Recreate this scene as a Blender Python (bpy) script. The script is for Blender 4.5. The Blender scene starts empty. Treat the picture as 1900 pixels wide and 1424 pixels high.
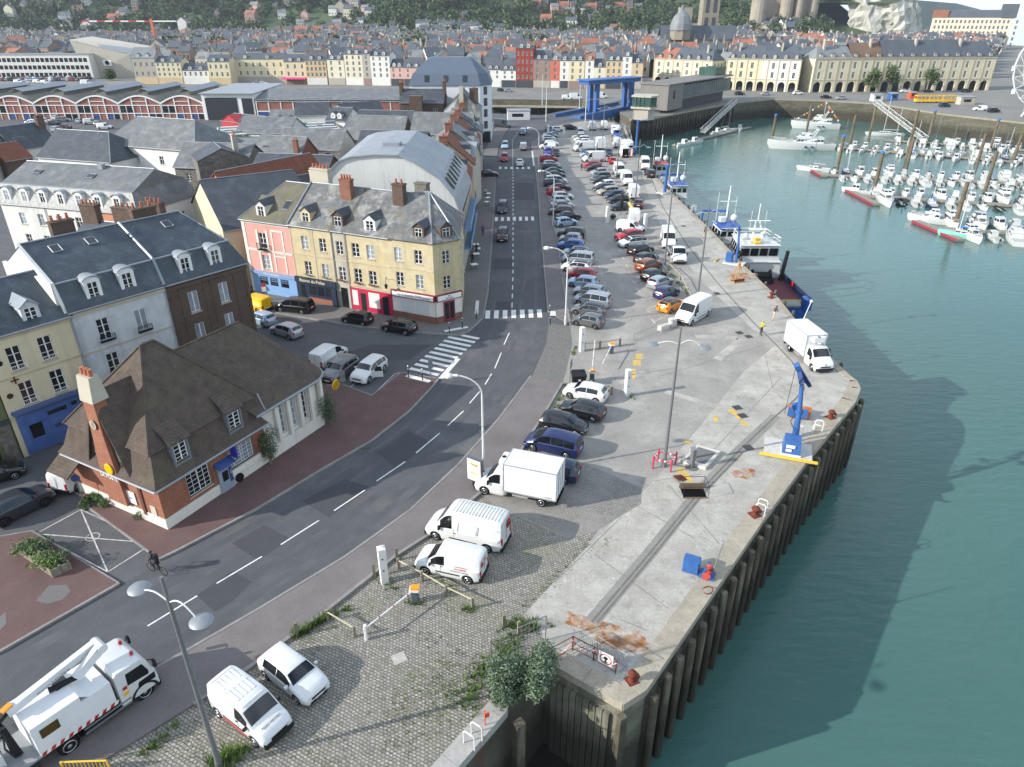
import bpy,bmesh,math,random
from mathutils import Vector,Matrix
R=math.radians
random.seed(7)
SC=bpy.context.scene
COL=SC.collection
CAM_H=31.0;FPX=1300.0;CX,CY,VH=950.0,712.0,27.0
PITCH=math.atan((CY-VH)/FPX)
cam_d=bpy.data.cameras.new('camera');cam=bpy.data.objects.new('camera',cam_d);COL.objects.link(cam)
cam.location=(0,0,CAM_H);cam.rotation_euler=(math.pi/2-PITCH,0,0)
cam_d.sensor_width=36.0;cam_d.lens=36.0*FPX/1900.0
cam_d.clip_start=0.5;cam_d.clip_end=60000
SC.camera=cam
SUN_EL=R(25);SUN_DX,SUN_DY=-0.955,-0.296
w=bpy.data.worlds.new('World');SC.world=w;w.use_nodes=True
nt=w.node_tree
sky=nt.nodes.new('ShaderNodeTexSky');sky.sky_type='NISHITA';sky.sun_disc=False
sky.sun_elevation=SUN_EL;sky.sun_rotation=math.atan2(SUN_DX,SUN_DY)%(2*math.pi)
sky.air_density=1.2;sky.dust_density=0.3;sky.ozone_density=2.0
bg=nt.nodes['Background'];bg.inputs[1].default_value=0.15
tc=nt.nodes.new('ShaderNodeTexCoord');mp_=nt.nodes.new('ShaderNodeMapping');mp_.inputs['Scale'].default_value=(1,1,3);nt.links.new(tc.outputs['Generated'],mp_.inputs[0])
cn=nt.nodes.new('ShaderNodeTexNoise');cn.inputs['Scale'].default_value=2.6;cn.inputs['Detail'].default_value=7;nt.links.new(mp_.outputs[0],cn.inputs['Vector'])
cr=nt.nodes.new('ShaderNodeMapRange');cr.inputs[1].default_value=.40;cr.inputs[2].default_value=.58;nt.links.new(cn.outputs['Fac'],cr.inputs[0])
cm=nt.nodes.new('ShaderNodeMix');cm.data_type='RGBA';cm.inputs[7].default_value=(5.4,6.1,7.0,1);nt.links.new(cr.outputs[0],cm.inputs[0]);nt.links.new(sky.outputs[0],cm.inputs[6]);nt.links.new(cm.outputs[2],bg.inputs[0])
sun_d=bpy.data.lights.new('sun','SUN');sun_d.energy=4.4;sun_d.angle=R(0.5);sun_d.color=(1.0,0.95,0.88)
sun=bpy.data.objects.new('sun',sun_d);COL.objects.link(sun)
sun.rotation_euler=Vector((SUN_DX*math.cos(SUN_EL),SUN_DY*math.cos(SUN_EL),math.sin(SUN_EL))).to_track_quat('Z','Y').to_euler()
SC.view_settings.view_transform='Standard';SC.view_settings.look='None'
SC.view_settings.exposure=0.55;SC.view_settings.gamma=1.0
try:
 SC.cycles.max_bounces=5;SC.cycles.diffuse_bounces=2;SC.cycles.glossy_bounces=2
 SC.cycles.transmission_bounces=2;SC.cycles.volume_bounces=0;SC.cycles.caustics_reflective=False
except Exception:pass
WATER_Z=-7.0
def ray(u,v):
 x=(u-CX)/FPX;y=-(v-CY)/FPX
 return Vector((x,math.cos(PITCH)+y*math.sin(PITCH),-math.sin(PITCH)+y*math.cos(PITCH)))
def G(u,v,z=0.0):
 r=ray(u,v);t=(z-CAM_H)/r.z
 return Vector((r.x*t,r.y*t,z))
def at_y(u,v,Y):
 r=ray(u,v);t=Y/r.y
 return Vector((r.x*t,Y,CAM_H+r.z*t))
def hgt(u,v,vt):
 P=G(u,v);r=ray(u,vt);return CAM_H+P.y/r.y*r.z
def GL(pts,z=0.0):return[G(a,b,z)for a,b in pts]
def tag(o,label=None,cat=None,group=None,kind=None):
 if label:o['label']=label
 if cat:o['category']=cat
 if group:o['group']=group
 if kind:o['kind']=kind
 return o
def empty(name,loc,rz=0,label=None,cat=None,group=None):
 o=bpy.data.objects.new(name,None);COL.objects.link(o);o.empty_display_size=.3
 o.location=loc;o.rotation_euler=(0,0,rz)
 return tag(o,label,cat,group)
KIDS={}
def link(name,mesh,parent=None,loc=(0,0,0),rot=(0,0,0),scale=None):
 o=bpy.data.objects.new(name,mesh);COL.objects.link(o)
 if parent is not None:
  o.parent=parent;KIDS.setdefault(parent.name,[]).append(o)
 o.location=loc;o.rotation_euler=rot
 if scale:o.scale=scale
 return o
def copy_tree(o,parent=None,mats=None):
 c=o.copy();COL.objects.link(c)
 if parent is not None:
  c.parent=parent;KIDS.setdefault(parent.name,[]).append(c)
 if mats and o.type=='MESH':
  for i,s in enumerate(c.material_slots):
   if s.material and s.material.name in mats:
    s.link='OBJECT';s.material=mats[o.material_slots[i].material.name if o.material_slots[i].material else '']
 for ch in list(KIDS.get(o.name,[])):copy_tree(ch,c,mats)
 return c
class MB:
 """collects faces and links them as one mesh object"""
 def __init__(s,M=None):
  s.v=[];s.f=[];s.m=[];s.sm=[];s.M=M;s.mi=0;s.smooth=False
 def add(s,vs,fs):
  b=len(s.v)
  if s.M is not None:vs=[s.M@Vector(p)for p in vs]
  s.v.extend([tuple(p)for p in vs])
  for f in fs:
   s.f.append([i+b for i in f]);s.m.append(s.mi);s.sm.append(s.smooth)
 def poly(s,pts):s.add(pts,[list(range(len(pts)))])
 def box(s,x0,y0,z0,x1,y1,z1):
  s.add([(x0,y0,z0),(x1,y0,z0),(x1,y1,z0),(x0,y1,z0),(x0,y0,z1),(x1,y0,z1),(x1,y1,z1),(x0,y1,z1)],[(3,2,1,0),(4,5,6,7),(0,1,5,4),(1,2,6,5),(2,3,7,6),(3,0,4,7)])
 def cbox(s,c,sx,sy,sz,rz=0.0,tilt=0.0):
  M=Matrix.Translation(Vector(c))@Matrix.Rotation(rz,4,'Z')@Matrix.Rotation(tilt,4,'Y')
  a,b,d=sx/2,sy/2,sz/2
  vs=[M@Vector(p)for p in[(-a,-b,-d),(a,-b,-d),(a,b,-d),(-a,b,-d),(-a,-b,d),(a,-b,d),(a,b,d),(-a,b,d)]]
  s.add(vs,[(3,2,1,0),(4,5,6,7),(0,1,5,4),(1,2,6,5),(2,3,7,6),(3,0,4,7)])
 def prism(s,pts,z0,z1,cap=True):
  n=len(pts)
  ar=sum(pts[i][0]*pts[(i+1)%n][1]-pts[(i+1)%n][0]*pts[i][1]for i in range(n))
  if ar<0:pts=list(pts)[::-1]
  vs=[(p[0],p[1],z0)for p in pts]+[(p[0],p[1],z1)for p in pts]
  fs=[(i,(i+1)%n,n+(i+1)%n,n+i)for i in range(n)]
  if cap:fs+=[list(range(n,2*n)),list(range(n-1,-1,-1))]
  s.add(vs,fs)
 def tube(s,p0,p1,r0,r1=None,n=8,cap=True):
  r1=r0 if r1 is None else r1
  p0,p1=Vector(p0),Vector(p1);d=p1-p0
  if d.length<1e-6:return
  q=d.to_track_quat('Z','Y');vs=[]
  for p,r in((p0,r0),(p1,r1)):
   for i in range(n):
    a=2*math.pi*i/n;vs.append(p+q@Vector((r*math.cos(a),r*math.sin(a),0)))
  fs=[(i,(i+1)%n,n+(i+1)%n,n+i)for i in range(n)]
  if cap:fs+=[list(range(n-1,-1,-1)),list(range(n,2*n))]
  s.add(vs,fs)
 def path(s,pts,r,n=6):
  for a,b in zip(pts,pts[1:]):s.tube(a,b,r,r,n)
 def lathe(s,prof,n=16,c=(0,0,0),axis='Z'):
  vs=[];k=len(prof)
  for r,h in prof:
   for i in range(n):
    a=2*math.pi*i/n;x,y=r*math.cos(a),r*math.sin(a)
    p=(x,y,h)if axis=='Z' else((x,h,y)if axis=='Y' else(h,x,y))
    vs.append((p[0]+c[0],p[1]+c[1],p[2]+c[2]))
  fs=[]
  for j in range(k-1):
   for i in range(n):
    q=(j*n+i,j*n+(i+1)%n,(j+1)*n+(i+1)%n,(j+1)*n+i)
    fs.append(q if axis!='Y' else q[::-1])
  if prof[0][0]>1e-5:fs.append(list(range(n-1,-1,-1))if axis!='Y' else list(range(n)))
  if prof[-1][0]>1e-5:fs.append(list(range((k-1)*n,k*n))if axis!='Y' else list(range(k*n-1,(k-1)*n-1,-1)))
  s.add(vs,fs)
 def blob(s,c,r,seed=0,sub=2,amp=.25,squash=(1,1,1)):
  bm=bmesh.new();bmesh.ops.create_icosphere(bm,subdivisions=sub,radius=1)
  rn=random.Random(seed);ph=[rn.uniform(0,6)for _ in range(6)]
  vs=[]
  for v in bm.verts:
   k=1+amp*(math.sin(3*v.co.x+ph[0])*math.sin(3.3*v.co.y+ph[1])+.6*math.sin(5*v.co.z+ph[2]+2*v.co.x))+rn.uniform(-amp,amp)*.4
   vs.append((c[0]+v.co.x*r*k*squash[0],c[1]+v.co.y*r*k*squash[1],c[2]+v.co.z*r*k*squash[2]))
  fs=[[q.index for q in f.verts]for f in bm.faces];bm.free();s.add(vs,fs)
 def mesh(s,name,mats,org=(0,0,0),sharp=None):
  me=bpy.data.meshes.new(name)
  ox,oy,oz=org
  me.from_pydata([(a-ox,b-oy,c-oz)for a,b,c in s.v],[],s.f)
  for m in(mats if isinstance(mats,(list,tuple))else[mats]):me.materials.append(m)
  me.polygons.foreach_set('material_index',s.m)
  if sharp is not None:
   me.polygons.foreach_set('use_smooth',[True]*len(s.f))
   me.set_sharp_from_angle(angle=R(sharp))
  else:me.polygons.foreach_set('use_smooth',s.sm)
  me.update();return me
 def build(s,name,mats,parent=None,org=(0,0,0),sharp=None,loc=(0,0,0),rot=(0,0,0)):
  return link(name,s.mesh(name,mats,org,sharp),parent,loc,rot)
 def thing(s,name,mats,label,cat,group=None,kind=None,sharp=None,org=None):
  if org is None:
   xs=[p[0]for p in s.v];ys=[p[1]for p in s.v]
   org=((min(xs)+max(xs))/2,(min(ys)+max(ys))/2,min(p[2]for p in s.v))
  o=s.build(name,mats,None,org,sharp,org);return tag(o,label,cat,group,kind)
def structure(name,mb,mats):
 return tag(mb.build(name,mats),kind='structure')
def hx(h):
 h=h.lstrip('#');f=lambda c:c/12.92 if c<=.04045 else((c+.055)/1.055)**2.4
 return tuple(f(int(h[i:i+2],16)/255)for i in(0,2,4))
MATS={}
def mat(name,col,rough=.8,var=.18,scale=1.2,stain=None,stain_scale=.12,stain_lo=.5,stain_hi=.75,metal=0.0,spec=.35,course=None,brick=None,bump=0.0,bump_scale=30,rot=0.0,fine=None,coat=0,streak=None,objrand=0.0,spots=None,tide=None):
 """col: linear rgb; fine: (scale, amount) small grain; course: (period, depth) lines at constant height;
    brick: (mode, w, h, mortar colour, mortar size) with mode 'flat' or 'wall'; stain: colour laid on in large noise patches"""
 if name in MATS:return MATS[name]
 m=bpy.data.materials.new(name);m.use_nodes=True;MATS[name]=m
 t=m.node_tree;N=t.nodes.new;L=t.links.new
 b=t.nodes['Principled BSDF'];b.inputs['Roughness'].default_value=rough;b.inputs['Metallic'].default_value=metal
 b.inputs['Specular IOR Level'].default_value=spec
 if coat:b.inputs['Coat Weight'].default_value=coat;b.inputs['Coat Roughness'].default_value=.08
 geo=N('ShaderNodeNewGeometry');pos=geo.outputs['Position']
 def noise(sc,det=4,r=.6,vec=None):
  n=N('ShaderNodeTexNoise');n.inputs['Scale'].default_value=sc;n.inputs['Detail'].default_value=det;n.inputs['Roughness'].default_value=r
  L(vec or pos,n.inputs['Vector']);return n.outputs['Fac']
 def ramp(fac,lo,hi):
  n=N('ShaderNodeMapRange');n.inputs[1].default_value=lo;n.inputs[2].default_value=hi;L(fac,n.inputs[0]);return n.outputs[0]
 def mix(fac,a,c,mode='MIX'):
  n=N('ShaderNodeMix');n.data_type='RGBA';n.blend_type=mode
  if isinstance(fac,(int,float)):n.inputs[0].default_value=fac
  else:L(fac,n.inputs[0])
  for k,x in((6,a),(7,c)):
   if isinstance(x,tuple):n.inputs[k].default_value=(*x[:3],1)
   else:L(x,n.inputs[k])
  return n.outputs[2]
 def math_(op,a,c=None):
  n=N('ShaderNodeMath');n.operation=op
  for k,x in((0,a),(1,c)):
   if x is None:continue
   if isinstance(x,(int,float)):n.inputs[k].default_value=x
   else:L(x,n.inputs[k])
  return n.outputs[0]
 lo=tuple(c*(1-var)for c in col);hi=tuple(min(1,c*(1+var))for c in col)
 height=None
 if brick:
  mode,bw,bh,mc,ms=brick
  if mode=='flat':
   mp=N('ShaderNodeMapping');mp.inputs['Rotation'].default_value=(0,0,rot);L(pos,mp.inputs[0]);vec=mp.outputs[0]
  else:
   sx=N('ShaderNodeSeparateXYZ');L(pos,sx.inputs[0]);cb=N('ShaderNodeCombineXYZ')
   L(math_('ADD',sx.outputs[0],sx.outputs[1]),cb.inputs[0]);L(sx.outputs[2],cb.inputs[1]);vec=cb.outputs[0]
  if fine and mode=='flat':
   pn=N('ShaderNodeTexNoise');pn.inputs['Scale'].default_value=1.3;L(vec,pn.inputs['Vector'])
   va=N('ShaderNodeVectorMath');va.operation='MULTIPLY_ADD';L(pn.outputs['Color'],va.inputs[0]);va.inputs[1].default_value=(.22,.22,0);L(vec,va.inputs[2]);vec=va.outputs[0]
  br=N('ShaderNodeTexBrick');br.inputs['Scale'].default_value=1;br.inputs['Brick Width'].default_value=bw;br.inputs['Row Height'].default_value=bh
  br.inputs['Mortar Size'].default_value=ms;br.inputs['Mortar Smooth'].default_value=.3;br.inputs['Bias'].default_value=0
  br.inputs['Color1'].default_value=(*lo,1);br.inputs['Color2'].default_value=(*hi,1);br.inputs['Mortar'].default_value=(*mc,1)
  L(vec,br.inputs['Vector']);c=br.outputs['Color'];height=math_('SUBTRACT',1.0,br.outputs['Fac'])
  c=mix(ramp(noise(scale),.3,.7),mix(.5,c,lo,'MIX'),c)
 else:
  c=mix(ramp(noise(scale,6),.3,.7),lo,hi)
 if fine:
  g=ramp(noise(fine[0],3,.7),.3,.7)
  c=mix(fine[1],c,mix(g,(0.25,)*3,(1.0,)*3),'MULTIPLY')
 if course:
  sz=N('ShaderNodeSeparateXYZ');L(pos,sz.inputs[0])
  fr=math_('FRACT',math_('DIVIDE',sz.outputs[2],course[0]))
  c=mix(math_('MULTIPLY',ramp(fr,.72,1.0),course[1]),c,tuple(x*.25 for x in col))
  height=fr
 if streak:
  mp=N('ShaderNodeMapping');mp.inputs['Scale'].default_value=(1,1,.08);L(pos,mp.inputs[0])
  c=mix(math_('MULTIPLY',ramp(noise(streak[1],4,.6,mp.outputs[0]),.52,.72),streak[2]if len(streak)>2 else .6),c,streak[0])
 if stain:
  sts=stain if isinstance(stain[0],tuple)else(stain,)
  for i,st in enumerate(sts):
   c=mix(math_('MULTIPLY',ramp(noise(stain_scale*(1+.7*i),7,.68),stain_lo,stain_hi),st[3]if len(st)>3 else .8),c,tuple(st[:3]))
 if spots:
  for st,sc,lo_,hi_,am in spots:c=mix(math_('MULTIPLY',ramp(noise(sc,6,.7),lo_,hi_),am),c,hx(st))
 if tide:
  sz=N('ShaderNodeSeparateXYZ');L(pos,sz.inputs[0]);zz=math_('ADD',sz.outputs[2],math_('MULTIPLY',noise(.8),2.2));c=mix(math_('MULTIPLY',ramp(zz,tide[0],tide[1]),tide[3]),c,hx(tide[2]))
 if objrand:
  oi=N('ShaderNodeObjectInfo');k=N('ShaderNodeMapRange');k.inputs[3].default_value=1-objrand;k.inputs[4].default_value=1+objrand*.5
  L(oi.outputs['Random'],k.inputs[0]);cc=N('ShaderNodeCombineColor')
  for i in range(3):L(k.outputs[0],cc.inputs[i])
  c=mix(1.0,c,cc.outputs[0],'MULTIPLY')
 L(c,b.inputs['Base Color'])
 if bump:
  bp=N('ShaderNodeBump');bp.inputs['Strength'].default_value=bump;bp.inputs['Distance'].default_value=.03
  hn=noise(bump_scale,4)
  L(math_('ADD',height,math_('MULTIPLY',hn,.5))if height else hn,bp.inputs['Height']);L(bp.outputs[0],b.inputs['Normal'])
 return m
def plain(name,col,rough=.5,metal=0.0,spec=.5,coat=0.0,var=.06):return mat(name,hx(col),rough,var,3.0,metal=metal,spec=spec,coat=coat)
M_ground=mat('asphalt_old',hx('#5d5e60'),.9,.14,.5,stain=(*hx('#454648'),.5),stain_scale=.13,fine=(9,.35),bump=.15)
M_road=mat('asphalt_road',hx('#57585b'),.85,.14,.35,stain=((*hx('#77746f'),.6),(*hx('#4a4b4e'),.5)),stain_scale=.14,fine=(10,.35),bump=.15,spots=(('#424347',.7,.58,.7,.45),('#7b7976',2.4,.62,.72,.4)))
M_patch=mat('asphalt_patch',hx('#48494c'),.85,.08,.8,fine=(12,.3))
M_red=mat('red_asphalt',hx('#6b5450'),.9,.15,.5,stain=(*hx('#5c4a48'),.7),stain_scale=.2,fine=(9,.35),bump=.12)
M_walk=mat('brown_asphalt',hx('#787270'),.9,.12,.4,stain=(*hx('#5f5657'),.6),stain_scale=.16,fine=(9,.3))
M_walk2=mat('grey_pavement',hx('#74716f'),.9,.12,.4,stain=(*hx('#5a5857'),.6),stain_scale=.2,fine=(9,.3))
M_kerb=mat('kerb_stone',hx('#8d8a86'),.85,.2,.9,fine=(6,.3))
M_park=mat('parking_asphalt',hx('#9d9992'),.9,.14,.4,stain=((*hx('#7d7973'),.75),(*hx('#bab5ac'),.6),(*hx('#6f6b66'),.45)),stain_scale=.12,fine=(7,.4),bump=.15,spots=(('#68645e',.8,.56,.7,.5),('#57534d',3.4,.62,.72,.55),('#c4c0b7',1.8,.6,.7,.35)))
M_conc=mat('quay_concrete',hx('#b0aca3'),.9,.13,.5,stain=((*hx('#8a867f'),.8),(*hx('#c9c5bb'),.55),(*hx('#85735f'),.4),(*hx('#77736b'),.5)),stain_scale=.13,fine=(6,.35),bump=.15,spots=(('#6d675e',.9,.56,.68,.5),('#5f5a52',3.2,.62,.72,.6),('#d0ccc2',2.0,.6,.7,.4)))
M_cope=mat('coping_stone',hx('#a59c8c'),.9,.15,.7,stain=(*hx('#7a6f5c'),.7),stain_scale=.3,fine=(5,.3),bump=.2)
M_cobble=mat('cobbles',hx('#a39e94'),.85,.3,2.2,brick=('flat',.22,.165,hx('#57544a'),.026),rot=R(28),stain=((*hx('#6e7350'),.6),(*hx('#7d7565'),.5)),stain_scale=.22,stain_lo=.54,stain_hi=.72,fine=(11,.4),bump=.5,bump_scale=9)
M_cobble2=mat('cobbles_worn',hx('#918d87'),.9,.2,1.6,brick=('flat',.27,.20,hx('#6a675f'),.024),rot=R(28),stain=(*hx('#8e8a83'),.85),stain_scale=.16,stain_lo=.42,stain_hi=.62,fine=(8,.4),bump=.3,bump_scale=9)
M_cobble3=mat('cobbles_drive',hx('#85827d'),.9,.22,1.6,brick=('flat',.22,.15,hx('#5a5852'),.022),rot=R(8),fine=(8,.4),bump=.3)
M_line=mat('road_paint',hx('#d8d7d2'),.7,.08,3,stain=(*hx('#8b8987'),.7),stain_scale=1.6,stain_lo=.52,stain_hi=.72)
M_lineworn=mat('worn_paint',hx('#c9c7c1'),.8,.12,3,stain=(*hx('#96928c'),.9),stain_scale=1.4,stain_lo=.42,stain_hi=.62)
M_yline=mat('yellow_paint',hx('#d2a83a'),.8,.2,3,stain=(*hx('#9d9788'),.95),stain_scale=1.1,stain_lo=.46,stain_hi=.6)
M_dark=plain('dark_iron','#3a3937',.7)
M_joint=mat('joint_dark',hx('#6b6862'),.95,.2,2)
M_rustst=mat('rust_stain',hx('#8c5629'),.9,.3,1.5,stain=((*hx('#b0aca3'),.95),(*hx('#9c8468'),.6)),stain_scale=1.1,stain_lo=.44,stain_hi=.62)
M_timber=mat('wet_timber',hx('#5d564a'),.85,.3,1.2,streak=(hx('#8b8473'),2.2,.8),stain=((*hx('#2c2a25'),.8),(*hx('#545a38'),.5)),stain_scale=.5,fine=(8,.4),bump=.3,tide=(-1.2,-3.2,'#26241e',.8))
M_qwall=mat('quay_wall',hx('#6a6557'),.9,.25,.6,brick=('wall',1.3,.55,hx('#3b382f'),.025),stain=((*hx('#3a3a2e'),.85),(*hx('#586040'),.6)),stain_scale=.22,fine=(5,.4),bump=.3,tide=(-1.5,-3.5,'#2f2e25',.75))
M_qwalld=mat('quay_wall_dark',hx('#5a564a'),.9,.3,.6,streak=(hx('#5c584b'),1.2,.6),stain=(*hx('#2a2a22'),.8),stain_scale=.3,fine=(5,.4),tide=(-1.2,-3.2,'#26241e',.8))
M_algae=mat('algae_concrete',hx('#7d7a6c'),.9,.2,.9,streak=(hx('#3d3c34'),1.6,.8),stain=((*hx('#596236'),.7),(*hx('#4a473e'),.7)),stain_scale=.35,fine=(6,.4),tide=(-1.2,-3.2,'#26241e',.8))
M_grass=mat('grass_leaf',hx('#5d7434'),.8,.35,2.0,objrand=.2)
def water_mat():
 m=bpy.data.materials.new('harbour_water');m.use_nodes=True;t=m.node_tree;N=t.nodes.new;L=t.links.new
 b=t.nodes['Principled BSDF'];b.inputs['Roughness'].default_value=.06;b.inputs['IOR'].default_value=1.33;b.inputs['Specular IOR Level'].default_value=.5
 geo=N('ShaderNodeNewGeometry');n=N('ShaderNodeTexNoise');n.inputs['Scale'].default_value=.018;n.inputs['Detail'].default_value=4;L(geo.outputs['Position'],n.inputs['Vector'])
 mr=N('ShaderNodeMapRange');mr.inputs[1].default_value=.35;mr.inputs[2].default_value=.65;L(n.outputs['Fac'],mr.inputs[0])
 mx=N('ShaderNodeMix');mx.data_type='RGBA';L(mr.outputs[0],mx.inputs[0]);mx.inputs[6].default_value=(*hx('#3e605a'),1);mx.inputs[7].default_value=(*hx('#4a6c65'),1)
 L(mx.outputs[2],b.inputs['Base Color'])
 mp=N('ShaderNodeMapping');mp.inputs['Scale'].default_value=(.55,1.5,1);mp.inputs['Rotation'].default_value=(0,0,R(12));L(geo.outputs['Position'],mp.inputs[0])
 a=N('ShaderNodeTexNoise');a.inputs['Scale'].default_value=.7;a.inputs['Detail'].default_value=5;a.inputs['Roughness'].default_value=.55;L(mp.outputs[0],a.inputs['Vector'])
 bp=N('ShaderNodeBump');bp.inputs['Strength'].default_value=.6;bp.inputs['Distance'].default_value=.14;L(a.outputs['Fac'],bp.inputs['Height']);L(bp.outputs[0],b.inputs['Normal'])
 return m
M_water=water_mat()
mb=MB();mb.poly([(-9000,-200,WATER_Z),(9000,-200,WATER_Z),(22000,45000,WATER_Z),(-22000,45000,WATER_Z)]);structure('water',mb,M_water)
EDGE_SLOT=[(700,1600),(850,1424),(941,1318),(1012,1226)]
EDGE_PIER=[(1156,1308),(1198,1281)]
EDGE_MAIN=[(1198,1281),(1417,963),(1510,838),(1587,746),(1596,722),(1590,708),(1578,699),(1556,680),(1533,652),(1477,596),(1443,553),(1384,497),(1313,422),(1251,364),(1223,336),(1199,305),(1178,282),(1160,236)]
EDGE_POOL=[(1140,225),(1080,221),(1000,214),(900,210)]
ES,EP,EM,EO=GL(EDGE_SLOT),GL(EDGE_PIER),GL(EDGE_MAIN),GL(EDGE_POOL)
far_l=[Vector((-260,300,0)),Vector((-900,330,0))]
near_poly=ES+EP+EM[1:]+EO+far_l+[Vector((-900,-60,0)),Vector((ES[0].x,-60,0))]
mb=MB();mb.poly([(p.x,p.y,0)for p in near_poly]);structure('ground',mb,M_ground)
EDGE_FAR=[(-330,150),(0,157),(300,164),(520,170),(760,178),(905,184),(1080,186),(1140,195),(1152,212),(1171,222),(1215,219),(1280,206),(1330,197),(1362,191),(1436,184),(1530,187),(1624,192),(1753,212),(1900,228),(2140,262)]
EF=GL(EDGE_FAR)
far_poly=[Vector((-900,EF[0].y+40,0))]+EF+[Vector((340,260,0)),Vector((560,330,0)),Vector((640,600,0)),Vector((590,800,0)),Vector((540,940,0)),Vector((560,1300,0)),Vector((700,2600,0)),Vector((-2500,2600,0)),Vector((-2500,420,0))]
M_farground=mat('town_ground',hx('#7a7873'),.9,.15,.05,stain=(*hx('#5c5b58'),.6),stain_scale=.02)
mb=MB();mb.poly([(p.x,p.y,0)for p in far_poly]);structure('town_ground',mb,M_farground)
def sheet(name,px,z,m,world=False):
 mb=MB();mb.poly([(p.x,p.y,z)for p in(px if world else GL(px))]);return structure(name,mb,m)
ROAD_R=[(-260,1560),(60,1385),(200,1292),(337,1216),(480,1133),(640,1036),(760,950),(850,865),(925,780),(985,700),(1010,640),(1017,580),(1010,500),(1003,420),(998,350),(992,300),(986,265),(992,240),(1018,226),(1065,214),(1120,204),(1180,190)]
ROAD_L=[(-260,1330),(0,1212),(253,1070),(333,1022),(480,945),(600,872),(690,820),(760,765),(800,722),(814,705),(868,618),(896,592),(905,545),(911,470),(916,400),(919,340),(922,300),(927,268),(937,248),(960,228),(1005,214),(1060,203),(1120,193),(1165,183)]
sheet('road',ROAD_R+ROAD_L[::-1],.004,M_road)
WALK_R=[(-80,1600),(100,1472),(360,1310),(465,1241),(544,1181),(607,1136),(737,1033),(796,995),(894,915),(967,838),(1013,765),(1043,714)]
WALK_R2=[(1058,604),(1052,570),(1045,530),(1035,450),(1022,400),(1015,340),(1005,275),(1003,252)]
PARK=[(-60,1640)]+WALK_R+WALK_R2+[(1020,236),(1080,225),(1140,228)]+EDGE_MAIN[::-1][1:]+EDGE_PIER[::-1][1:]+[(1012,1226),(941,1318),(850,1424),(700,1600)]
sheet('parking_area',PARK,.004,M_park)
sheet('cobblestones',[(-60,1640)]+WALK_R[1:9]+[(925,945),(985,968),(1052,1000),(1110,985),(1075,1030),(970,1143),(1000,1172),(1012,1222),(941,1318),(850,1424),(700,1600)],.008,M_cobble)
sheet('worn_cobblestones',[(894,917),(967,840),(1060,850),(1190,905),(1190,935),(1110,984),(1052,999),(985,967),(925,944)],.009,M_cobble2)
sheet('driveway_cobbles',[(1013,640),(1019,600),(1058,606),(1062,640),(1050,690),(1043,714),(985,704)],.010,M_cobble3)
sheet('driveway_cobbles',[(1002,470),(1004,438),(1036,440),(1040,468)],.010,M_cobble3)
sheet('quay_apron',[(970,1143),(1075,1030),(1215,890),(1300,790),(1380,690),(1440,640),(1395,610),(1300,520),(1230,430),(1205,370),(1185,300),(1178,286),(1199,305),(1223,336),(1251,364),(1313,422),(1384,497),(1443,553),(1477,596),(1533,652),(1578,699),(1594,722),(1587,746),(1510,838),(1417,963),(1198,1281),(1156,1306),(1019,1218),(1005,1172)],.008,M_conc)
def pavement(name,px,m,h=.13,kerb=None):
 mb=MB();mb.prism([(p.x,p.y)for p in GL(px)],0,h);return structure(name,mb,m)
def kerb(px,wd=.18,h=.15,name='kerb'):
 pts=GL(px);mb=MB()
 for a,b in zip(pts,pts[1:]):
  d=(b-a);d.z=0
  if d.length<.05:continue
  d.normalize();n=Vector((-d.y,d.x,0))*wd/2
  L=(b-a).length;k=max(1,int(L/1.2));
  for i in range(k):
   p=a.lerp(b,i/k);q=a.lerp(b,(i+1)/k-.012/L if i<k-1 else 1)
   mb.prism([p+n,p-n,q-n,q+n],0,h)
 return structure(name,mb,M_kerb)
seg=ROAD_R[0:10]
pavement('pavement',ROAD_R[1:10]+[(1043,714)]+WALK_R[1:-1][::-1],M_walk)
pavement('pavement',ROAD_R[11:17]+[(1003,252)]+WALK_R2[::-1][1:],M_walk)
kerb(ROAD_R[1:10]);kerb(ROAD_R[11:17]);kerb(WALK_R[2:],.22,.2);kerb(WALK_R2,.22,.2)
RED=[(-200,1150),(0,1212),(196,1103)]
pavement('pavement',[(-260,1330),(0,1212),(222,1085),(60,988),(-40,1005),(-260,1090)],M_red)
pavement('pavement',[(296,1040),(333,1022),(480,945),(600,872),(690,820),(760,765),(800,722),(814,705),(745,693),(690,736),(600,702),(560,690),(300,770),(140,870),(157,938)],M_red)
kerb([(-260,1330),(0,1212),(222,1085)]);kerb([(296,1040),(333,1022),(480,945),(600,872),(690,820),(760,765),(800,722),(814,705)])
kerb([(222,1085),(60,988),(-40,1005)],.1,.14);kerb([(296,1040),(157,938)],.1,.14);kerb([(814,705),(745,693),(690,736),(600,702)],.12,.14)
CAFEWALK=[(868,618),(880,608),(896,592),(905,545),(911,470),(916,400),(919,340),(921,322),(890,322),(890,330),(860,330),(500,480),(380,560),(470,575),(560,590),(640,604),(700,611),(790,620),(850,624)]
pavement('pavement',CAFEWALK,M_walk2)
kerb([(470,575),(560,590),(640,604),(700,611),(790,620),(850,624),(868,618),(880,608),(896,592),(905,545),(911,470),(916,400),(919,340)])
pavement('pavement',[(896,290),(922,292),(927,268),(937,248),(945,238),(925,232),(912,246),(905,268)],M_walk2)
def strip(mb,p,q,wd,z):
 d=q-p;d.z=0;L=d.length
 if L<.01:return
 n=Vector((-d.y,d.x,0)).normalized()*wd/2;mb.poly([p-n+Vector((0,0,z)),q-n+Vector((0,0,z)),q+n+Vector((0,0,z)),p+n+Vector((0,0,z))])
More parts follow.
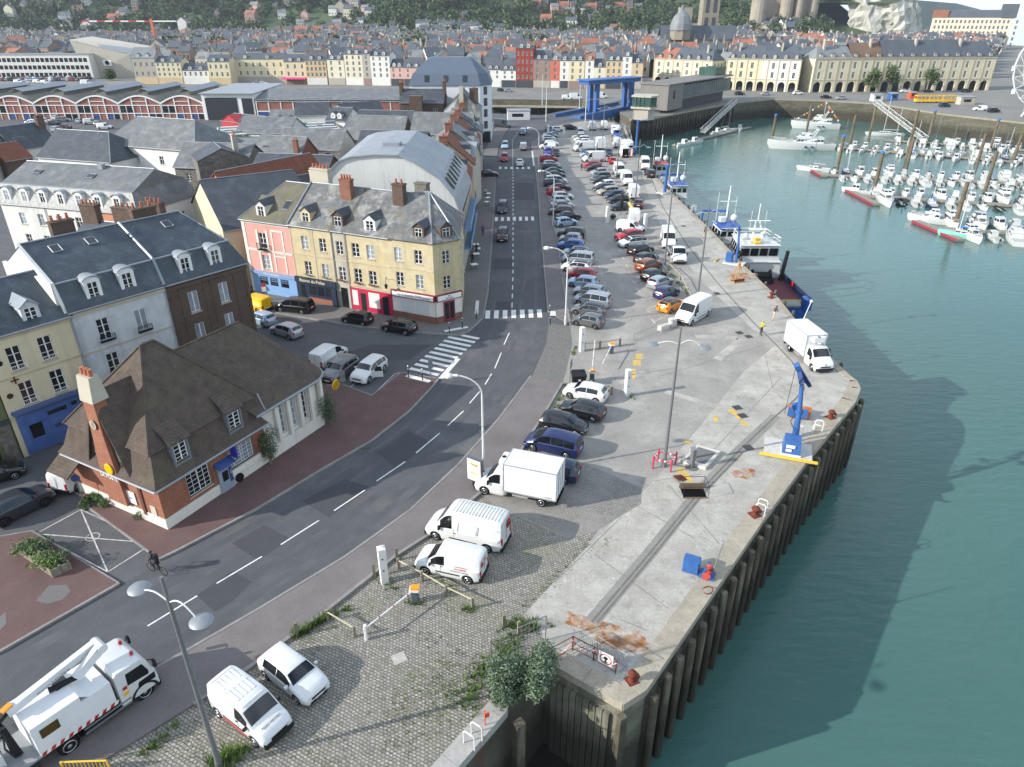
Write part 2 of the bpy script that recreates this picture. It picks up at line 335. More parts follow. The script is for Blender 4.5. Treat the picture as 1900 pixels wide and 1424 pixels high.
def along(pts,ds):
 out=[];acc=0;i=0
 cum=[0]
 for a,b in zip(pts,pts[1:]):cum.append(cum[-1]+(b-a).length)
 for d in ds:
  for j in range(len(pts)-1):
   if cum[j]<=d<=cum[j+1]or j==len(pts)-2:
    t=(d-cum[j])/max(1e-6,cum[j+1]-cum[j]);out.append(pts[j].lerp(pts[j+1],t));break
 return out,cum[-1]
mb=MB();ra,rb=GL(ROAD_R[1:19]),GL(ROAD_L[1:17]);ln,lm_=along(ra,[0])[1],along(rb,[0])[1];sa,sb=along(ra,[ln*i/70 for i in range(71)])[0],along(rb,[lm_*i/70 for i in range(71)])[0]
for f in(.14,.34,.64,.84):
 for i in range(70):
  p,q=sa[i].lerp(sb[i],f),sa[i+1].lerp(sb[i+1],f);n=(sb[i]-sa[i]).normalized()*.38;n1=(sb[i+1]-sa[i+1]).normalized()*.38;mb.poly([(v.x,v.y,.0055)for v in(p-n,q-n1,q+n1,p+n)])
structure('wheel_track',mb,mat('asphalt_worn',hx('#535457'),.7,.14,.35,stain=((*hx('#5d5e61'),.9),(*hx('#454649'),.5)),stain_scale=.2,stain_lo=.4,stain_hi=.6,fine=(10,.3)))
mb=MB()
for a,b in[((274,1162),(366,1106)),((402,1083),(486,1033)),((521,1011),(592,966)),((620,948),(677,910)),((699,893),(752,857)),((772,841),(816,804)),((831,790),(860,763)),((871,749),(890,727)),((900,714),(912,694)),((918,684),(930,655)),((935,640),(945,618))]:
 strip(mb,G(*a),G(*b),.11,.010)
cl=GL([(950,571),(952,500),(952,420),(952,340),(951,260),(960,246),(975,238)]);_,LL=along(cl,[0])
d=0
while d<LL-1.7:
 p,_=along(cl,[d,d+1.6]);strip(mb,p[0],p[1],.13,.010);d+=3.1
structure('centre_line',mb,M_line)
def zebra(px0,px1,n,ln,wd=.5,dirpx=None,name='zebra_crossing'):
 a,b=G(*px0),G(*px1);mb=MB();d=(b-a).normalized();dd=(G(*dirpx[1])-G(*dirpx[0])).normalized()
 for i in range(n):
  c=a.lerp(b,i/(n-1));
  h=dd*ln/2;s_=d*wd/2
  mb.poly([c-h-s_+Vector((0,0,.012)),c-h+s_+Vector((0,0,.012)),c+h+s_+Vector((0,0,.012)),c+h-s_+Vector((0,0,.012))])
 return structure(name,mb,M_line)
zebra((905,584),(1001,582),7,2.5,.55,((950,600),(950,560)))
zebra((921,407),(988,406),7,2.6,.5,((950,420),(950,400)))
zebra((928,312),(981,312),6,2.4,.5,((950,320),(950,305)))
zebra((787,690),(864,624),10,3.3,.5,((787,688),(830,698)))
mb=MB();strip(mb,G(818,703),G(850,666),.5,.012)
strip(mb,G(988,280),G(991,308),.5,.012);structure('stop_line',mb,M_line)
mb=MB()
for px in[((755,699),(798,711)),]:strip(mb,G(*px[0]),G(*px[1]),.55,.137)
strip(mb,G(1019,584),G(1031,584),1.4,.137);strip(mb,G(825,617),G(868,609),.5,.137);strip(mb,G(884,585),G(886,560),.4,.137)
structure('pavement_marking',mb,M_line)
mb=MB()
q=[(67,991),(150,946),(285,1008),(200,1062)]
for a,b in[(0,1),(1,2),(2,3),(3,0),(0,2),(1,3)]:strip(mb,G(*q[a]),G(*q[b]),.09,.012+.002*(a+b>3))
c=G(172,997)
for i in range(20):
 a,b=2*math.pi*i/20,2*math.pi*(i+1)/20;strip(mb,c+Vector((math.cos(a)*.42,math.sin(a)*.42,0)),c+Vector((math.cos(b)*.42,math.sin(b)*.42,0)),.07,.018)
structure('box_marking',mb,M_lineworn)
mb=MB()
for zx,zy in[(842,1165),(800,1060),(770,958),(733,855),(700,765),(668,682),(638,600),(608,518),(584,447),(560,378)]:
 p=G(1000+zx/5.933,380+zy/5.933);strip(mb,p+Vector((0,-.45,0)),p+Vector((-.03,.45,0)),.1,.012);strip(mb,p+Vector((-.5,.25,0)),p,.08,.013)
for zx,zy in[(517,1185),(463,1078),(411,968),(366,875),(320,788),(281,700),(245,620),(208,543),(172,470)]:
 p=G(1120+zx/5.477,380+zy/5.477);strip(mb,p+Vector((-.05,-.7,0)),p+Vector((-.25,.6,0)),.13,.012);strip(mb,p,p+Vector((1.5,1.0,0)),.08,.013)
strip(mb,G(1214,597),G(1240,584),.12,.012);strip(mb,G(1201,575),G(1228,562),.12,.012)
structure('bay_marking',mb,M_lineworn)
mb=MB()
for a,b in[((645,724),(672,700)),((690,735),(733,694)),((590,715),(690,735)),((733,694),(745,692)),((128,908),(152,921)),((670,681),(690,687))]:strip(mb,G(*a),G(*b),.1,.018)
structure('bay_marking',mb,M_lineworn)
mb=MB()
for cx_,cy_,sx_ in[(1186,662,1.4),(1181,674,1.3),(1172,690,1.1),(1170,700,1.0)]:
 p=G(cx_,cy_);mb.poly([p+Vector((-.42,-.62,.012)),p+Vector((.35,-.62,.012)),p+Vector((.5,.62,.012)),p+Vector((-.28,.62,.012))])
for a,b,wd in[((1260,870),(1280,895),.7),((1355,760),(1385,790),.5),((1325,772),(1330,782),.4),((1270,818),(1282,824),.4)]:strip(mb,G(*a),G(*b),wd,.013)
structure('yellow_marking',mb,M_yline)
mb=MB();strip(mb,G(1235,727),G(1362,764),.8,.011);strip(mb,G(1330,668),G(1375,630),.9,.011);strip(mb,G(1290,625),G(1368,627),1.0,.011);strip(mb,G(1195,690),G(1150,712),.5,.011)
structure('concrete_strip',mb,M_conc)
mb=MB()
for pts in([(1098,1155),(1210,1022),(1300,910),(1370,838),(1440,772),(1475,742),(1492,722),(1488,705),(1470,672),(1440,640),(1395,596),(1330,524),(1275,455),(1230,385),(1208,330)],[(1108,1156),(1218,1024),(1308,912),(1378,840)]):
 P=GL(pts)
 for a,b in zip(P,P[1:]):strip(mb,a,b,.16,.014)
structure('rail_slot',mb,M_joint)
mb=MB();P=GL([(1098,1155),(1210,1022),(1300,910),(1370,838),(1440,772)])
for a,b in zip(P,P[1:]):strip(mb,a,b,.9,.012)
structure('rail_strip',mb,mat('rail_strip',hx('#8f8c85'),.9,.15,.6,stain=(*hx('#77746d'),.8),stain_scale=.3,fine=(6,.35)))
mb=MB()
for a,b in[((1153,960),(1030,1080)),((1420,660),(1434,722)),((1434,722),(1458,730)),((1310,560),(1395,562)),((1300,880),(1215,893)),((1290,1000),(1120,905)),((1240,1130),(1105,1030)),((1335,1010),(1240,900)),((1420,640),(1220,700)),((1320,840),(1450,700)),((1180,890),(1210,905)),((1150,1150),(1200,1170))]:
 strip(mb,G(*a),G(*b),.04,.0125)
structure('concrete_joint',mb,M_joint)
mb=MB()
for q in[[(395,1085),(430,1060),(468,1080),(430,1118)],[(365,1105),(395,1085),(430,1118),(398,1136)],[(430,1008),(490,975),(540,1000),(478,1040)],[(560,930),(640,890),(690,905),(610,960)],[(700,840),(760,800),(800,822),(735,870)],[(915,480),(950,480),(950,500),(914,500)],[(955,340),(990,340),(992,372),(955,372)],[(560,680),(690,640),(800,640),(760,668),(690,672)],[(920,560),(946,560),(946,575),(918,575)],[(20,1345),(120,1290),(180,1310),(60,1380)]]:
 mb.poly([p+Vector((0,0,.007))for p in GL(q)])
structure('asphalt_patch',mb,M_patch)
mb=MB()
for q in[[(68,1118),(92,1090),(125,1088),(133,1100),(118,1116),(88,1124)],[(0,1150),(12,1138),(14,1160),(0,1175)]]:mb.poly([p+Vector((0,0,.137))for p in GL(q)])
structure('pavement_patch',mb,M_walk2)
def ragged(c,a,b,rz,seed,z):
 rn=random.Random(seed);pts=[]
 for i in range(26):
  t=2*math.pi*i/26;k=1+rn.uniform(-.28,.28);x,y=a*k*math.cos(t),b*k*math.sin(t);pts.append((c.x+x*math.cos(rz)-y*math.sin(rz),c.y+x*math.sin(rz)+y*math.cos(rz),z))
 return pts
mb=MB()
for(u,v),a,b,rz,sd in[((1078,1150),1.1,.32,-.5,1),((1110,1165),1.7,.5,-.35,2),((1150,1185),1.7,.75,-.35,3),((1190,1208),1.4,.3,-.4,4),((1165,1178),.7,.3,.2,8),((1380,880),1.0,.6,.3,5),((1378,512),2.4,1.3,.2,7)]:
 mb.poly(ragged(G(u,v),a,b,rz,sd,.0105+sd*.0004))
structure('rust_stain',mb,M_rustst)
for(u,v)in[(1375,769),(1368,758),(1378,772),(1388,831),(1372,618),(1389,625),(1376,770)][2:6]+[(1368,757),(960,737),(975,740),(1295,545),(1268,420),(1330,545)]:
 p=G(u,v);mb=MB();mb.cbox((p.x,p.y,.018),.75,.75,.012,.3)
 structure('drain_cover',mb,M_dark)
p=G(741,1222);mb=MB();mb.cbox((p.x,p.y,.02),.75,.7,.03,.5);structure('drain_cover',mb,M_conc)
mb=MB();mb.poly([(p.x+a,p.y+b,-6.85)for p,a,b in zip(GL([(850,1424),(941,1318),(1012,1226),(1156,1308)]),(-.5,-.5,0,.5),(-4,0,.5,0))]+[(EP[0].x-2.5,EP[0].y-5,-6.85)]);structure('slot_floor',mb,mat('slot_floor',hx('#2b2824'),.7,.3,1,fine=(4,.5)))  # near-black sheet just above the water, filling the dock slot
def wall_run(mb,pts,z0,z1,thick=.0):
 for a,b in zip(pts,pts[1:]):mb.add([(a.x,a.y,z0),(b.x,b.y,z0),(b.x,b.y,z1),(a.x,a.y,z1)],[(0,1,2,3)])
mb=MB();wall_run(mb,EM[0:5][::1],WATER_Z-1,0);wall_run(mb,EM[4:],WATER_Z-1,0)
tag(mb.thing('quay_wall',M_qwalld,'dark stained quay wall behind the timber fender piles of the car park quay','quay wall'))
mb=MB();wall_run(mb,EP,WATER_Z-1,0);wall_run(mb,[ES[-1],EP[0]],WATER_Z-1,0)
mb.thing('pier_wall',M_algae,'green stained end wall of the pier under the no entry sign','quay wall')
mb=MB();wall_run(mb,ES,WATER_Z-1,0)
mb.thing('slot_wall',M_qwalld,'dark wall of the narrow dock slot below the bush','quay wall')
mb=MB();wall_run(mb,EO,WATER_Z-1,0);mb.thing('pool_wall',M_qwall,'low wall on the near side of the inner basin','quay wall')
i0=EDGE_FAR.index((1171,222));i1=EDGE_FAR.index((1362,191))
mb=MB();wall_run(mb,EF[:i0+1],WATER_Z-1,0);mb.thing('basin_wall',M_qwall,'weathered stone wall on the far side of the inner basin','quay wall')
mb=MB();wall_run(mb,EF[i0:i1+1],WATER_Z-1,0);mb.thing('curved_wall',M_qwalld,'black curved harbour wall below the grey quayside building','quay wall')
mb=MB();wall_run(mb,EF[i1:],WATER_Z-1,0);mb.thing('harbour_wall',M_qwall,'tall algae stained harbour wall at the head of the marina','quay wall')
def coping(pts,wd,name,label,z1=.06,m=M_cope):
 mb=MB()
 for a,b in zip(pts,pts[1:]):
  d=(b-a);L=d.length;d.normalize();n=Vector((-d.y,d.x,0));k=max(1,int(L/1.6))
  for i in range(k):
   p=a.lerp(b,i/k);q=a.lerp(b,(i+1)/k-.015/L)
   mb.prism([p-n*.05,q-n*.05,q+n*wd,p+n*wd],-.45,z1)
 return mb.thing(name,m,label,'coping')
coping(EM[:5],1.15,'quay_coping','worn stone coping along the near quay edge above the fender piles')
coping(EM[4:],.7,'quay_coping','stone coping of the long straight quay where the fishing boats lie')
coping([EP[0],EP[1]],.9,'quay_coping','short stone coping at the outer corner of the pier',.066)
coping([ES[-1],EP[0]],1.0,'quay_coping','mossy coping across the pier end in front of the rusty railing',.072)
coping(ES[:3],1.0,'quay_coping','pale granite coping beside the dock slot at the bottom edge',.1,mat('granite',hx('#a8a59f'),.85,.12,1,fine=(6,.3)))
M_copef=mat('coping_far',hx('#8f8a78'),.9,.2,.3,stain=(*hx('#6a6b4c'),.7),stain_scale=.15)
coping(EF[i0:i1+1],.8,'quay_coping','concrete coping on top of the black curved wall',.05,M_copef)
coping(EF[i1:],.8,'quay_coping','mossy coping on the harbour wall in front of the arcades',.05,M_copef)
def pile_row(pts,step,r,top,label,group,off=.3,n=8,bottom=WATER_Z-1.2,lean=0.0,extra=False,start=.3):
 proto=None;_,L=along(pts,[0]);k=int((L-start)/step);cnt=0
 for i in range(k+1):
  d=start+i*step
  (p,q),_=along(pts,[d,min(L,d+.1)]);dr=(q-p)
  if dr.length<1e-4:continue
  dr.normalize();nn=Vector((dr.y,-dr.x,0));c=p+nn*off
  if proto is None:
   mb=MB();mb.tube((0,0,bottom-top),(0,0,-.25),r,r*.95,n);mb.lathe([(r*.95,-.25),(r*.85,-.06),(r*.4,0),(0,.01)],n)
   if extra:
    mb.box(-r*.5,-off,-1.2,r*.5,-r*.5,-.8);mb.box(-r*.5,-off,-3.4,r*.5,-r*.5,-3.0)
   me=mb.mesh('fender_pile',M_timber,sharp=40);proto=me
  o=link('fender_pile',proto,None,(c.x,c.y,top+random.uniform(-.12,.12)),(0,0,math.atan2(nn.y,nn.x)-math.pi/2+random.uniform(-.1,.1)));tag(o,label,'pile',group);cnt+=1
 return cnt
pile_row(EM[:5],1.55,.26,-.35,'grey weathered timber fender pile standing against the near quay wall','fender piles along the near quay',.42,9,extra=True)
pile_row(EM[7:],3.4,.2,.35,'dark timber fender pile between the long quay and the moored fishing boats','fender piles along the long quay',.35,7)
pile_row(EF[i0:i1+1],2.1,.26,-.5,'tall black fender pile on the curved wall opposite','fender piles on the curved wall',.35,6)
pile_row(GL([(905,184),(1080,186),(1140,195)]),2.4,.24,-2.6,'dark pile on the far wall of the inner basin','piles of the inner basin wall',.35,6)
mb=MB();P=GL([(905,184),(1080,186),(1140,195)])
for a,b in zip(P,P[1:]):
 d=(b-a).normalized();n_=Vector((d.y,-d.x,0));mb.prism([a,b,b+n_*2.6,a+n_*2.6],-2.9,-2.3)
mb.thing('timber_landing',M_cope,'long pale landing on dark piles at the back of the inner basin','landing stage')
a,b=ES[-1],EP[0];L=(b-a).length;d=(b-a)/L;nn=Vector((d.y,-d.x,0));fl=None
for i in range(9):
 p=a+d*(.7+i*(L-1.1)/9)+nn*.02
 mb=MB();hw_=(L-1.1)/9*.43;mb.box(-hw_,-.2,WATER_Z-.5,hw_,0,-1.05)
 if fl is None:fl=mb.mesh('fender_board',M_algae)
 tag(link('fender_board',fl,None,p,(0,0,math.atan2(d.y,d.x))),'upright green stained board on the end wall of the pier','fender board','boards on the pier end wall')
p=EP[0]+nn*.3+Vector((.1,-.05,0));mb=MB();mb.cbox((p.x,p.y,WATER_Z/2-.45),.42,.42,-WATER_Z,.5);mb.lathe([(.22,-.98),(.15,-.9),(0,-.88)],8,(p.x,p.y,0))
mb.thing('corner_post',M_timber,'square weathered post at the very corner of the pier','post')
p=G(950,1330)+Vector((.35,-.1,0));mb=MB();mb.cbox((p.x,p.y,WATER_Z/2-.3),.5,.45,-WATER_Z,.6)
mb.thing('dock_post',M_timber,'square timber post in the dock slot below the granite coping','post')
M_tyre=plain('tyre_rubber','#1c1c1d',.85,spec=.2)
M_rim=plain('rim_alloy','#a9abad',.35,.7)
M_rimd=plain('rim_dark','#2b2c2e',.5,.3)
M_glass=mat('car_glass',hx('#14181c'),.06,.1,2,spec=.7)
M_lamp=mat('lamp_glass',hx('#cfd4d8'),.15,.05,4,spec=.8)
M_tail=mat('tail_red',hx('#a81a16'),.25,.1,4,spec=.6)
M_plate=plain('plate_white','#d8d8d2',.5)
M_blk=plain('black_plastic','#202123',.65,spec=.3)
M_under=plain('under_dark','#111112',.9,spec=.1)
PAINTS={}
def paint(n,h,metal=.0,var=.04):
 PAINTS[n]=mat('paint_'+n,hx(h),.28,var,1.5,metal=metal,spec=.5,coat=.6);return PAINTS[n]
for n,h,mt in[('white','#d2d3d1',0),('silver','#a6abb0',.45),('grey','#6c6d6e',.45),('black','#161719',0),('red','#a5141d',0),('blue','#2f62a8',.2),('navy','#202c56',.2),('orange','#e88a12',0),('bronze','#8a4a22',.3),('yellow','#e9b70c',0),('pale blue','#9fb4c8',.35),('dark blue','#22304a',.2),('maroon','#3d141a',.1),('champagne','#b5aa97',.4),('violet','#3b3a9a',.1),('dark grey','#3a3e44',.35),('teal','#22424d',.2),('cream','#d8d2bd',0)]:paint(n,h,mt)
def interp(tab,x):
 if x<=tab[0][0]:return tab[0][1]
 for(a,p),(b,q)in zip(tab,tab[1:]):
  if x<=b:return p+(q-p)*(x-a)/(b-a)if b>a else q
 return tab[-1][1]
KINDS={'hatchback':dict(L=4.0,W=1.74,r=.31,wx=(1.22,-1.27),top=[(-2,.62),(-1.99,.98),(-1.93,1.04),(-1.62,1.38),(-1.45,1.435),(-.9,1.475),(-.2,1.48),(.25,1.42),(.45,1.36),(1.0,1.02),(1.1,.97),(1.6,.87),(1.88,.75),(1.97,.62),(2,.5)],belt=[(-2,.9),(-1,.96),(1.0,.9),(2,.6)],ws=(1.0,.42),rw=(-1.92,-1.62),side=[(-1.35,-.32),(-.26,.78)],roofw=.56),'city car':dict(L=3.55,W=1.63,r=.29,wx=(1.12,-1.15),top=[(-1.77,.62),(-1.76,.92),(-1.7,1.0),(-1.42,1.38),(-1.25,1.44),(-.7,1.49),(-.1,1.49),(.3,1.42),(.45,1.36),(.95,1.02),(1.05,.96),(1.4,.88),(1.66,.74),(1.75,.6),(1.77,.5)],belt=[(-1.77,.9),(-1,.96),(1.0,.92),(1.8,.6)],ws=(.95,.42),rw=(-1.69,-1.4),side=[(-1.2,-.42),(-.36,.72)],roofw=.54),'sedan':dict(L=4.4,W=1.78,r=.32,wx=(1.32,-1.33),top=[(-2.2,.55),(-2.19,.9),(-2.1,.96),(-1.75,1.0),(-1.5,1.06),(-.98,1.36),(-.7,1.42),(-.1,1.44),(.25,1.4),(.45,1.34),(1.05,1.0),(1.15,.96),(1.75,.86),(2.05,.72),(2.17,.6),(2.2,.48)],belt=[(-2.2,.88),(-1,.93),(1.0,.89),(2.2,.6)],ws=(1.05,.42),rw=(-1.5,-.98),side=[(-1.2,-.3),(-.24,.82)],roofw=.55),'estate car':dict(L=4.5,W=1.8,r=.32,wx=(1.35,-1.35),top=[(-2.25,.6),(-2.24,1.0),(-2.18,1.06),(-1.95,1.4),(-1.75,1.47),(-1.0,1.53),(-.1,1.54),(.4,1.46),(.58,1.4),(1.2,1.04),(1.3,.99),(1.8,.89),(2.1,.75),(2.22,.6),(2.25,.48)],belt=[(-2.25,.92),(-1,.96),(1.1,.92),(2.2,.6)],ws=(1.2,.55),rw=(-2.17,-1.95),side=[(-1.95,-1.2),(-1.14,-.16),(-.1,.95)],roofw=.58),'minivan':dict(L=4.65,W=1.86,r=.33,wx=(1.4,-1.42),top=[(-2.32,.6),(-2.31,1.06),(-2.25,1.14),(-2.08,1.58),(-1.9,1.66),(-1.0,1.73),(.0,1.74),(.5,1.66),(.7,1.58),(1.5,1.12),(1.62,1.04),(1.95,.93),(2.2,.76),(2.3,.6),(2.32,.48)],belt=[(-2.3,1.0),(-1,1.02),(1.3,.96),(2.3,.6)],ws=(1.5,.68),rw=(-2.24,-2.08),side=[(-2.0,-1.2),(-1.14,-.1),(-.04,1.12)],roofw=.62),'suv':dict(L=4.3,W=1.83,r=.36,wx=(1.3,-1.35),top=[(-2.15,.66),(-2.14,1.1),(-2.07,1.16),(-1.82,1.54),(-1.65,1.6),(-1.0,1.66),(-.1,1.66),(.3,1.6),(.48,1.52),(1.05,1.16),(1.16,1.1),(1.75,1.02),(2.0,.92),(2.12,.72),(2.15,.55)],belt=[(-2.1,1.04),(-1,1.08),(1.0,1.02),(2.1,.7)],ws=(1.05,.46),rw=(-2.06,-1.82),side=[(-1.75,-1.25),(-1.19,-.26),(-.2,.82)],roofw=.6),'small van':dict(L=4.4,W=1.84,r=.33,wx=(1.4,-1.4),top=[(-2.2,.6),(-2.19,1.5),(-2.15,1.72),(-2.0,1.8),(-1.0,1.85),(.2,1.85),(.5,1.78),(.68,1.7),(1.3,1.18),(1.42,1.1),(1.9,.98),(2.12,.82),(2.19,.62),(2.2,.48)],belt=[(-2.2,1.05),(-1,1.06),(1.1,1.0),(2.2,.65)],ws=(1.3,.66),rw=None,side=[(.12,1.0)],roofw=.72),'panel van':dict(L=5.5,W=2.02,r=.35,wx=(1.9,-1.75),top=[(-2.75,.6),(-2.74,2.1),(-2.68,2.36),(-2.5,2.44),(-1.0,2.5),(.6,2.5),(1.0,2.4),(1.25,2.2),(1.85,1.45),(2.0,1.34),(2.4,1.12),(2.64,.92),(2.73,.7),(2.75,.5)],belt=[(-2.7,1.2),(0,1.22),(1.6,1.16),(2.7,.7)],ws=(1.85,1.22),rw=None,side=[(.7,1.52)],roofw=.80),'van cab':dict(L=2.5,W=1.98,r=.35,wx=(.4,),top=[(-1.25,.6),(-1.24,1.9),(-1.18,2.02),(-.9,2.1),(-.5,2.08),(-.25,1.96),(.38,1.36),(.52,1.27),(.9,1.08),(1.14,.9),(1.23,.7),(1.25,.5)],belt=[(-1.25,1.18),(.2,1.14),(1.2,.7)],ws=(.38,-.28),rw=None,side=[(-.78,.08)],roofw=.8),}
def shape(k):
 K=KINDS[k];hw=K['W']/2;L2=K['L']/2;r=K['r'];R_=r+.06
 def W(x):
  e=abs(x)/L2
  return hw*(1-.14*max(0,e-.72)/.28*max(0,e-.72)/.28-(.035 if e>.98 else 0))
 def zb(x):
  b=.2+.1*max(0,(abs(x)/L2-.8)/.2)
  for wx in K['wx']:
   if abs(x-wx)<R_:b=max(b,r+math.sqrt(max(0,R_*R_-(x-wx)**2))*.98)
  return b
 def top(x):return interp(K['top'],x)
 def belt(x):return min(interp(K['belt'],x),top(x)-.04)
 def tw(x):
  t=top(x);h=max(0,t-interp(K['belt'],x));rm=max(p[1]for p in K['top'])-interp(K['belt'],x)
  f=min(1,h/max(.05,rm))
  return W(x)*(.93-f*(.93-K['roofw']/.87*.87/(hw/.87)))if False else W(x)*(.94*(1-f)+f*(K['roofw']/hw)*1.08)
 return K,W,zb,top,belt,tw
def body_sections(k):
 K,W,zb,top,belt,tw=shape(k);L2=K['L']/2;xs=set(p[0]for p in K['top']);R_=K['r']+.06
 for wx in K['wx']:
  for a in range(-6,7):xs.add(wx+R_*math.sin(a*math.pi/12.0))
  xs.add(wx-R_-.02);xs.add(wx+R_+.02)
 for i in range(-3,4):xs.add(i*L2/3.6)
 xs=sorted(x for x in xs if-L2<=x<=L2);out=[xs[0]]
 for x in xs[1:]:
  if x-out[-1]>.012:out.append(x)
 return out
def section(k,x):
 K,W,zb,top,belt,tw=shape(k);w_,b,t,s=W(x),zb(x),top(x),belt(x);b=min(b,t-.12);s=max(s,b+.08);t=max(t,s+.03)
 q=tw(x);m=max(b+.03,min(.45,s-.05))
 return[(w_*.93,b),(w_*.985,max(b+.015,m-.12)),(w_,m),(w_*.995,s-.03 if s-.03>m else m+.01),(w_*.965,s),(q,t-.045 if t-.045>s else s+.005),(q*.86,t),(q*.4,t+.022),(0,t+.026)]
def body_mesh(k,name,m):
 xs=body_sections(k);mb=MB();rings=[]
 for x in xs:
  h=section(k,x);rings.append([(x,y,z)for y,z in h]+[(x,-y,z)for y,z in h[-2::-1]])
 n=len(rings[0]);vs=[p for r_ in rings for p in r_];fs=[]
 for i in range(len(xs)-1):
  for j in range(n-1):fs.append((i*n+j,i*n+j+1,(i+1)*n+j+1,(i+1)*n+j))
  fs.append((i*n+n-1,i*n,(i+1)*n,(i+1)*n+n-1))
 fs.append(list(range(n))[::-1]);fs.append([(len(xs)-1)*n+j for j in range(n)])
 mb.add(vs,fs);return mb.mesh(name,[m],sharp=38)
def surf_top(k,x,y):
 h=section(k,x);pts=[h[5],h[6],h[7],h[8]];y=abs(y)
 for(a,za),(b,zb_)in zip(pts,pts[1:]):
  if b<=y<=a:return za+(zb_-za)*(a-y)/max(1e-6,a-b)
 return pts[0][1]
def glass_top(k,xa,xb,fr=.9,off=.014):
 mb=MB();rows=4;cols=6;vs=[];up=off
 xl=K_=[xa+(xb-xa)*(i/rows)for i in range(rows+1)]
 for x in xl:
  h=section(k,x);wd=h[5][0]*fr
  for j in range(cols+1):
   y=-wd+2*wd*j/cols;sl=1 if xa>xb else-1
   vs.append((x+(off if xa>0 else-off),y,surf_top(k,x,y)+off))
 fs=[(i*(cols+1)+j,i*(cols+1)+j+1,(i+1)*(cols+1)+j+1,(i+1)*(cols+1)+j)for i in range(rows)for j in range(cols)]
 mb.add(vs,fs);return mb.mesh('windscreen',[M_glass],sharp=60)
def glass_side(k,xa,xb,sgn,lo=.08,hi=.9):
 K,W,zb,top,belt,tw=shape(k);mb=MB()
 n=5;vs=[]
 rm=max(p[1]for p in K['top'])
 for i in range(n+1):
  x=xa+(xb-xa)*i/n;h=section(k,x);(y0,z0),(y1,z1)=h[4],h[5]
  for t in(lo,hi):vs.append((x,sgn*(y0+(y1-y0)*t+.016),z0+(z1-z0)*t))
 mb.add(vs,[(2*i,2*i+1,2*i+3,2*i+2)for i in range(n)]);return mb.mesh('side_window',[M_glass])
def wheel_meshes(r,wd=.2,steel=False):
 mb=MB();mb.lathe([(r*.62,-wd/2),(r*.93,-wd/2),(r,-wd*.35),(r,wd*.35),(r*.93,wd/2),(r*.62,wd/2)],18,axis='Y');ty=mb.mesh('wheel',[M_tyre],sharp=30)
 mb=MB();mb.lathe([(r*.68,-.005),(r*.6,.02),(r*.5,-.03),(r*.2,.0),(r*.12,.03),(0,.03)],18,axis='Y')
 ri=mb.mesh('rim',[M_rim],sharp=30)
 mb=MB()
 return ty,ri
WH={}
def wheel(parent,x,y,r,wd=.2,rimm=None):
 key=(round(r,2),wd,rimm.name if rimm else '')
 if key not in WH:
  t,q=wheel_meshes(r,wd)
  if rimm:q.materials[0]=rimm
  WH[key]=(t,q)
 t,q=WH[key];s=1 if y>0 else-1
 o=link('wheel',t,parent,(x,y-s*wd*.5,r));link('rim',q,o,(0,s*(wd*.5+.002),0),(0,0,0 if s>0 else math.pi));return o
SHARE={}
def shared(key,fn):
 if key not in SHARE:SHARE[key]=fn()
 return SHARE[key]
def rbox(mb,c,sx,sy,sz,b=.03):
 """box with chamfered long edges"""
 x,y,z=c;a,d,h=sx/2,sy/2,sz/2
 mb.prism([(x-a+b,y-d),(x+a-b,y-d),(x+a,y-d+b),(x+a,y+d-b),(x+a-b,y+d),(x-a+b,y+d),(x-a,y+d-b),(x-a,y-d+b)],z-h,z+h)
def simple(name,m,*boxes):
 mb=MB()
 for c,s in boxes:rbox(mb,c,*s,min(.03,s[0]*.3,s[1]*.3))
 return mb.mesh(name,[m])
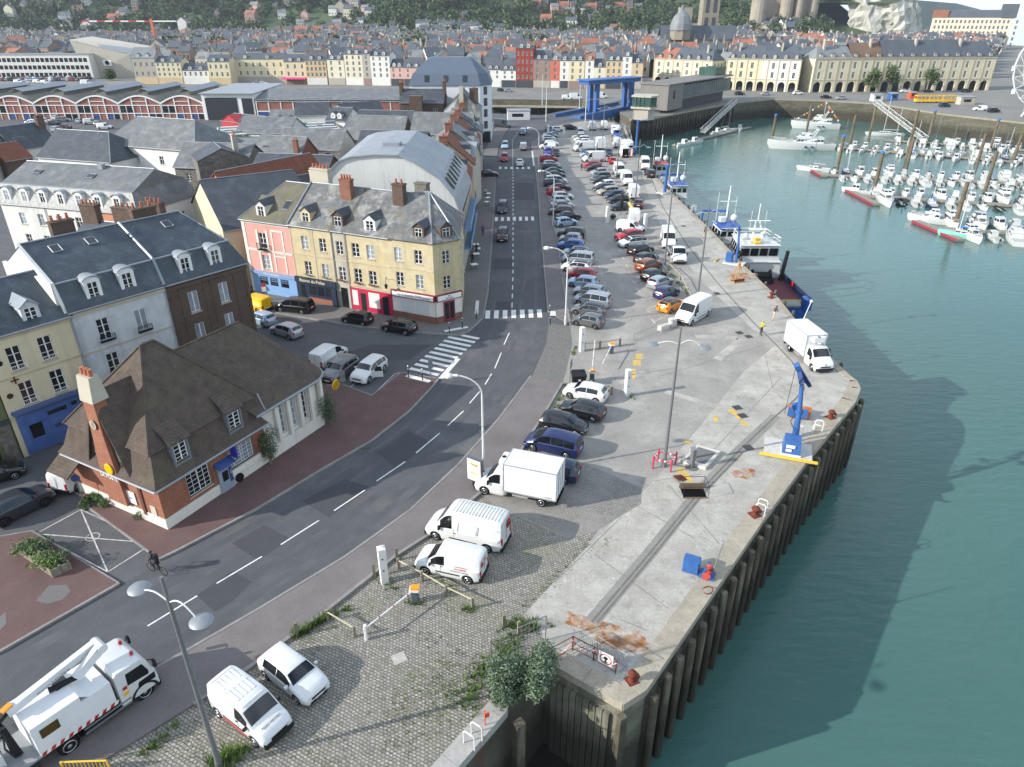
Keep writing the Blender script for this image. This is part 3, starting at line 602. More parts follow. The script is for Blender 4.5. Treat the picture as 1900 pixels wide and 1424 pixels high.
def car_parts(root,k,m,detail=2,roof=None,rimm=None):
 K,W,zb,top,belt,tw=shape(k);L2=K['L']/2;hw=K['W']/2
 body=link('body',shared(('body',k,m.name),lambda:body_mesh(k,'body',m)),root)
 link('windscreen',shared(('ws',k),lambda:glass_top(k,K['ws'][0]-.03,K['ws'][1]+.03,.92)),root)
 if K['rw']:
  def f():
   g=glass_top(k,K['rw'][0]+.03,K['rw'][1]-.02,.82);g.name='rear_window';return g
  link('rear_window',shared(('rw',k),f),root)
 for i,(a,b)in enumerate(K['side']):
  for s in(1,-1):link('side_window',shared(('sw',k,i,s),lambda:glass_side(k,a,b,s)),root)
 for wx in K['wx']:
  for s in(1,-1):wheel(root,wx,s*(hw-.01),K['r'],.2,rimm)
 if roof:
  def fr():
   mb=MB();xs=[x for x in body_sections(k)if K['rw'][1]<=x<=K['ws'][1]];vs=[]
   for x in xs:
    h=section(k,x)
    for y,z in h[5:]:vs.append((x,y*1.003,z+.01))
    for y,z in h[-2:4:-1]:vs.append((x,-y*1.003,z+.01))
   n=7;mb.add(vs,[(i*n+j,i*n+j+1,(i+1)*n+j+1,(i+1)*n+j)for i in range(len(xs)-1)for j in range(n-1)]);return mb.mesh('roof',[roof],sharp=40)
  link('roof',shared(('roof',k,roof.name),fr),root)
 if detail>=1:
  zt=.62 if K['W']<1.9 else .78
  hz=top(L2-.1)-.07
  for s in(1,-1):
   def hl(s=s):
    mb=MB();vs=[]
    for x in(L2-.34,L2-.2,L2-.075):
     h=section(k,x);y3,z3=h[4]
     for f_ in(0,1):vs.append((x+.02*f_,s*(W(x)*(1.006-.16*f_)),z3-.15+.13*f_ if f_==0 else min(top(x)+.012,z3+.03)))
    mb.add(vs,[(0,1,3,2),(2,3,5,4)]);y=W(L2-.02)
    mb.add([(L2-.075,s*W(L2-.075)*1.006,vs[4][2]),(L2-.075+.02,s*W(L2-.075)*.85,vs[5][2]),(L2+.012,s*y*.62,hz-.0),(L2+.012,s*y*.66,hz-.14)],[(0,1,2,3)])
    return mb.mesh('headlight',[M_lamp])
   link('headlight',shared(('hl',k,s),hl),root)
   def tl(s=s):
    mb=MB();zc=.82 if K['W']<1.9 else 1.0;y=W(-L2+.03)
    hh=.12 if k not in('small van','panel van')else .24
    rbox(mb,(-L2+.1,s*(y-.09),zc),.24,.2,hh*2,.04);return mb.mesh('tail_light',[M_tail])
   link('tail_light',shared(('tl',k,s),tl),root)
   def mr(s=s):
    mb=MB();x=K['ws'][0]-.28;h=section(k,x);rbox(mb,(x,s*(h[4][0]+.11),h[4][1]+.07),.13,.2,.13 if k not in('panel van','van cab')else .28,.03);return mb.mesh('door_mirror',[M_blk if 'van' in k else m])
   link('door_mirror',shared(('mr',k,s,m.name),mr),root)
  link('number_plate',shared(('np',k),lambda:simple('number_plate',M_plate,((L2+.012,0,.42),(.03,.5,.11)))),root)
  link('number_plate',shared(('np2',k),lambda:simple('number_plate',M_plate,((-L2-.008,0,.78 if K['rw']else .62),(.03,.5,.11)))),root)
  link('grille',shared(('gr',k),lambda:simple('grille',M_blk,((L2-.005,0,hz-.13),(.03,K['W']*.5,.12)),((L2-.0,0,.3),(.04,K['W']*.62,.13)))),root)
  if k in('panel van','small van','van cab'):
   def bp(x,sx):
    mb=MB();rbox(mb,(x,0,.4),sx,K['W']*.93,.3,.1);return mb.mesh('bumper',[M_blk])
   link('bumper',shared(('bf',k),lambda:bp(L2-.09,.26)),root)
   if k!='van cab':
    link('bumper',shared(('bb',k),lambda:bp(-L2+.04,.2)),root)
    link('door_seam',shared(('ds',k),lambda:simple('door_seam',M_blk,((-L2-.004,0,1.2 if K['W']>1.9 else 1.05),(.02,.025,1.5 if K['W']>1.9 else 1.1)))),root)
    for s in(1,-1):
     link('side_moulding',shared(('smd',k,s),lambda:simple('side_moulding',M_blk,((-.1,s*(hw+.004),.56),(K['L']*.36,.02,.09)),((.35 if K['W']<1.9 else .55,s*(hw-.006),.95),(.02,.02,.7)),((.28 if K['W']<1.9 else .47,s*(hw),1.0),(.16,.04,.035)))),root)
  else:
   for s in(1,-1):
    link('door_seam',shared(('dsm',k,s),lambda:simple('door_seam',M_under,*[((x,s*(W(x)-.006),.62),(.012,.02,.5))for x in(K['side'][-1][1]-.02,K['side'][-1][0]-.03,K['side'][-2][0]-.0 if len(K['side'])>2 else K['side'][0][0]+.15)])),root)
 return root
PROTO={}
PAINTNAME={}
def vehicle(k,color,name,loc,hd,label,cat,group=None,detail=2,roof=None,rimm=None,z=0.0,build=None):
 key=(k,color,detail,roof,rimm.name if rimm else None)
 if key not in PROTO or build:
  r=empty(name,(0,0,0));car_parts(r,k,PAINTS[color],detail,PAINTS[roof]if roof else None,rimm)
  if build:build(r)
  else:PROTO[key]=r
  o=r
 else:o=copy_tree(PROTO[key])
 o.location=(loc[0],loc[1],z+.006);o.rotation_euler=(0,0,hd);return tag(o,label,cat,group)
CATS={'hatchback':'car','city car':'car','sedan':'car','estate car':'car','minivan':'car','suv':'car','small van':'van','panel van':'van'}
def vname(k):return 'van' if 'van' in k and k!='minivan' else 'parked_car'
ORD=['first','second','third','fourth','fifth','sixth','seventh','eighth','ninth','tenth','eleventh','twelfth','thirteenth','fourteenth','fifteenth','sixteenth','seventeenth','eighteenth','nineteenth','twentieth','twenty-first','twenty-second','twenty-third','twenty-fourth','twenty-fifth','twenty-sixth','twenty-seventh','twenty-eighth','twenty-ninth','thirtieth','thirty-first','thirty-second','thirty-third','thirty-fourth','thirty-fifth','thirty-sixth','thirty-seventh']
def row(items,where,group):
 """items: (u, v, kind, colour, heading degrees[, roof colour[, own words]]) from the near end to the far end"""
 for i,it in enumerate(items):
  u,v,k,c,hd=it[:5];roof=it[5]if len(it)>5 else None;own=it[6]if len(it)>6 else None
  kk=k.replace('sedan','saloon').replace('suv','off-roader')
  d=f'{c} {kk}'+(f' with {roof} roof' if roof and not own else '')+(f' {own}' if own else '')
  lab=f'{d}, {ORD[i]} from the near end of the {where}'
  p=G(u,v);vehicle(k,c,vname(k),p,R(hd),lab,CATS[k],group,1 if p.y>170 else 2,roof)
ROW_A=[(1091,604,'city car','grey',151),(1091,584,'hatchback','grey',155,'black','with bicycle rack'),(1098,566,'minivan','silver',155),(1092,549,'hatchback','silver',156),(1081,532,'hatchback','pale blue',158),(1078,517,'hatchback','red',160),(1069,503,'hatchback','white',160,'black'),(1072,488,'minivan','silver',162),(1068,476,'hatchback','silver',165,'dark grey'),(1059,462,'hatchback','blue',165),(1058,450,'city car','silver',168),(1060,441,'suv','black',165),(1049,419,'hatchback','pale blue',25),(1054,408,'sedan','black',20),(1040,400,'suv','maroon',175),(1043,387,'sedan','silver',10),(1040,378,'city car','white',12),(1044,370,'hatchback','white',12),(1033,362,'hatchback','red',15),(1039,354,'sedan','maroon',12),(1028,346,'estate car','dark blue',10),(1032,341,'minivan','white',8),(1030,330,'sedan','dark grey',10),(1029,323,'sedan','teal',8),(1024,316,'estate car','dark blue',8),(1023,310,'hatchback','silver',5),(1018,301,'suv','red',8),(1017,287,'minivan','violet',-90),(1031,289,'suv','black',-95),(1016,277,'small van','white',178),(1023,271,'hatchback','white',5),(1018,266,'hatchback','silver',5),(1018,261,'hatchback','white',5),(1021,256,'sedan','silver',5),(1026,254,'hatchback','blue',60)]
row(ROW_A,'kerbside row','vehicles parked in the kerbside row')
ROW_B=[(1244,574,'hatchback','orange',47,'black'),(1236,551,'hatchback','navy',46),(1224,532,'hatchback','silver',44),(1212,518,'hatchback','black',43),(1203,501,'suv','bronze',42),(1198,487,'hatchback','black',40),(1188,472,'suv','black',38,None,'with white roof bars'),(1173,457,'estate car','white',-162,'black'),(1166,446,'suv','red',-160),(1169,431,'small van','white',-28)]
row(ROW_B,'inner row','vehicles parked in the inner row')
ROW_C=[(1152,390,'sedan','dark grey',-170),(1146,377,'hatchback','black',-165),(1139,368,'hatchback','dark blue',-160),(1127,361,'estate car','champagne',-158),(1118,355,'hatchback','black',-158),(1123,348,'hatchback','white',-158),(1115,340,'sedan','dark grey',-160),(1113,333,'estate car','grey',-160),(1111,325,'hatchback','silver',-160),(1103,317,'sedan','maroon',-165),(1098,311,'sedan','red',-165),(1101,301,'panel van','white',-168),(1090,292,'hatchback','pale blue',-168),(1091,287,'hatchback','dark blue',-168),(1083,281,'panel van','white',-170),(1078,273,'hatchback','silver',-172),(1081,268,'hatchback','white',-172),(1079,263,'estate car','white',-172),(1075,258,'sedan','champagne',-172),(1077,251,'small van','white',-90)]
row(ROW_C,'far inner row','vehicles parked in the far inner row')
for it,lab in[((1098,241,'panel van','white',90),'white panel van backed to the railing at the far end of the car park'),((1120,240,'panel van','white',90),'white panel van at the far end, next to the white camper'),((1144,273,'panel van','white',90),'white panel van behind the blue and white camper'),((1175,415,'panel van','white',84),'white panel van showing its rear beside the tall white post'),((1174,366,'panel van','white',90),'white panel van showing its rear behind the van with a roof hatch'),((1148,325,'panel van','white',-88),'white panel van nosing forward in front of the small red car'),((1162,341,'panel van','white',-88),'white high cab van with a black roof hatch on the quay'),((1196,313,'panel van','white',-95),'white panel van beside the red fishing boat'),((1205,328,'suv','black',92),'black car standing behind the white van near the red boat'),((1184,384,'sedan','maroon',80),'dark car behind the white panel van next to the tall lamp post'),((1128,289,'suv','dark blue',-88),'dark blue pickup style car in front of the white box truck'),((1135,303,'hatchback','red',90),'small red car squeezed behind a white van on the quay'),((1057,241,'suv','black',10),'black car by the white gate post at the far end'),((1033,244,'hatchback','white',20),'white car beside the gate post at the far end'),((1018,246,'suv','dark grey',-80),'dark grey car waiting between the two white gate posts'),((932,392,'minivan','dark grey',-92),'dark grey people carrier driving towards us before the second crossing'),((932,444,'suv','maroon',-92),'dark off-roader driving towards us past the second zebra crossing'),((936,298,'minivan','red',-92),'red people carrier driving towards us beyond the far zebra crossing'),((937,275,'minivan','pale blue',-92),'pale blue car following the red people carrier'),((964,307,'sedan','white',90),'white saloon driving away over the far zebra crossing'),((971,278,'small van','silver',90),'silver van driving away behind the white saloon'),((971,250,'small van','pale blue',80),'pale van driving away towards the blue bridge'),((931,237,'panel van','dark grey',-30),'dark van on the corner of the white apartment block'),((906,328,'sedan','black',5),'black car waiting in the narrow side street')]:
 u,v,k,c,hd=it;p=G(u,v);nm=vname(k)if v!=392 else 'car'
 vehicle(k,c,nm,p,R(hd),lab,CATS[k],None,1 if p.y>170 else 2)
NEAR=[(1086,738,'hatchback','white',155,'white hatchback nearest the wheelie bin'),(1080,771,'hatchback','black',152,'black hatchback parked next to the white one by the bin'),(1046,797,'hatchback','black',-20,'black hatchback facing the quay, next to the blue people carrier'),(1026,835,'minivan','navy',156,'dark blue people carrier parked beside the white box truck'),(1020,882,'estate car','dark blue',160,'dark blue car almost hidden behind the white box truck'),(547,1264,'hatchback','white',-36,'white hatchback on the cobbles facing the dock'),(548,578,'minivan','black',164,'black people carrier parked outside the dark blue bistro'),(664,600,'city car','black',158,'small black car parked outside the red shopfront'),(741,615,'hatchback','black',156,'glossy black car nearest the zebra crossing by the corner cafe'),(533,622,'hatchback','silver',146,'silver grey hatchback in the open side street'),(486,600,'hatchback','pale blue',146,'pale hatchback half hidden by the post office roof'),(633,697,'suv','grey',-113,'grey car in the bays behind the post office'),(40,950,'suv','dark grey',57,'dark grey off-roader with roof rails at the left edge'),(-8,892,'hatchback','black',40,'black car cut off by the left edge')]
for u,v,k,c,hd,lab in NEAR:vehicle(k,c,'parked_car',G(u,v),R(hd),lab,'car',None,2,None,M_rimd if 'off-roader' in lab else None)
def open_door(r):
 mb=MB();
 M=Matrix.Translation((.75,.88,0))@Matrix.Rotation(R(180-62),4,'Z')
 mb.M=M;mb.box(0,-.04,.42,1.0,.04,1.02);mb.build('door',[PAINTS['white']],r)
 mb=MB(M);mb.add([(.1,0,1.02),(.95,0,1.02),(.85,0,1.5),(.45,0,1.5)],[(0,1,2,3)]);mb.build('door_window',[M_glass],r)
vehicle('suv','white','parked_car',G(686,698),R(-113),'white car with its driver door open by the red pavement','car',None,2,None,None,0,open_door)
vehicle('small van','white','van',G(612,672),R(67),'white van just beyond the curved end of the post office roof','van')
vehicle('small van','yellow','van',G(474,574),R(150),'bright yellow postal van outside the blue oyster bar','van')
def text(name,body,size,parent,loc,rot,m,ext=.004,align='CENTER'):
 cu=bpy.data.curves.new(name,'FONT');cu.body=body;cu.size=size;cu.extrude=ext;cu.align_x=align;cu.align_y='CENTER';cu.resolution_u=2
 o=bpy.data.objects.new(name,cu);COL.objects.link(o)
 dg=bpy.context.evaluated_depsgraph_get();me=bpy.data.meshes.new_from_object(o.evaluated_get(dg));COL.objects.unlink(o);bpy.data.objects.remove(o)
 me.materials.clear();me.materials.append(m);me.name=name
 return link(name,me,parent,loc,rot)
M_ink=plain('ink_dark','#2b2b30',.7);M_inkw=plain('ink_white','#e8e6df',.6);M_inkred=plain('ink_red','#b3231f',.6)
def berlingo(r):
 text('lettering','CHAUFFAGE',.16,r,(-.95,.93,1.22),(R(90),0,R(180)),M_inkred);text('lettering','PLOMBERIE',.16,r,(-.95,.93,1.05),(R(90),0,R(180)),M_inkred)
 text('lettering','02 35 40 03 76 - depannage',.1,r,(-.9,.94,.86),(R(90),0,R(180)),M_ink)
 mb=MB();mb.lathe([(.17,0),(.17,.012),(0,.012)],18,(0,0,0));mb.build('emblem',M_inkred,r,loc=(-2.2,.35,1.3),rot=(0,R(-90),0))
 text('lettering','RM',.2,r,(-2.215,-.3,1.3),(R(90),0,R(-90)),M_inkred)
vehicle('small van','white','van',G(838,1058),R(163),'white tradesman van with red lettering nearest the wooden rail','van',None,2,None,None,0,berlingo)
def roof_ribs(r,k,n,m,ln=1.2,x0=-1.9,x1=.5):
 mb=MB();w_=KINDS[k]['roofw']
 for i in range(n):
  x=x0+(x1-x0)*i/(n-1);mb.box(x-.03,-w_*.8,surf_top(k,x,w_*.8)-.02,x+.03,w_*.8,surf_top(k,x,0)+.022)
 mb.build('roof_ribs',m,r)
def master(r):
 roof_ribs(r,'panel van',15,mat('dirty_white',hx('#c3c3ba'),.7,.1,3,stain=(*hx('#75776a'),.8),stain_scale=2.2),x0=-2.4,x1=.7)
 mb=MB();mb.cbox((-2.765,-.45,1.75),.02,.55,.5);mb.build('rear_sticker',M_inkred,r);mb=MB();mb.cbox((-2.77,-.45,1.55),.02,.55,.22);mb.build('rear_sticker',M_blk,r)
 mb=MB()
 for x0,x1 in((-2.5,-1.1),(-1.0,.3)):
  for z in(1.05,1.95):mb.box(x0,.985,z,x1,1.012,z+.03)
  for x in(x0,x1):mb.box(x-.015,.985,1.05,x+.015,1.012,1.98)
 mb.build('side_panel',PAINTS['white'],r)
vehicle('panel van','white','van',G(868,998),R(160),'white panel van with a dirty ribbed roof beside the tradesman van','van',None,2,None,None,0,master)
def partner(r):
 roof_ribs(r,'small van',3,PAINTS['white']);
 mb=MB()
 for y in(-.45,-.25,0,.25,.45):
  for x0,x1 in((-1.8,-1.0),(-.85,.1)):mb.box(x0,y-.06,surf_top('small van',x1,.45)-.02,x1,y+.06,surf_top('small van',(x0+x1)/2,0)+.025)
 mb.build('roof_ribs',PAINTS['white'],r)
 text('lettering','PEGGY NATURAL',.14,r,(1.72,0,1.075),(R(18),0,R(90)),M_ink)
 mb=MB();mb.box(-.9,-.935,.36,.9,-.915,.44);mb.build('red_stripe',M_inkred,r)
vehicle('small van','white','van',G(468,1333),R(-34),'white van with lettering on its bonnet next to the white hatchback','van',None,2,None,None,0,partner)
def ladder_rack(r):
 mb=MB()
 for y in(-.55,.55):mb.box(-2.0,y-.03,1.93,.5,y+.03,1.99)
 for i in range(8):x=-1.9+i*.33;mb.box(x-.025,-.55,1.94,x+.025,.55,1.98)
 for x in(-1.8,.3):
  for y in(-.55,.55):mb.box(x-.03,y-.03,1.78,x+.03,y+.03,1.94)
 mb.build('ladder_rack',plain('alu','#9a9da0',.4,.6),r)
vehicle('small van','white','van',G(152,888),R(80),'white van with a ladder rack beside the post office end wall','van',None,2,None,None,0,ladder_rack)
vehicle('panel van','white','van',G(1285,592),R(48-180),'white panel van with a sunscreen in front, beside concrete blocks','van',None,2,None,None,0,lambda r:roof_ribs(r,'panel van',8,PAINTS['white'],x0=-2.3,x1=.6))
vehicle('panel van','white','van',G(1238,455),R(-96),'tall white van standing with its door ajar behind the small tipper truck','van')
M_boxw=mat('truck_white',hx('#dcdddd'),.5,.03,1.2,stain=(*hx('#b9bab6'),.35),stain_scale=.7)
def box_truck(px,hd,label,L=3.9,Hh=2.3,W=2.15,reefer=True,emblem=False):
 r=empty('box_truck',(0,0,0));c=empty('cab',(0,0,0));bpy.data.objects.remove(c)
 tmp=empty('cab_frame',(0,0,0));car_parts(tmp,'van cab',PAINTS['white'],2)
 for ch in KIDS[tmp.name]:
  ch.parent=r;KIDS.setdefault(r.name,[]).append(ch);ch.location.x+=L/2+.35
 KIDS.pop(tmp.name);bpy.data.objects.remove(tmp)
 z0=.78;mb=MB();mb.prism([(-L/2-.75,-W/2),(L/2-.75,-W/2),(L/2-.75,W/2),(-L/2-.75,W/2)],z0,z0+Hh);mb.build('cargo_box',M_boxw,r)
 mb=MB();t=.05;x0,x1=-L/2-.75,L/2-.75;zz=z0+Hh
 for y in(-W/2,W/2):mb.box(x0-.01,y-t/2-.004,zz-.06,x1+.01,y+t/2+.004,zz+.012);mb.box(x0-.01,y-t/2-.004,z0-.02,x1+.01,y+t/2+.004,z0+.08)
 for x in(x0,x1):
  for y in(-W/2,W/2):mb.box(x-t/2-.004,y-t/2-.006,z0,x+t/2+.004,y+t/2+.006,zz+.013)
  mb.box(x-t/2-.005,-W/2,zz-.05,x+t/2+.005,W/2,zz+.014)
 mb.build('corner_trim',plain('alu_trim','#b4b7b9',.4,.5),r)
 mb=MB();mb.box(x0-.022,-.012,z0+.05,x0-.004,.012,zz-.05)
 for y in(-.5,.5):mb.box(x0-.035,y-.018,z0+.05,x0-.006,y+.018,zz-.05)
 mb.build('rear_door',plain('door_bar','#8b8e90',.5,.4),r)
 mb=MB();mb.box(x0+.1,-.42,.45,L/2+.2,.42,z0-.01);mb.box(x0-.05,-W/2+.1,.42,x0+.1,W/2-.1,.58);mb.build('chassis',M_under,r)
 for s in(1,-1):
  wheel(r,-L/2+.35,s*(W/2-.06),.36,.3,M_rim)
  mb=MB();mb.box(-.6,s*(W/2-.06)-.02,.48,.55,s*(W/2-.06)+.02,.62);mb.build('side_guard',plain('alu_trim','#b4b7b9',.4,.5),r)
 if reefer:
  mb=MB();rbox(mb,(L/2-.5,0,z0+Hh-.35),.5,1.3,.5,.1);mb.lathe([(.18,0),(.16,.03),(0,.03)],14,(L/2-.2,.0,z0+1.62));mb.build('cooling_unit',M_boxw,r)
  mb=MB();mb.lathe([(.16,0),(.16,.02),(0,.02)],14,(L/2-.45,0,z0+Hh-.1));mb.build('fan',M_blk,r)
 if emblem:
  mb=MB();mb.add([(0,-.1,0),(0,0,.16),(0,.1,0),(0,0,-.16)],[(0,1,2,3)]);mb.build('emblem',M_rim,r,loc=(L/2+.35+1.25+.03,0,.92))
 else:text('lettering','Lamberet',.14,r,(-L/2-.2,W/2+.012,z0+.2),(R(90),0,R(180)),M_ink)
 p=G(*px);r.location=(p.x,p.y,.006);r.rotation_euler=(0,0,R(hd));return tag(r,label,'truck')
box_truck((972,918),161,'white box truck parked beside the blue people carrier, nose towards the road')
box_truck((1494,664),-82,'white refrigerated box truck standing alone at the quay edge',4.1,2.3,2.15,True,True)
box_truck((1113,278),92,'white box truck seen from behind among the far parked cars',3.6,2.3,2.1,False,True)
def camper(px,hd,label,stripe):
 r=box_truck(px,hd,label,3.6,2.1,2.2,False,True);r.name='camper_van';r['category']='camper van'
 mb=MB();mb.prism([(1.0,-1.0),(2.2,-.85),(2.35,0),(2.2,.85),(1.0,1.0)],2.12,2.75);mb.build('sleeping_alcove',M_boxw,r)
 mb=MB()
 for s in(1,-1):mb.cbox((-.8,s*1.105,1.9),1.1,.03,.6)
 mb.build('side_window',M_glass,r)
 return r
camper((1143,254),-88,'white camper van facing us near the quay gate',0);camper((1164,284),-86,'white camper van with an alcove beside the quay crane',1)
def pickup(px,hd,label):
 r=empty('flatbed_truck',(0,0,0));tmp=empty('cab_frame',(0,0,0));car_parts(tmp,'van cab',PAINTS['white'],2)
 for ch in KIDS[tmp.name]:ch.parent=r;KIDS.setdefault(r.name,[]).append(ch);ch.location.x+=1.5
 KIDS.pop(tmp.name);bpy.data.objects.remove(tmp)
 mb=MB();mb.box(-2.7,-1.0,.8,.2,1.0,.88)
 for y in(-1.0,.96):mb.box(-2.7,y,.88,.2,y+.04,1.25)
 mb.box(-2.72,-1.0,.88,-2.68,1.0,1.25);mb.box(.16,-1.0,.88,.2,1.0,1.7);mb.build('flatbed',plain('bed_grey','#8d9092',.6,.2),r)
 mb=MB();mb.box(-2.6,-.4,.45,1.0,.4,.8);mb.build('chassis',M_under,r)
 mb=MB();rbox(mb,(-.5,.3,1.1),.7,.6,.45,.05);mb.build('red_box',M_inkred,r)
 for s in(1,-1):wheel(r,-1.6,s*.98,.35,.24)
 p=G(*px);r.location=(p.x,p.y,.006);r.rotation_euler=(0,0,R(hd));return tag(r,label,'truck')
pickup((1255,481),-92,'white tipper truck facing us in front of the tall white van')
def opendoor2(r):
 mb=MB();mb.cbox((-2.9,-1.35,1.35),.5,.06,1.6,.9);mb.build('rear_door',plain('door_inside','#c9a48f',.6),r)
 mb=MB();mb.cbox((-2.757,.1,1.35),.02,1.5,1.6);mb.build('load_opening',M_under,r)
vehicle('panel van','white','van',G(1157,290),R(92),'white van with its rear doors open beside the blue quay crane','van',None,1,None,None,0,opendoor2)
def lorry():
 r=empty('platform_lorry',(0,0,0));Wt=2.3
 W2=Wt/2
 mb=MB()
 prof=[(2.55,.55),(2.55,1.0),(2.5,1.5),(2.2,2.45),(2.05,2.62),(1.9,2.68),(.75,2.72),(.62,2.6),(.6,.6)]
 n=len(prof)
 def ring(y,k):return[((1.6+(x-1.6)*k),y,z if z<2.4 else z-(1-k)*.4)for x,z in prof]
 rings=[ring(-W2,.975),ring(-W2+.12,1),ring(W2-.12,1),ring(W2,.975)]
 vs=[p for q in rings for p in q];fs=[]
 for i in range(3):
  for j in range(n):fs.append((i*n+j,i*n+(j+1)%n,(i+1)*n+(j+1)%n,(i+1)*n+j))
 fs+=[list(range(n))[::-1],[3*n+j for j in range(n)]]
 mb.add(vs,fs);mb.build('cab',PAINTS['white'],r,sharp=30)
 mb=MB();mb.add([(2.545,-1.0,1.5),(2.545,1.0,1.5),(2.27,.95,2.32),(2.27,-.95,2.32)],[(0,1,2,3)]);mb.build('windscreen',M_glass,r)
 for s in(-1,1):
  mb=MB();y=s*(W2+.012);mb.add([(1.1,y,1.62),(2.15,y,1.5),(2.18,y,1.72),(1.98,y,2.34),(1.15,y,2.36)],[(0,1,2,3,4)]);mb.build('side_window',M_glass,r)
  mb=MB();mb.cbox((2.5,s*(W2+.12),2.0),.12,.2,.45);mb.tube((2.3,s*(W2-.1),2.25),(2.5,s*(W2+.1),2.25),.03);mb.build('door_mirror',M_blk,r)
  mb=MB();mb.add([(1.5,s*(W2+.014),1.05),(2.4,s*(W2+.014),1.0),(2.42,s*(W2+.014),1.4),(1.6,s*(W2+.014),1.38)],[(0,1,2,3)]);mb.build('lower_window',M_glass,r)
  wheel(r,1.75,s*(W2-.02),.48,.3);wheel(r,-1.95,s*(W2-.02),.48,.42)
  mb=MB()
  for a in range(9):
   t0=math.pi*a/9;t1=math.pi*(a+1)/9
   for rr in(.56,):mb.add([(1.75+rr*math.cos(t0),s*(W2+.03),.48+rr*math.sin(t0)),(1.75+rr*math.cos(t1),s*(W2+.03),.48+rr*math.sin(t1)),(1.75+.7*math.cos(t1),s*(W2+.03),.48+.66*math.sin(t1)),(1.75+.7*math.cos(t0),s*(W2+.03),.48+.66*math.sin(t0))],[(0,1,2,3)])
  mb.build('wheel_arch',M_blk,r)
 mb=MB();rbox(mb,(2.5,0,.5),.24,2.2,.42,.08);mb.build('bumper',M_blk,r)
 mb=MB();mb.box(-4.2,-.5,.5,2.2,.5,.95);mb.box(-1.4,-1.05,.45,1.1,1.05,.7);mb.build('chassis',M_under,r)
 mb=MB();mb.box(-.9,-W2,.98,.45,W2,2.5);mb.build('equipment_body',M_boxw,r)
 mb=MB();mb.prism([(-3.05,-W2-.01),(-.9,-W2-.01),(-.9,W2+.01),(-3.05,W2+.01)],.98,2.85);mb.add([(-.9,-W2,2.85),(-.55,-W2,2.5),(-.55,W2,2.5),(-.9,W2,2.85)],[(0,1,2,3)]);mb.build('workshop_body',M_boxw,r)
 mb=MB();y=-W2-.022;mb.add([(-2.75,y,1.95),(-1.95,y,1.95),(-1.95,y,2.5),(-2.75,y,2.5)],[(0,1,2,3)]);mb.build('side_window',plain('amber_glass','#3d3218',.2),r)
 mb=MB();mb.box(-1.35,.0,2.86,-.75,.7,2.9);mb.build('roof_hatch',M_glass,r)
 for ci,mm in enumerate((M_inkred,M_inkw)):
  mb=MB()
  for i in range(18):
   if i%2!=ci:continue
   x=-3.05+i*3.5/18;y=-W2-.02;mb.add([(x,y,1.0),(x+.195,y,1.0),(x+.3,y,1.2),(x+.105,y,1.2)],[(0,1,2,3)])
  mb.build('warning_stripe',mm,r)
 mb=MB();mb.box(-1.2,-W2-.02,.78,1.1,-W2+.06,.86);mb.box(-1.2,-W2-.02,.5,1.1,-W2+.06,.58);mb.build('side_guard',plain('alu','#9a9da0',.4,.6),r)
 mb=MB();mb.box(-4.3,-W2,.95,-3.05,W2,1.05);mb.build('tail_deck',plain('bed_grey','#8d9092',.6,.2),r)
 mb=MB();mb.box(-3.9,-W2,.3,-3.4,-W2+.35,.95);mb.build('outrigger',M_blk,r)
 mb=MB()
 def beam(p,q,w0,h0,w1,h1):
  p,q=Vector(p),Vector(q);d=(q-p).normalized();s_=Vector((0,1,0))if abs(d.y)<.9 else Vector((1,0,0));s_=(s_-d*s_.dot(d)).normalized();u_=d.cross(s_)
  vs=[]
  for c,a,b in((p,w0,h0),(q,w1,h1)):
   for i,j in((-1,-1),(1,-1),(1,1),(-1,1)):vs.append(c+s_*a/2*i+u_*b/2*j)
  mb.add(vs,[(3,2,1,0),(4,5,6,7),(0,1,5,4),(1,2,6,5),(2,3,7,6),(3,0,4,7)])
 beam((-3.3,.25,3.2),(.95,.55,3.65),.36,.42,.3,.36);mb.build('lower_boom',PAINTS['white'],r)
 mb=MB();beam((.98,.12,3.62),(-.5,-.05,2.95),.3,.5,.26,.42);mb.build('upper_boom',PAINTS['white'],r)
 mb=MB();mb.tube((.95,.75,3.6),(.95,-.1,3.6),.24,.24,14);mb.build('boom_elbow',PAINTS['white'],r)
 mb=MB();beam((-.4,-.05,2.98),(-1.6,.2,3.0),.2,.2,.2,.2);mb.build('hydraulic_ram',M_blk,r)
 text('lettering','FRANCE ELEVATEUR',.17,r,(-1.3,.05,3.42),(R(84),R(-6),R(4)),M_ink)
 mb=MB();beam((-3.2,.3,3.25),(-3.9,.1,3.05),.22,.2,.2,.2);beam((-3.7,-.2,3.0),(-3.6,-.2,1.1),.22,.2,.3,.3);beam((-3.7,.1,3.0),(-3.7,.1,1.1),.16,.16,.2,.2);mb.tube((-3.9,.5,3.0),(-3.9,-.6,2.9),.09);mb.path([(-3.8,-.4,2.9),(-4.0,-.7,2.3),(-3.8,-.6,1.4),(-3.6,-.3,1.1)],.04);mb.build('pivot_frame',M_blk,r)
 mb=MB();beam((-3.0,.3,3.48),(-3.45,.25,3.4),.3,.1,.3,.1);mb.build('orange_marker',PAINTS['orange'],r)
 mb=MB();x0,x1,y0,y1,z0,z1=-5.3,-4.2,-.55,.65,1.25,2.3
 mb.box(x0,y0,z0,x1,y1,z0+.08);mb.box(x0,y0,z0,x0+.05,y1,z0+.75);mb.box(x0,y0,z0,x1,y0+.05,z0+.7);mb.box(x0,y1-.05,z0,x1,y1,z0+.7)
 for p,q in(((x0,y0,z1),(x1,y0,z1)),((x0,y1,z1),(x1,y1,z1)),((x0,y0,z1),(x0,y1,z1))):mb.tube(p,q,.03)
 for x in(x0,x1):
  for y in(y0,y1):mb.tube((x,y,z0),(x,y,z1),.03)
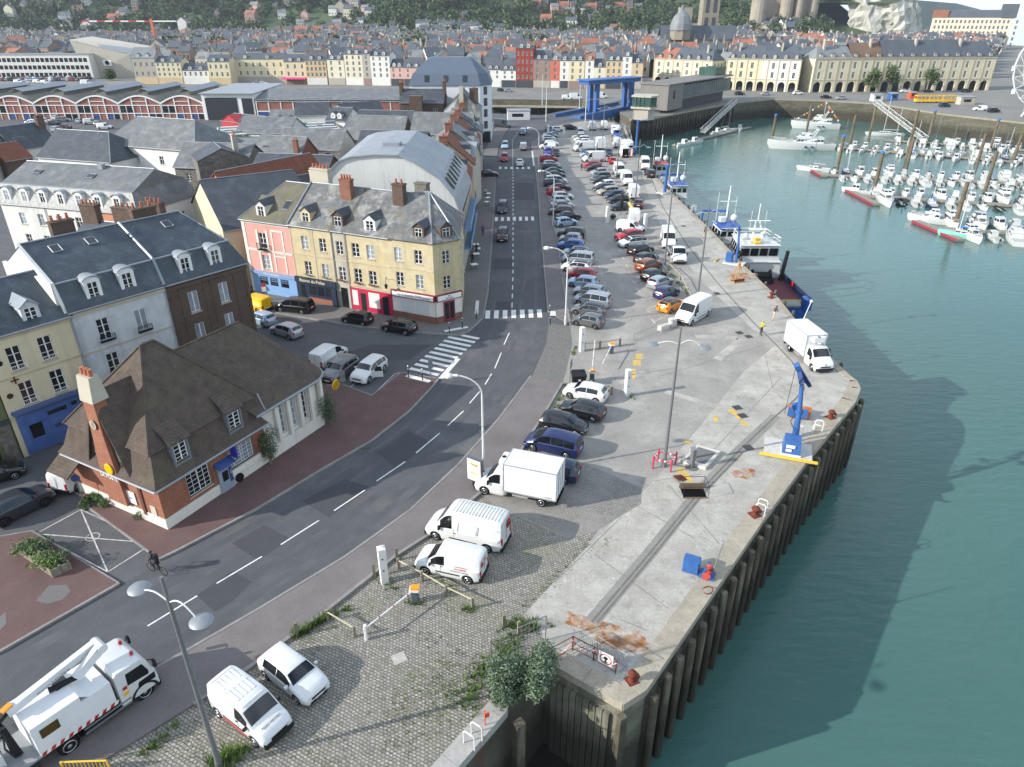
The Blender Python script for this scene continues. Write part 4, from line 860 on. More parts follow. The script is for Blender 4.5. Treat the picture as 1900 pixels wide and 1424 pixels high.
 mb.build('basket',PAINTS['white'],r)
 mb=MB();mb.box(-4.35,-.1,1.5,-4.1,.35,2.1);mb.build('control_box',M_blk,r)
 for y in(-.55,.55):
  mb=MB();mb.lathe([(.09,0),(.09,.14),(.05,.2),(0,.21)],12,(1.9,y,2.7));mb.build('beacon',M_tail,r)
 mb=MB();mb.cbox((.95,-W2-.02,1.25),.22,.02,.22);mb.build('hazard_sticker',PAINTS['yellow'],r)
 mb=MB();mb.cbox((.95,-W2-.02,1.6),.2,.02,.2);mb.build('sticker',M_inkred,r)
 return r
lr=lorry();a,b=G(135,1397),G(281,1291);d=(b-a);hd=math.atan2(d.y,d.x)
c=a.lerp(b,.5)+Vector((-math.sin(hd),math.cos(hd),0))*1.1
lr.location=(c.x,c.y,.006);lr.rotation_euler=(0,0,hd)
tag(lr,'white aerial platform lorry with a folded boom standing in the road','lorry')
M_steel=plain('galvanised','#8f9396',.5,.5);M_pole=plain('pole_grey','#77797a',.5,.35);M_wpole=plain('pole_white','#c9cbc9',.45)
M_white=mat('painted_white',hx('#d9d8d3'),.6,.06,1.5,stain=(*hx('#a9a69b'),.5),stain_scale=1.2)
M_wood=mat('weathered_wood',hx('#8d8674'),.9,.25,3,streak=(hx('#5d5848'),3,.7),fine=(10,.4));M_woodl=mat('rail_wood',hx('#b5aa90'),.85,.2,3,fine=(10,.3))
M_rust=mat('rusty_iron',hx('#6b3426'),.9,.3,4,stain=(*hx('#3b2a26'),.8),stain_scale=2)
M_orange=plain('orange_cap','#f0930c',.5);M_slate=plain('box_grey','#49525c',.6)
M_bluec=mat('crane_blue',hx('#38609a'),.45,.1,2,stain=(*hx('#244878'),.5),stain_scale=1.3);M_redp=plain('red_paint','#b84356',.5)
M_yel=plain('yellow_paint_new','#e0b63a',.6);M_cable=plain('cable','#2c2c2c',.8)
M_concb=mat('concrete_block',hx('#c9c5bd'),.9,.1,2,fine=(6,.3))
def disc_lamp(u,v,label,ang,hh=11.7,da=6.0,db=1.8):
 r=empty('street_lamp',G(u,v),0,label,'street lamp','tall twin disc lamps on the quay')
 mb=MB();mb.tube((0,0,0),(0,0,hh),.14,.07,10);mb.tube((0,0,0),(0,0,.5),.2,.17,10);mb.build('pole',M_pole,r,sharp=40)
 c,s=math.cos(ang),math.sin(ang)
 for k,z in((1,hh-1.25),(-1,hh-1.25)):
  mb=MB();pts=[]
  for i in range(9):
   t=i/8;x=.1+1.5*t;zz=z+.35*math.sin(t*math.pi*1.1)*(1 if k>0 else .5)-(.1*t);pts.append((k*c*x,k*s*x,zz))
  mb.path(pts,.035,6);mb.build('arm',M_wpole,r)
  mb=MB();mb.lathe([(0,-.07),(.25,-.06),(.44,-.01),(.46,.02),(.4,.07),(.24,.12),(.1,.16),(0,.17)],24,(k*c*1.8,k*s*1.8,pts[-1][2]));mb.build('lamp_head',M_steel,r,sharp=40)
 return r
disc_lamp(408,1424,'tall grey lamp with two disc heads rising from the cobbles at the bottom',R(-28))
disc_lamp(1232,866,'tall grey twin disc lamp standing inside the red pipe guard',R(-8))
disc_lamp(1294,552,'tall grey twin disc lamp behind the large white van with a sunscreen',R(10))
disc_lamp(1233,492,'tall grey lamp pole beside the white tipper truck',R(60));disc_lamp(1178,384,'tall grey lamp next to the dark car on the upper quay',R(20))
disc_lamp(1144,330,'tall grey lamp beside the small red car',R(35));disc_lamp(1117,281,'tall grey lamp next to the rear of the white box truck',R(35));disc_lamp(1098,259,'tall grey lamp farthest along the car park',R(35))
def crook_lamp(u,v,label,hh=9.0,ang=math.pi):
 r=empty('street_lamp',G(u,v),0,label,'street lamp','white lamps with a curved arm along the road')
 mb=MB();mb.tube((0,0,0),(0,0,hh*.82),.11,.07,10);mb.tube((0,0,0),(0,0,1.1),.14,.14,10)
 c,s=math.cos(ang),math.sin(ang);pts=[(0,0,hh*.82)]
 for i in range(1,9):a=i/8*math.pi*.46;pts.append((c*1.9*(1-math.cos(a)),s*1.9*(1-math.cos(a)),hh*.82+hh*.17*math.sin(a)))
 mb.path(pts,.055,8);mb.build('pole',M_wpole,r,sharp=40)
 mb=MB();e=Vector(pts[-1]);mb.tube(e,e+Vector((c*.35,s*.35,.02)),.1,.1,10);mb.blob((e.x+c*.65,e.y+s*.65,e.z-.02),.27,1,2,0,(1.3,1.1,.8));mb.build('lamp_head',M_white,r,sharp=60)
 return r
r=crook_lamp(898,893,'white crook lamp beside the advertising panel');
mb=MB()
for z in(4.4,4.9):mb.tube((-.25,0,z),(.25,0,z),.025);mb.tube((0,-.2,z),(0,.2,z),.025)
mb.build('bracket',M_steel,r)
crook_lamp(1049,603,'white crook lamp over the kerb beside the small grey car');crook_lamp(999,315,'white crook lamp by the red off-roader at the far kerb');crook_lamp(1020,440,'white crook lamp by the black off-roader',9.0).location=G(1026,420)
for u,v,lab in[(714,1080,'square white post beside the near barrier'),(1163,735,'square white post standing alone in the open quay'),(1079,652,'square white post at the left of the middle barrier rail'),(1126,414,'square white post at the left corner of the fenced enclosure'),(1196,428,'square white post behind the small white van'),(1017,250,'left of the two far white gate posts'),(1046,255,'right of the two far white gate posts')]:
 r=empty('height_post',G(u,v),R(20),lab,'post','square white posts')
 mb=MB();rbox(mb,(0,0,1.35),.48,.48,2.7,.03);mb.add([(-.24,-.24,2.7),(.24,-.24,2.7),(.24,.24,2.7),(-.24,.24,2.7),(0,0,2.8)],[(0,1,4),(1,2,4),(2,3,4),(3,0,4)]);mb.build('shaft',M_white,r)
 mb=MB()
 for z in(1.1,2.0):mb.cbox((-.02,-.245,z),.1,.02,.1)
 mb.build('hinge',M_blk,r)
def barrier(u,v,tip,label,up=False,pillar=None):
 p=G(u,v);r=empty('barrier',p,0,label,'barrier')
 mb=MB();rbox(mb,(0,0,.45),.42,.36,.9,.03);mb.build('housing',M_slate,r)
 mb=MB();rbox(mb,(0,0,1.0),.6,.46,.16,.05);mb.build('collar',M_white,r)
 mb=MB();rbox(mb,(.03,0,1.14),.5,.4,.12,.05);mb.build('cap',M_orange,r)
 if up:a,b=Vector((0,.1,1.0)),Vector((.1,.2,4.2))
 else:q=G(*tip)-p;a,b=Vector((0,0,.98)),Vector((q.x,q.y,.85))
 mb=MB();mb.tube(a,b,.055,.045,8);mb.build('boom',M_white,r)
 mb=MB();n=7
 for i in range(1,n,2):mb.tube(a.lerp(b,i/n),a.lerp(b,i/n+.02),.058,.056,8)
 mb.build('red_band',M_inkred,r)
 if pillar:q=G(*tip)-p;mb=MB();rbox(mb,(q.x,q.y,.55),.16,.2,1.1,.03);mb.build('catch_post',M_white,r)
barrier(771,1117,(680,1187),'orange capped barrier with its white boom lowered across the cobbles',pillar=True)
barrier(1134,656,(1117,690),'orange capped barrier with a short boom by the wooden rail')
barrier(1098,708,None,'orange capped barrier with its boom raised beside the wheelie bin',True)
def rail(pts,label,hh=.75,wood=M_woodl,r0=.05):
 P=GL(pts);o=P[0];r=empty('wooden_rail',o,0,label,'rail')
 for p in P:q=p-o;mb=MB();mb.cbox((q.x,q.y,hh/2+.05),.16,.16,hh+.1,.4);mb.build('post',M_wood,r)
 mb=MB()
 for a,b in zip(P,P[1:]):mb.tube(a-o+Vector((0,0,hh-.05)),b-o+Vector((0,0,hh-.05)),r0,r0,6)
 mb.build('crossbar',wood,r)
rail([(740,1056),(784,1079),(829,1106),(877,1129)],'long low wooden rail in front of the tradesman van');rail([(609,1152),(659,1182)],'short low wooden rail beside the weeds')
rail([(1097,721),(1135,733)],'short wooden rail between bin and white post');rail([(1084,650),(1113,648),(1150,642)],'low wooden rail behind the middle barrier',.8)
rail([(1241,500),(1262,520),(1275,548),(1290,575)],'bent wooden rail behind the parked inner row',.8)
for u,v,lab in[(695,1070,'lone wooden post by the near white post'),(552,1180,'wooden post among the weeds by the kerb'),(935,1165,'wooden post on the cobbles nearest the concrete'),(963,1178,'wooden post behind the mesh fence'),(737,1040,'wooden post at the end of the kerb beside the van')]:
 p=G(u,v);mb=MB();mb.cbox((p.x,p.y,.5),.18,.18,1.0,.3);mb.cbox((p.x,p.y,1.01),.14,.14,.03,.3);mb.thing('wooden_post',M_wood,lab,'post')
def mesh_fence(pts,hh,label,n=14,m=M_steel,name='mesh_fence',bars=True):
 P=GL(pts);o=P[0];r=empty(name,o,0,label,'fence');mb=MB()
 for p in P:q=p-o;mb.tube((q.x,q.y,0),(q.x,q.y,hh),.035)
 mb.build('post',m,r);mb=MB()
 for a,b in zip(P,P[1:]):
  a=a-o;b=b-o
  mb.tube(a+Vector((0,0,hh-.03)),b+Vector((0,0,hh-.03)),.025);mb.tube(a+Vector((0,0,.12)),b+Vector((0,0,.12)),.02)
  k=max(3,int((b-a).length*n/3))
  if bars:
   for i in range(1,k):q=a.lerp(b,i/k);mb.tube(q+Vector((0,0,.12)),q+Vector((0,0,hh)),.008,.008,4)
   for z in(.5,.9,1.3):
    if z<hh:mb.tube(a+Vector((0,0,z)),b+Vector((0,0,z)),.007,.007,4)
 mb.build('mesh_panel',m,r);return r
mesh_fence([(911,1235),(1012,1188)],1.9,'leaning builders mesh fence across the overgrown corner above the bush',12)
mesh_fence([(1176,634),(1250,606)],.9,'thin wire fence beside the concrete blocks',6)
mesh_fence([(1127,414),(1145,416),(1183,408)],1.5,'wire fence along the front of the enclosure on the upper car park',6)
mesh_fence([(1196,460),(1210,485),(1225,497),(1236,515)],1.1,'grey railing between the parked inner row and the tipper truck',7)
mesh_fence([(1150,232),(1168,246),(1176,285)],1.2,'grey railing at the head of the quay below the gangway',8)
mesh_fence([(1046,256),(1078,250)],1.0,'low railing beside the far gate posts',8)
mesh_fence([(1020,232),(1062,220),(1080,216)],1.1,'railing along the road leading up to the bridge',8)
r=empty('planted_arch',G(1180,408),0,'faded striped post leaning over the enclosure fence','post');mb=MB();mb.tube((-1.2,1.5,2.6),(.4,-.6,.3),.28,.28,8);mb.build('beam',mat('faded_stripe',hx('#b9b36a'),.8,.3,.9,stain=(*hx('#b57f6b'),.9),stain_scale=.8),r)
for i in range(3):mb=MB();mb.tube((-1.2+.8*i,1.5-1.05*i,0),(-1.2+.8*i,1.5-1.05*i,2.6-1.1*i),.05);mb.build('prop',M_wood,r)
p=G(1152,398);r=empty('black_flag',p,0,'tall black cloth banner in the enclosure','banner');mb=MB();mb.tube((0,0,0),(0,0,3.6),.04);mb.build('pole',M_blk,r);mb=MB();mb.lathe([(.1,1.0),(.3,1.2),(.34,2.4),(.26,3.4),(.05,3.6)],10);mb.build('cloth',M_blk,r,sharp=50)
p=G(1137,408);r=empty('tyre_stack',p,0,'old tyre leaning on the enclosure fence','tyre');mb=MB();mb.lathe([(.3,-.1),(.5,-.1),(.52,0),(.5,.1),(.3,.1),(.3,-.1)],16,(0,0,.55),'Y');mb.build('tyre',M_tyre,r)
r=mesh_fence([(1014,1232),(1062,1206),(1101,1226),(1142,1250)],1.05,'rusty pipe railing along the end of the pier',2,M_rust,'rusty_railing',False)
o=r.location;mb=MB();P=GL([(1014,1232),(1062,1206),(1101,1226),(1142,1250)])
for a,b in zip(P[1:],P[2:]):mb.tube(a-o+Vector((0,0,.55)),b-o+Vector((0,0,.55)),.025)
mb.build('middle_rail',M_rust,r)
mb=MB();pts=[]
for a,b in zip(P,P[1:]):
 for i in range(7):t=i/6;q=a.lerp(b,t)-o;pts.append(q+Vector((.02,-.06,.85-.55*math.sin(math.pi*t))))
mb.path(pts,.03,4);tag(mb.build('warning_tape',mat('tape',hx('#d6c8c4'),.6,.1,2,stain=(*hx('#c33b3b'),1),stain_scale=6,stain_lo=.5,stain_hi=.52),None,(0,0,0),None,o),'red and white warning tape looped along the rusty pier railing','tape')
p=G(1122,1240);r=empty('warning_sign',p+Vector((0,-.08,.35)),R(-33),'white no entry board with a red ring hung on the rusty railing','sign')
mb=MB();mb.box(-.42,-.015,0,.42,.015,.84);mb.build('board',M_inkw,r)
mb=MB()
for i in range(24):
 a,b=2*math.pi*i/24,2*math.pi*(i+1)/24
 mb.add([(.36*math.cos(a),-.02,.42+.36*math.sin(a)),(.36*math.cos(b),-.02,.42+.36*math.sin(b)),(.29*math.cos(b),-.02,.42+.29*math.sin(b)),(.29*math.cos(a),-.02,.42+.29*math.sin(a))],[(0,1,2,3)])
mb.build('red_ring',M_inkred,r)
mb=MB();mb.lathe([(.13,-.019),(.13,-.023),(0,-.023)],16,(0,0,.5),'Y');mb.cbox((0,-.021,.3),.1,.008,.24);mb.cbox((0,-.021,.2),.2,.008,.05);mb.build('pictogram',M_blk,r)
def crowd_barrier(a,b,label,m=M_steel,name='crowd_barrier',hh=1.1,n=16,rr=.022):
 A,B=G(*a),G(*b);r=empty(name,A,0,label,'barrier');d=B-A;mb=MB()
 mb.path([(0,0,.1),(0,0,hh),tuple(d+Vector((0,0,hh))),tuple(d+Vector((0,0,.1)))],rr);mb.tube((0,0,.2),d+Vector((0,0,.2)),rr);mb.build('frame',m,r)
 mb=MB()
 for i in range(1,n):q=d*(i/n);mb.tube(q+Vector((0,0,.2)),q+Vector((0,0,hh)),rr*.55,rr*.55,4)
 mb.build('bars',m,r);n_=Vector((-d.y,d.x,0)).normalized()*.35
 for q in(d*.08,d*.92):mb=MB();mb.tube(q-n_+Vector((0,0,.03)),q+n_+Vector((0,0,.03)),.02);mb.build('foot',m,r)
crowd_barrier((1108,1208),(1162,1243),'silver crowd barrier leaning behind the rusty pier railing');crowd_barrier((1064,1192),(1112,1222),'second silver crowd barrier, partly behind the pier railing',n=14)
crowd_barrier((124,1440),(208,1437),'yellow plastic barrier behind the lorry at the bottom edge',M_yel,'plastic_barrier',1.0,12,.045)
p=G(147,1440);r=empty('traffic_cone',p+Vector((-.2,-.3,0)),0,'orange cone in front of the yellow barrier','cone');mb=MB();mb.lathe([(.2,.03),(.17,.04),(.04,.7),(0,.71)],14);mb.box(-.22,-.22,0,.22,.22,.04);mb.build('body',plain('cone_orange','#e8521c',.6),r);mb=MB();mb.lathe([(.132,.28),(.1,.45)],14);mb.build('band',M_inkw,r)
def bollard(u,v,label,s=1.0,name='mooring_bollard'):
 mb=MB();p=G(u,v);mb.lathe([(.34*s,.06),(.32*s,.1),(.2*s,.2),(.18*s,.38),(.3*s,.52),(.34*s,.62),(.24*s,.74),(0,.78)],16,p);mb.cbox(p+Vector((0,0,.06)),.8*s,.8*s,.08,.4)
 mb.cbox(p+Vector((.16,-.05,.5)),.5*s,.34*s,.22,.3,.5);mb.thing(name,M_rust,label,'bollard','rusty mooring bollards',sharp=50)
bollard(1172,1265,'rusty mooring bollard at the corner of the pier',.75);bollard(1400,957,'rusty mooring bollard at the quay edge beside white ladder rails',.9);bollard(1541,776,'rusty mooring bollard near the blue crane',.9);bollard(1431,553,'rusty mooring bollard at the stern of the tug',.9)
p=G(1313,1098);mb=MB();mb.path([p+Vector((.3*math.cos(a*.63),.3*math.sin(a*.63),.12+.1*math.cos(a*.63)))for a in range(11)],.035);mb.thing('mooring_ring',M_rust,'rusty iron ring at the quay edge beside the winch','ring')
def hoop(u,v,ang,label,wd=.6):
 r=empty('ladder_rail',G(u,v),ang,label,'handrail','white ladder handrails')
 for y in(-wd/2,wd/2):
  mb=MB();mb.path([(0,y,0),(0,y,.85),(.1,y,1.0),(.55,y,1.0),(.65,y,.88),(.65,y,.0)],.035);mb.build('hoop',M_white,r)
 mb=MB()
 for i in range(8):
  z=-.4-i*.33;mb.tube((.7,-wd/2,z),(.7,wd/2,z),.02)
 mb.build('rungs',M_rust,r)
hoop(1402,950,R(-32),'white ladder handrails beside the mooring bollard');hoop(1508,802,R(-32),'white ladder handrails beside the blue crane base',.9);hoop(868,1372,R(-35),'grey ladder handrails on the granite coping at the slot');hoop(1225,338,R(-25),'white ladder handrails by the blue fishing boat',1.0);hoop(1283,392,R(-25),'white ladder handrails between the two blue boats',1.0)
p=G(1490,812);mb=MB();rbox(mb,p+Vector((-.35,.2,.5)),.5,.4,1.0,.04);mb.thing('water_post',M_concb,'small concrete pillar between crane and ladder rails','pillar')
p=G(900,1348);mb=MB();mb.tube(p,p+Vector((0,0,1.2)),.03);mb.cbox(p+Vector((.1,-.05,.9)),.25,.06,.3,.5);mb.thing('lifebuoy_post',plain('buoy_orange','#d9532c',.6),'thin post with an orange rescue tag at the dock slot','post')
r=empty('pipe_guard',G(1232,866),0,'red and white pipe guard around the tall lamp','guard');pts=[(1.0*math.cos(R(a)),.8*math.sin(R(a)))for a in(20,110,200,290)]
for x,y in pts:mb=MB();mb.tube((x,y,0),(x,y,1.15),.07,.07,8);mb.build('post',M_redp,r)
mb=MB();mw=MB()
for(a,b),(c,d)in zip(pts,pts[1:]+pts[:1]):
 mb.tube((a,b,.85),(c,d,.85),.06,.06,8)
 for t in(.3,.6):mw.tube((a+(c-a)*t,b+(d-b)*t,.85),(a+(c-a)*(t+.08),b+(d-b)*(t+.08),.85),.066,.066,8)
mb.build('ring_rail',M_redp,r);mw.build('white_band',M_inkw,r)
q=[G(1262,860),G(1293,830),G(1337,843),G(1309,873)];r=empty('raised_slab',q[0],0,'raised concrete slab with yellow edges','slab');o=q[0]
mb=MB();mb.prism([p-o for p in q],0,.28);mb.build('slab',M_concb,r);mb=MB()
for a,b in zip(q,q[1:]+q[:1]):d=(b-a).normalized()*.02;n_=Vector((d.y,-d.x,0));mb.add([tuple(a-o+n_)+(),tuple(b-o+n_),tuple(b-o+n_+Vector((0,0,.285))),tuple(a-o+n_+Vector((0,0,.285)))],[(0,1,2,3)]);
mb.build('yellow_edge',M_yline,r);mb=MB();c=(q[0]+q[1]+q[2]+q[3])/4;mb.prism([c-o+(p-c)*.72 for p in q],.28,.32);mb.build('hatch',M_walk2,r)
p=G(1283,868);r=empty('supply_post',p,R(15),'grey service post beside the raised slab','service post');mb=MB();rbox(mb,(0,0,.85),.3,.4,1.7,.03);mb.build('column',M_pole,r);mb=MB();mb.box(-.2,-.25,1.7,.2,.25,1.78);mb.build('hood',M_steel,r);mb=MB();mb.lathe([(.5,0),(.5,.06),(0,.06)],16,(0,0,0));mb.build('base',M_walk2,r);mb=MB();mb.cbox((.16,0,1.3),.03,.22,.3);mb.build('socket',M_blk,r)
p=G(1261,889);mb=MB();mb.cbox(p+Vector((0,0,.12)),.85,.7,.04,.5,.2);mb.cbox(p+Vector((0,0,.15)),.85,.06,.03,.5,.2);mb.thing('hatch_lid',M_rust,'rusty tilted hatch lid near the pipe guard','hatch')
r=empty('open_hatch',G(1287,916),R(0),'open hatch in the concrete with a wire guard','hatch');mb=MB();mb.box(-.85,-.6,.012,.85,.6,.02);mb.build('pit',M_under,r);mb=MB();mb.box(-.9,.55,0,.9,.62,.5);mb.box(-.9,-.62,0,.9,-.56,.1);mb.build('lid',mat('hatch_brown',hx('#6d5c4b'),.9,.2,2),r);mb=MB();mb.path([(-.9,-.6,1.0),(.9,-.6,1.0),(.9,.7,1.0),(-.9,.7,1.0),(-.9,-.6,1.0)],.02);[mb.tube((x,y,0),(x,y,1.0),.02)for x in(-.9,.9)for y in(-.6,.7)];mb.build('guard_frame',M_blk,r)
r=empty('wheelie_bin',G(1073,715),R(4),'black wheelie bin with a pale sticker','bin');mb=MB();vs=[(-.55,-.42,.18),(.55,-.42,.18),(.55,.42,.18),(-.55,.42,.18),(-.66,-.52,1.15),(.66,-.52,1.15),(.66,.52,1.15),(-.66,.52,1.15)]
mb.add(vs,[(3,2,1,0),(4,5,6,7),(0,1,5,4),(1,2,6,5),(2,3,7,6),(3,0,4,7)]);mb.build('body',M_blk,r);mb=MB();mb.prism([(-.7,-.56),(.7,-.56),(.7,.56),(-.7,.56)],1.15,1.22);mb.add([(-.68,-.5,1.22),(.68,-.5,1.22),(.6,.5,1.42),(-.6,.5,1.42),(-.68,.55,1.22),(.68,.55,1.22)],[(0,1,2,3),(3,2,5,4),(0,3,4),(1,5,2)]);mb.build('lid',M_blk,r)
mb=MB();mb.cbox((.02,-.505,.75),.26,.03,.22);mb.build('sticker',plain('sticker_pink','#d8b3b3',.6),r)
for x in(-.5,.5):
 for y in(-.35,.35):mb=MB();mb.lathe([(.1,-.03),(.1,.03),(0,.03)],10,(x,y,.1),'Y');mb.build('wheel',M_tyre,r)
def signpost(u,v,label,discs,hh=2.6,z=0.0):
 r=empty('sign_post',G(u,v,z),0,label,'sign');mb=MB();mb.tube((0,0,0),(0,0,hh),.035);mb.build('pole',M_pole,r)
 for(zz,kind,col,ang)in discs:
  mb=MB(MB and Matrix.Rotation(ang,4,'Z'))
  if kind=='disc':mb.lathe([(.28,-.02),(.28,.0),(0,.0)],18,(0,-.05,zz),'Y')
  else:mb.box(-.25,-.07,zz-.3,.25,-.05,zz+.3)
  mb.build('sign_plate',col,r)
 return r
M_sblue=plain('sign_blue','#2f4780',.4)
signpost(1057,716,'thin sign post beside the wheelie bin',[(2.5,'disc',M_steel,R(60)),(2.1,'disc',M_steel,R(60))]);signpost(800,713,'sign post at the corner of the red pavement by the zebra',[(2.4,'box',M_steel,R(40)),(1.9,'box',M_steel,R(40))],2.7,.13)
signpost(640,739,'sign post beside the parking bays with the grey car',[(2.5,'box',M_steel,R(20)),(2.0,'box',M_steel,R(20))],2.7,.13);signpost(495,566,'no parking sign post outside the oyster bar',[(2.5,'disc',M_redp,R(10)),(2.0,'box',M_inkw,R(10))],2.8,.13)
signpost(157,936,'sign post with a blue and red disc at the corner of the post office',[(2.3,'disc',M_sblue,R(30))],2.5,.0)
for u,v,lab in[(758,700,'first black post by the zebra at the red pavement'),(784,706,'second black post by the zebra at the red pavement'),(834,618,'black post with a white top on the cafe corner'),(858,609,'black post with a white top at the cafe kerb'),(884,592,'black post on the cafe side of the zebra'),(1020,585,'black post on the parking side of the zebra'),(1021,603,'black post below the crossing by the driveway')]:
 r=empty('street_bollard',G(u,v,.13),0,lab,'bollard','black posts with white tops');mb=MB();mb.tube((0,0,0),(0,0,1.1),.055,.05,8);mb.build('post',M_blk,r);mb=MB();mb.tube((0,0,1.1),(0,0,1.25),.055,.05,8);mb.lathe([(.055,.85),(.055,.92)],8);mb.build('white_top',M_inkw,r)
r=empty('advertising_panel',G(882,905),R(-33),'illuminated style advertising panel with a yellow offer poster','billboard');mb=MB();rbox(mb,(0,.05,.3),.5,.16,.6,.02);mb.build('foot',M_blk,r)
mb=MB();rbox(mb,(0,0,1.6),1.35,.22,2.0,.05);mb.build('case',plain('case_grey','#5b5c5e',.5),r);mb=MB();mb.box(-.58,-.125,.7,.58,-.112,2.5);mb.build('poster',M_inkw,r)
text('lettering','-30€',.42,r,(0,-.128,2.02),(R(90),0,0),M_ink,.002);text('lettering','sur une paire',.12,r,(0,-.128,1.74),(R(90),0,0),M_ink,.002);text('lettering','sans attendre',.12,r,(0,-.128,1.58),(R(90),0,0),M_ink,.002)
for i,(x0,x1,z0,z1)in enumerate(((-.4,.3,1.3,1.42),(-.42,.45,2.08,2.2),(-.5,.5,.82,.86))):mb=MB();mb.box(x0,-.1268-.0004*i,z0,x1,-.126,z1);mb.build('yellow_bar',PAINTS['yellow'],r)
p=G(896,897);mb=MB();mb.cbox(p+Vector((0,0,.6)),.14,.05,1.2,R(-40),R(14));mb.thing('marker_board',mat('board_stripe',hx('#c8382f'),.6,.1,3,course=(.4,.9)),'red and white striped board leaning at the lamp post','marker')
for u,v,s,lab in[(1231,612,(1.3,.7,.6),'white concrete block lying left of the large white van'),(1247,605,(.8,.7,.9),'upright concrete block touching the large white van')]:
 p=G(u,v);mb=MB();M=Matrix.Translation(p)@Matrix.Rotation(R(30),4,'Z');mb.M=M;rbox(mb,(0,0,s[2]/2),s[0],s[1],s[2],.06);mb.thing('concrete_block',M_concb,lab,'block')
r=empty('quay_crane',G(1466,842),R(-20),'blue knuckle boom crane on a concrete plinth at the quay edge','crane')
mb=MB();mb.box(-2.0,-1.0,0,1.6,1.6,.22);mb.build('plinth',M_concb,r);mb=MB();mb.box(-2.3,-1.12,.1,2.0,-1.0,.3);mb.build('yellow_beam',M_yel,r)
mb=MB();mb.box(-.72,-.82,.22,.72,.72,.42);mb.build('white_base',M_white,r);mb=MB();vs=[(-.7,-.8,.42),(.7,-.8,.42),(.7,.7,.42),(-.7,.7,.42),(-.6,-.6,1.5),(.6,-.6,1.5),(.6,.6,1.5),(-.6,.6,1.5)];mb.add(vs,[(4,5,6,7),(0,1,5,4),(1,2,6,5),(2,3,7,6),(3,0,4,7)]);mb.build('power_pack',M_bluec,r)
mb=MB();mb.box(-.45,-.79,.95,.2,-.74,1.2);mb.box(-.45,-.81,.62,-.02,-.79,.85);mb.build('label_plate',M_inkw,r)
mb=MB();mb.tube((.2,.9,.4),(.1,1.3,3.4),.32,.2,10);mb.tube((.1,1.3,3.4),(-.1,1.6,5.4),.2,.15,10);mb.build('mast',M_bluec,r,sharp=40)
def beam(mb,p,q,w0,h0,w1,h1):
 p,q=Vector(p),Vector(q);d=(q-p).normalized();s_=Vector((0,1,0))if abs(d.y)<.9 else Vector((1,0,0));s_=(s_-d*s_.dot(d)).normalized();u_=d.cross(s_);vs=[]
 for c,a,b in((p,w0,h0),(q,w1,h1)):
  for i,j in((-1,-1),(1,-1),(1,1),(-1,1)):vs.append(c+s_*a/2*i+u_*b/2*j)
 mb.add(vs,[(3,2,1,0),(4,5,6,7),(0,1,5,4),(1,2,6,5),(2,3,7,6),(3,0,4,7)])
mb=MB();beam(mb,(-.1,1.6,5.5),(-.55,2.2,6.5),.4,.4,.3,.3);beam(mb,(-.5,2.0,6.5),(.6,2.6,4.9),.3,.36,.22,.28);mb.build('knuckle_boom',mat('crane_dark',hx('#28406f'),.5,.15,2),r)
mb=MB();beam(mb,(-.75,1.9,6.9),(-.35,2.2,6.2),.5,.4,.5,.3);mb.build('boom_head',M_bluec,r);mb=MB();mb.tube((-.75,1.9,6.8),(-.9,1.7,2.6),.02);mb.path([(.2,.5,1.5),(-.4,.9,2.4),(0,1.3,3.3)],.03);mb.build('hoses',M_cable,r)
mb=MB();beam(mb,(-.3,1.7,3.6),(.2,1.7,2.6),.5,.5,.4,.4);mb.lathe([(.3,0),(.3,.3),(0,.3)],12,(.1,1.35,3.0));mb.build('slew_motor',M_bluec,r)
p=G(1482,772);r=empty('landing_tray',p,R(-20),'rusty steel tray standing behind the blue crane','tray');mb=MB();mb.add([(-.8,-.6,.1),(.8,-.6,.1),(1.0,.6,.7),(-1.0,.6,.7)],[(0,1,2,3)]);mb.add([(-.8,-.6,.05),(.8,-.6,.05),(1.0,.6,.65),(-1.0,.6,.65)],[(3,2,1,0)]);mb.build('tray',mat('tray_rust',hx('#a5602f'),.9,.25,2),r);mb=MB();mb.box(-1.0,-.9,.3,.6,-.7,1.1);mb.build('blue_side',M_bluec,r)
r=empty('winch',G(1297,1066),R(-25),'small blue winch with red drums and an upright lever on the quay','winch')
mb=MB();rbox(mb,(-.55,.15,.5),1.0,.75,.9,.05);mb.build('motor_box',M_bluec,r);mb=MB();mb.box(.0,-.35,.05,.95,.45,.18);beam(mb,(.15,-.3,.15),(.4,-.3,.9),.08,.12,.08,.12);beam(mb,(.75,.4,.15),(.4,.4,.9),.08,.12,.08,.12);mb.build('frame',M_bluec,r)
for y,rr,z in((-.35,.26,.45),(.1,.22,.6),(-.3,.2,.25)):mb=MB();mb.lathe([(rr,-.12),(rr*.55,-.06),(rr*.55,.06),(rr,.12),(0,.12)],14,(.35+z*.3,y,z),'Y');mb.build('drum',plain('winch_red','#b0463c',.6),r)
mb=MB();mb.tube((.75,.1,.1),(1.05,.35,2.6),.045,.035);mb.path([(1.05,.35,2.6),(1.12,.36,2.75),(1.0,.34,2.85),(.93,.33,2.72)],.025);mb.build('lever',M_steel,r)
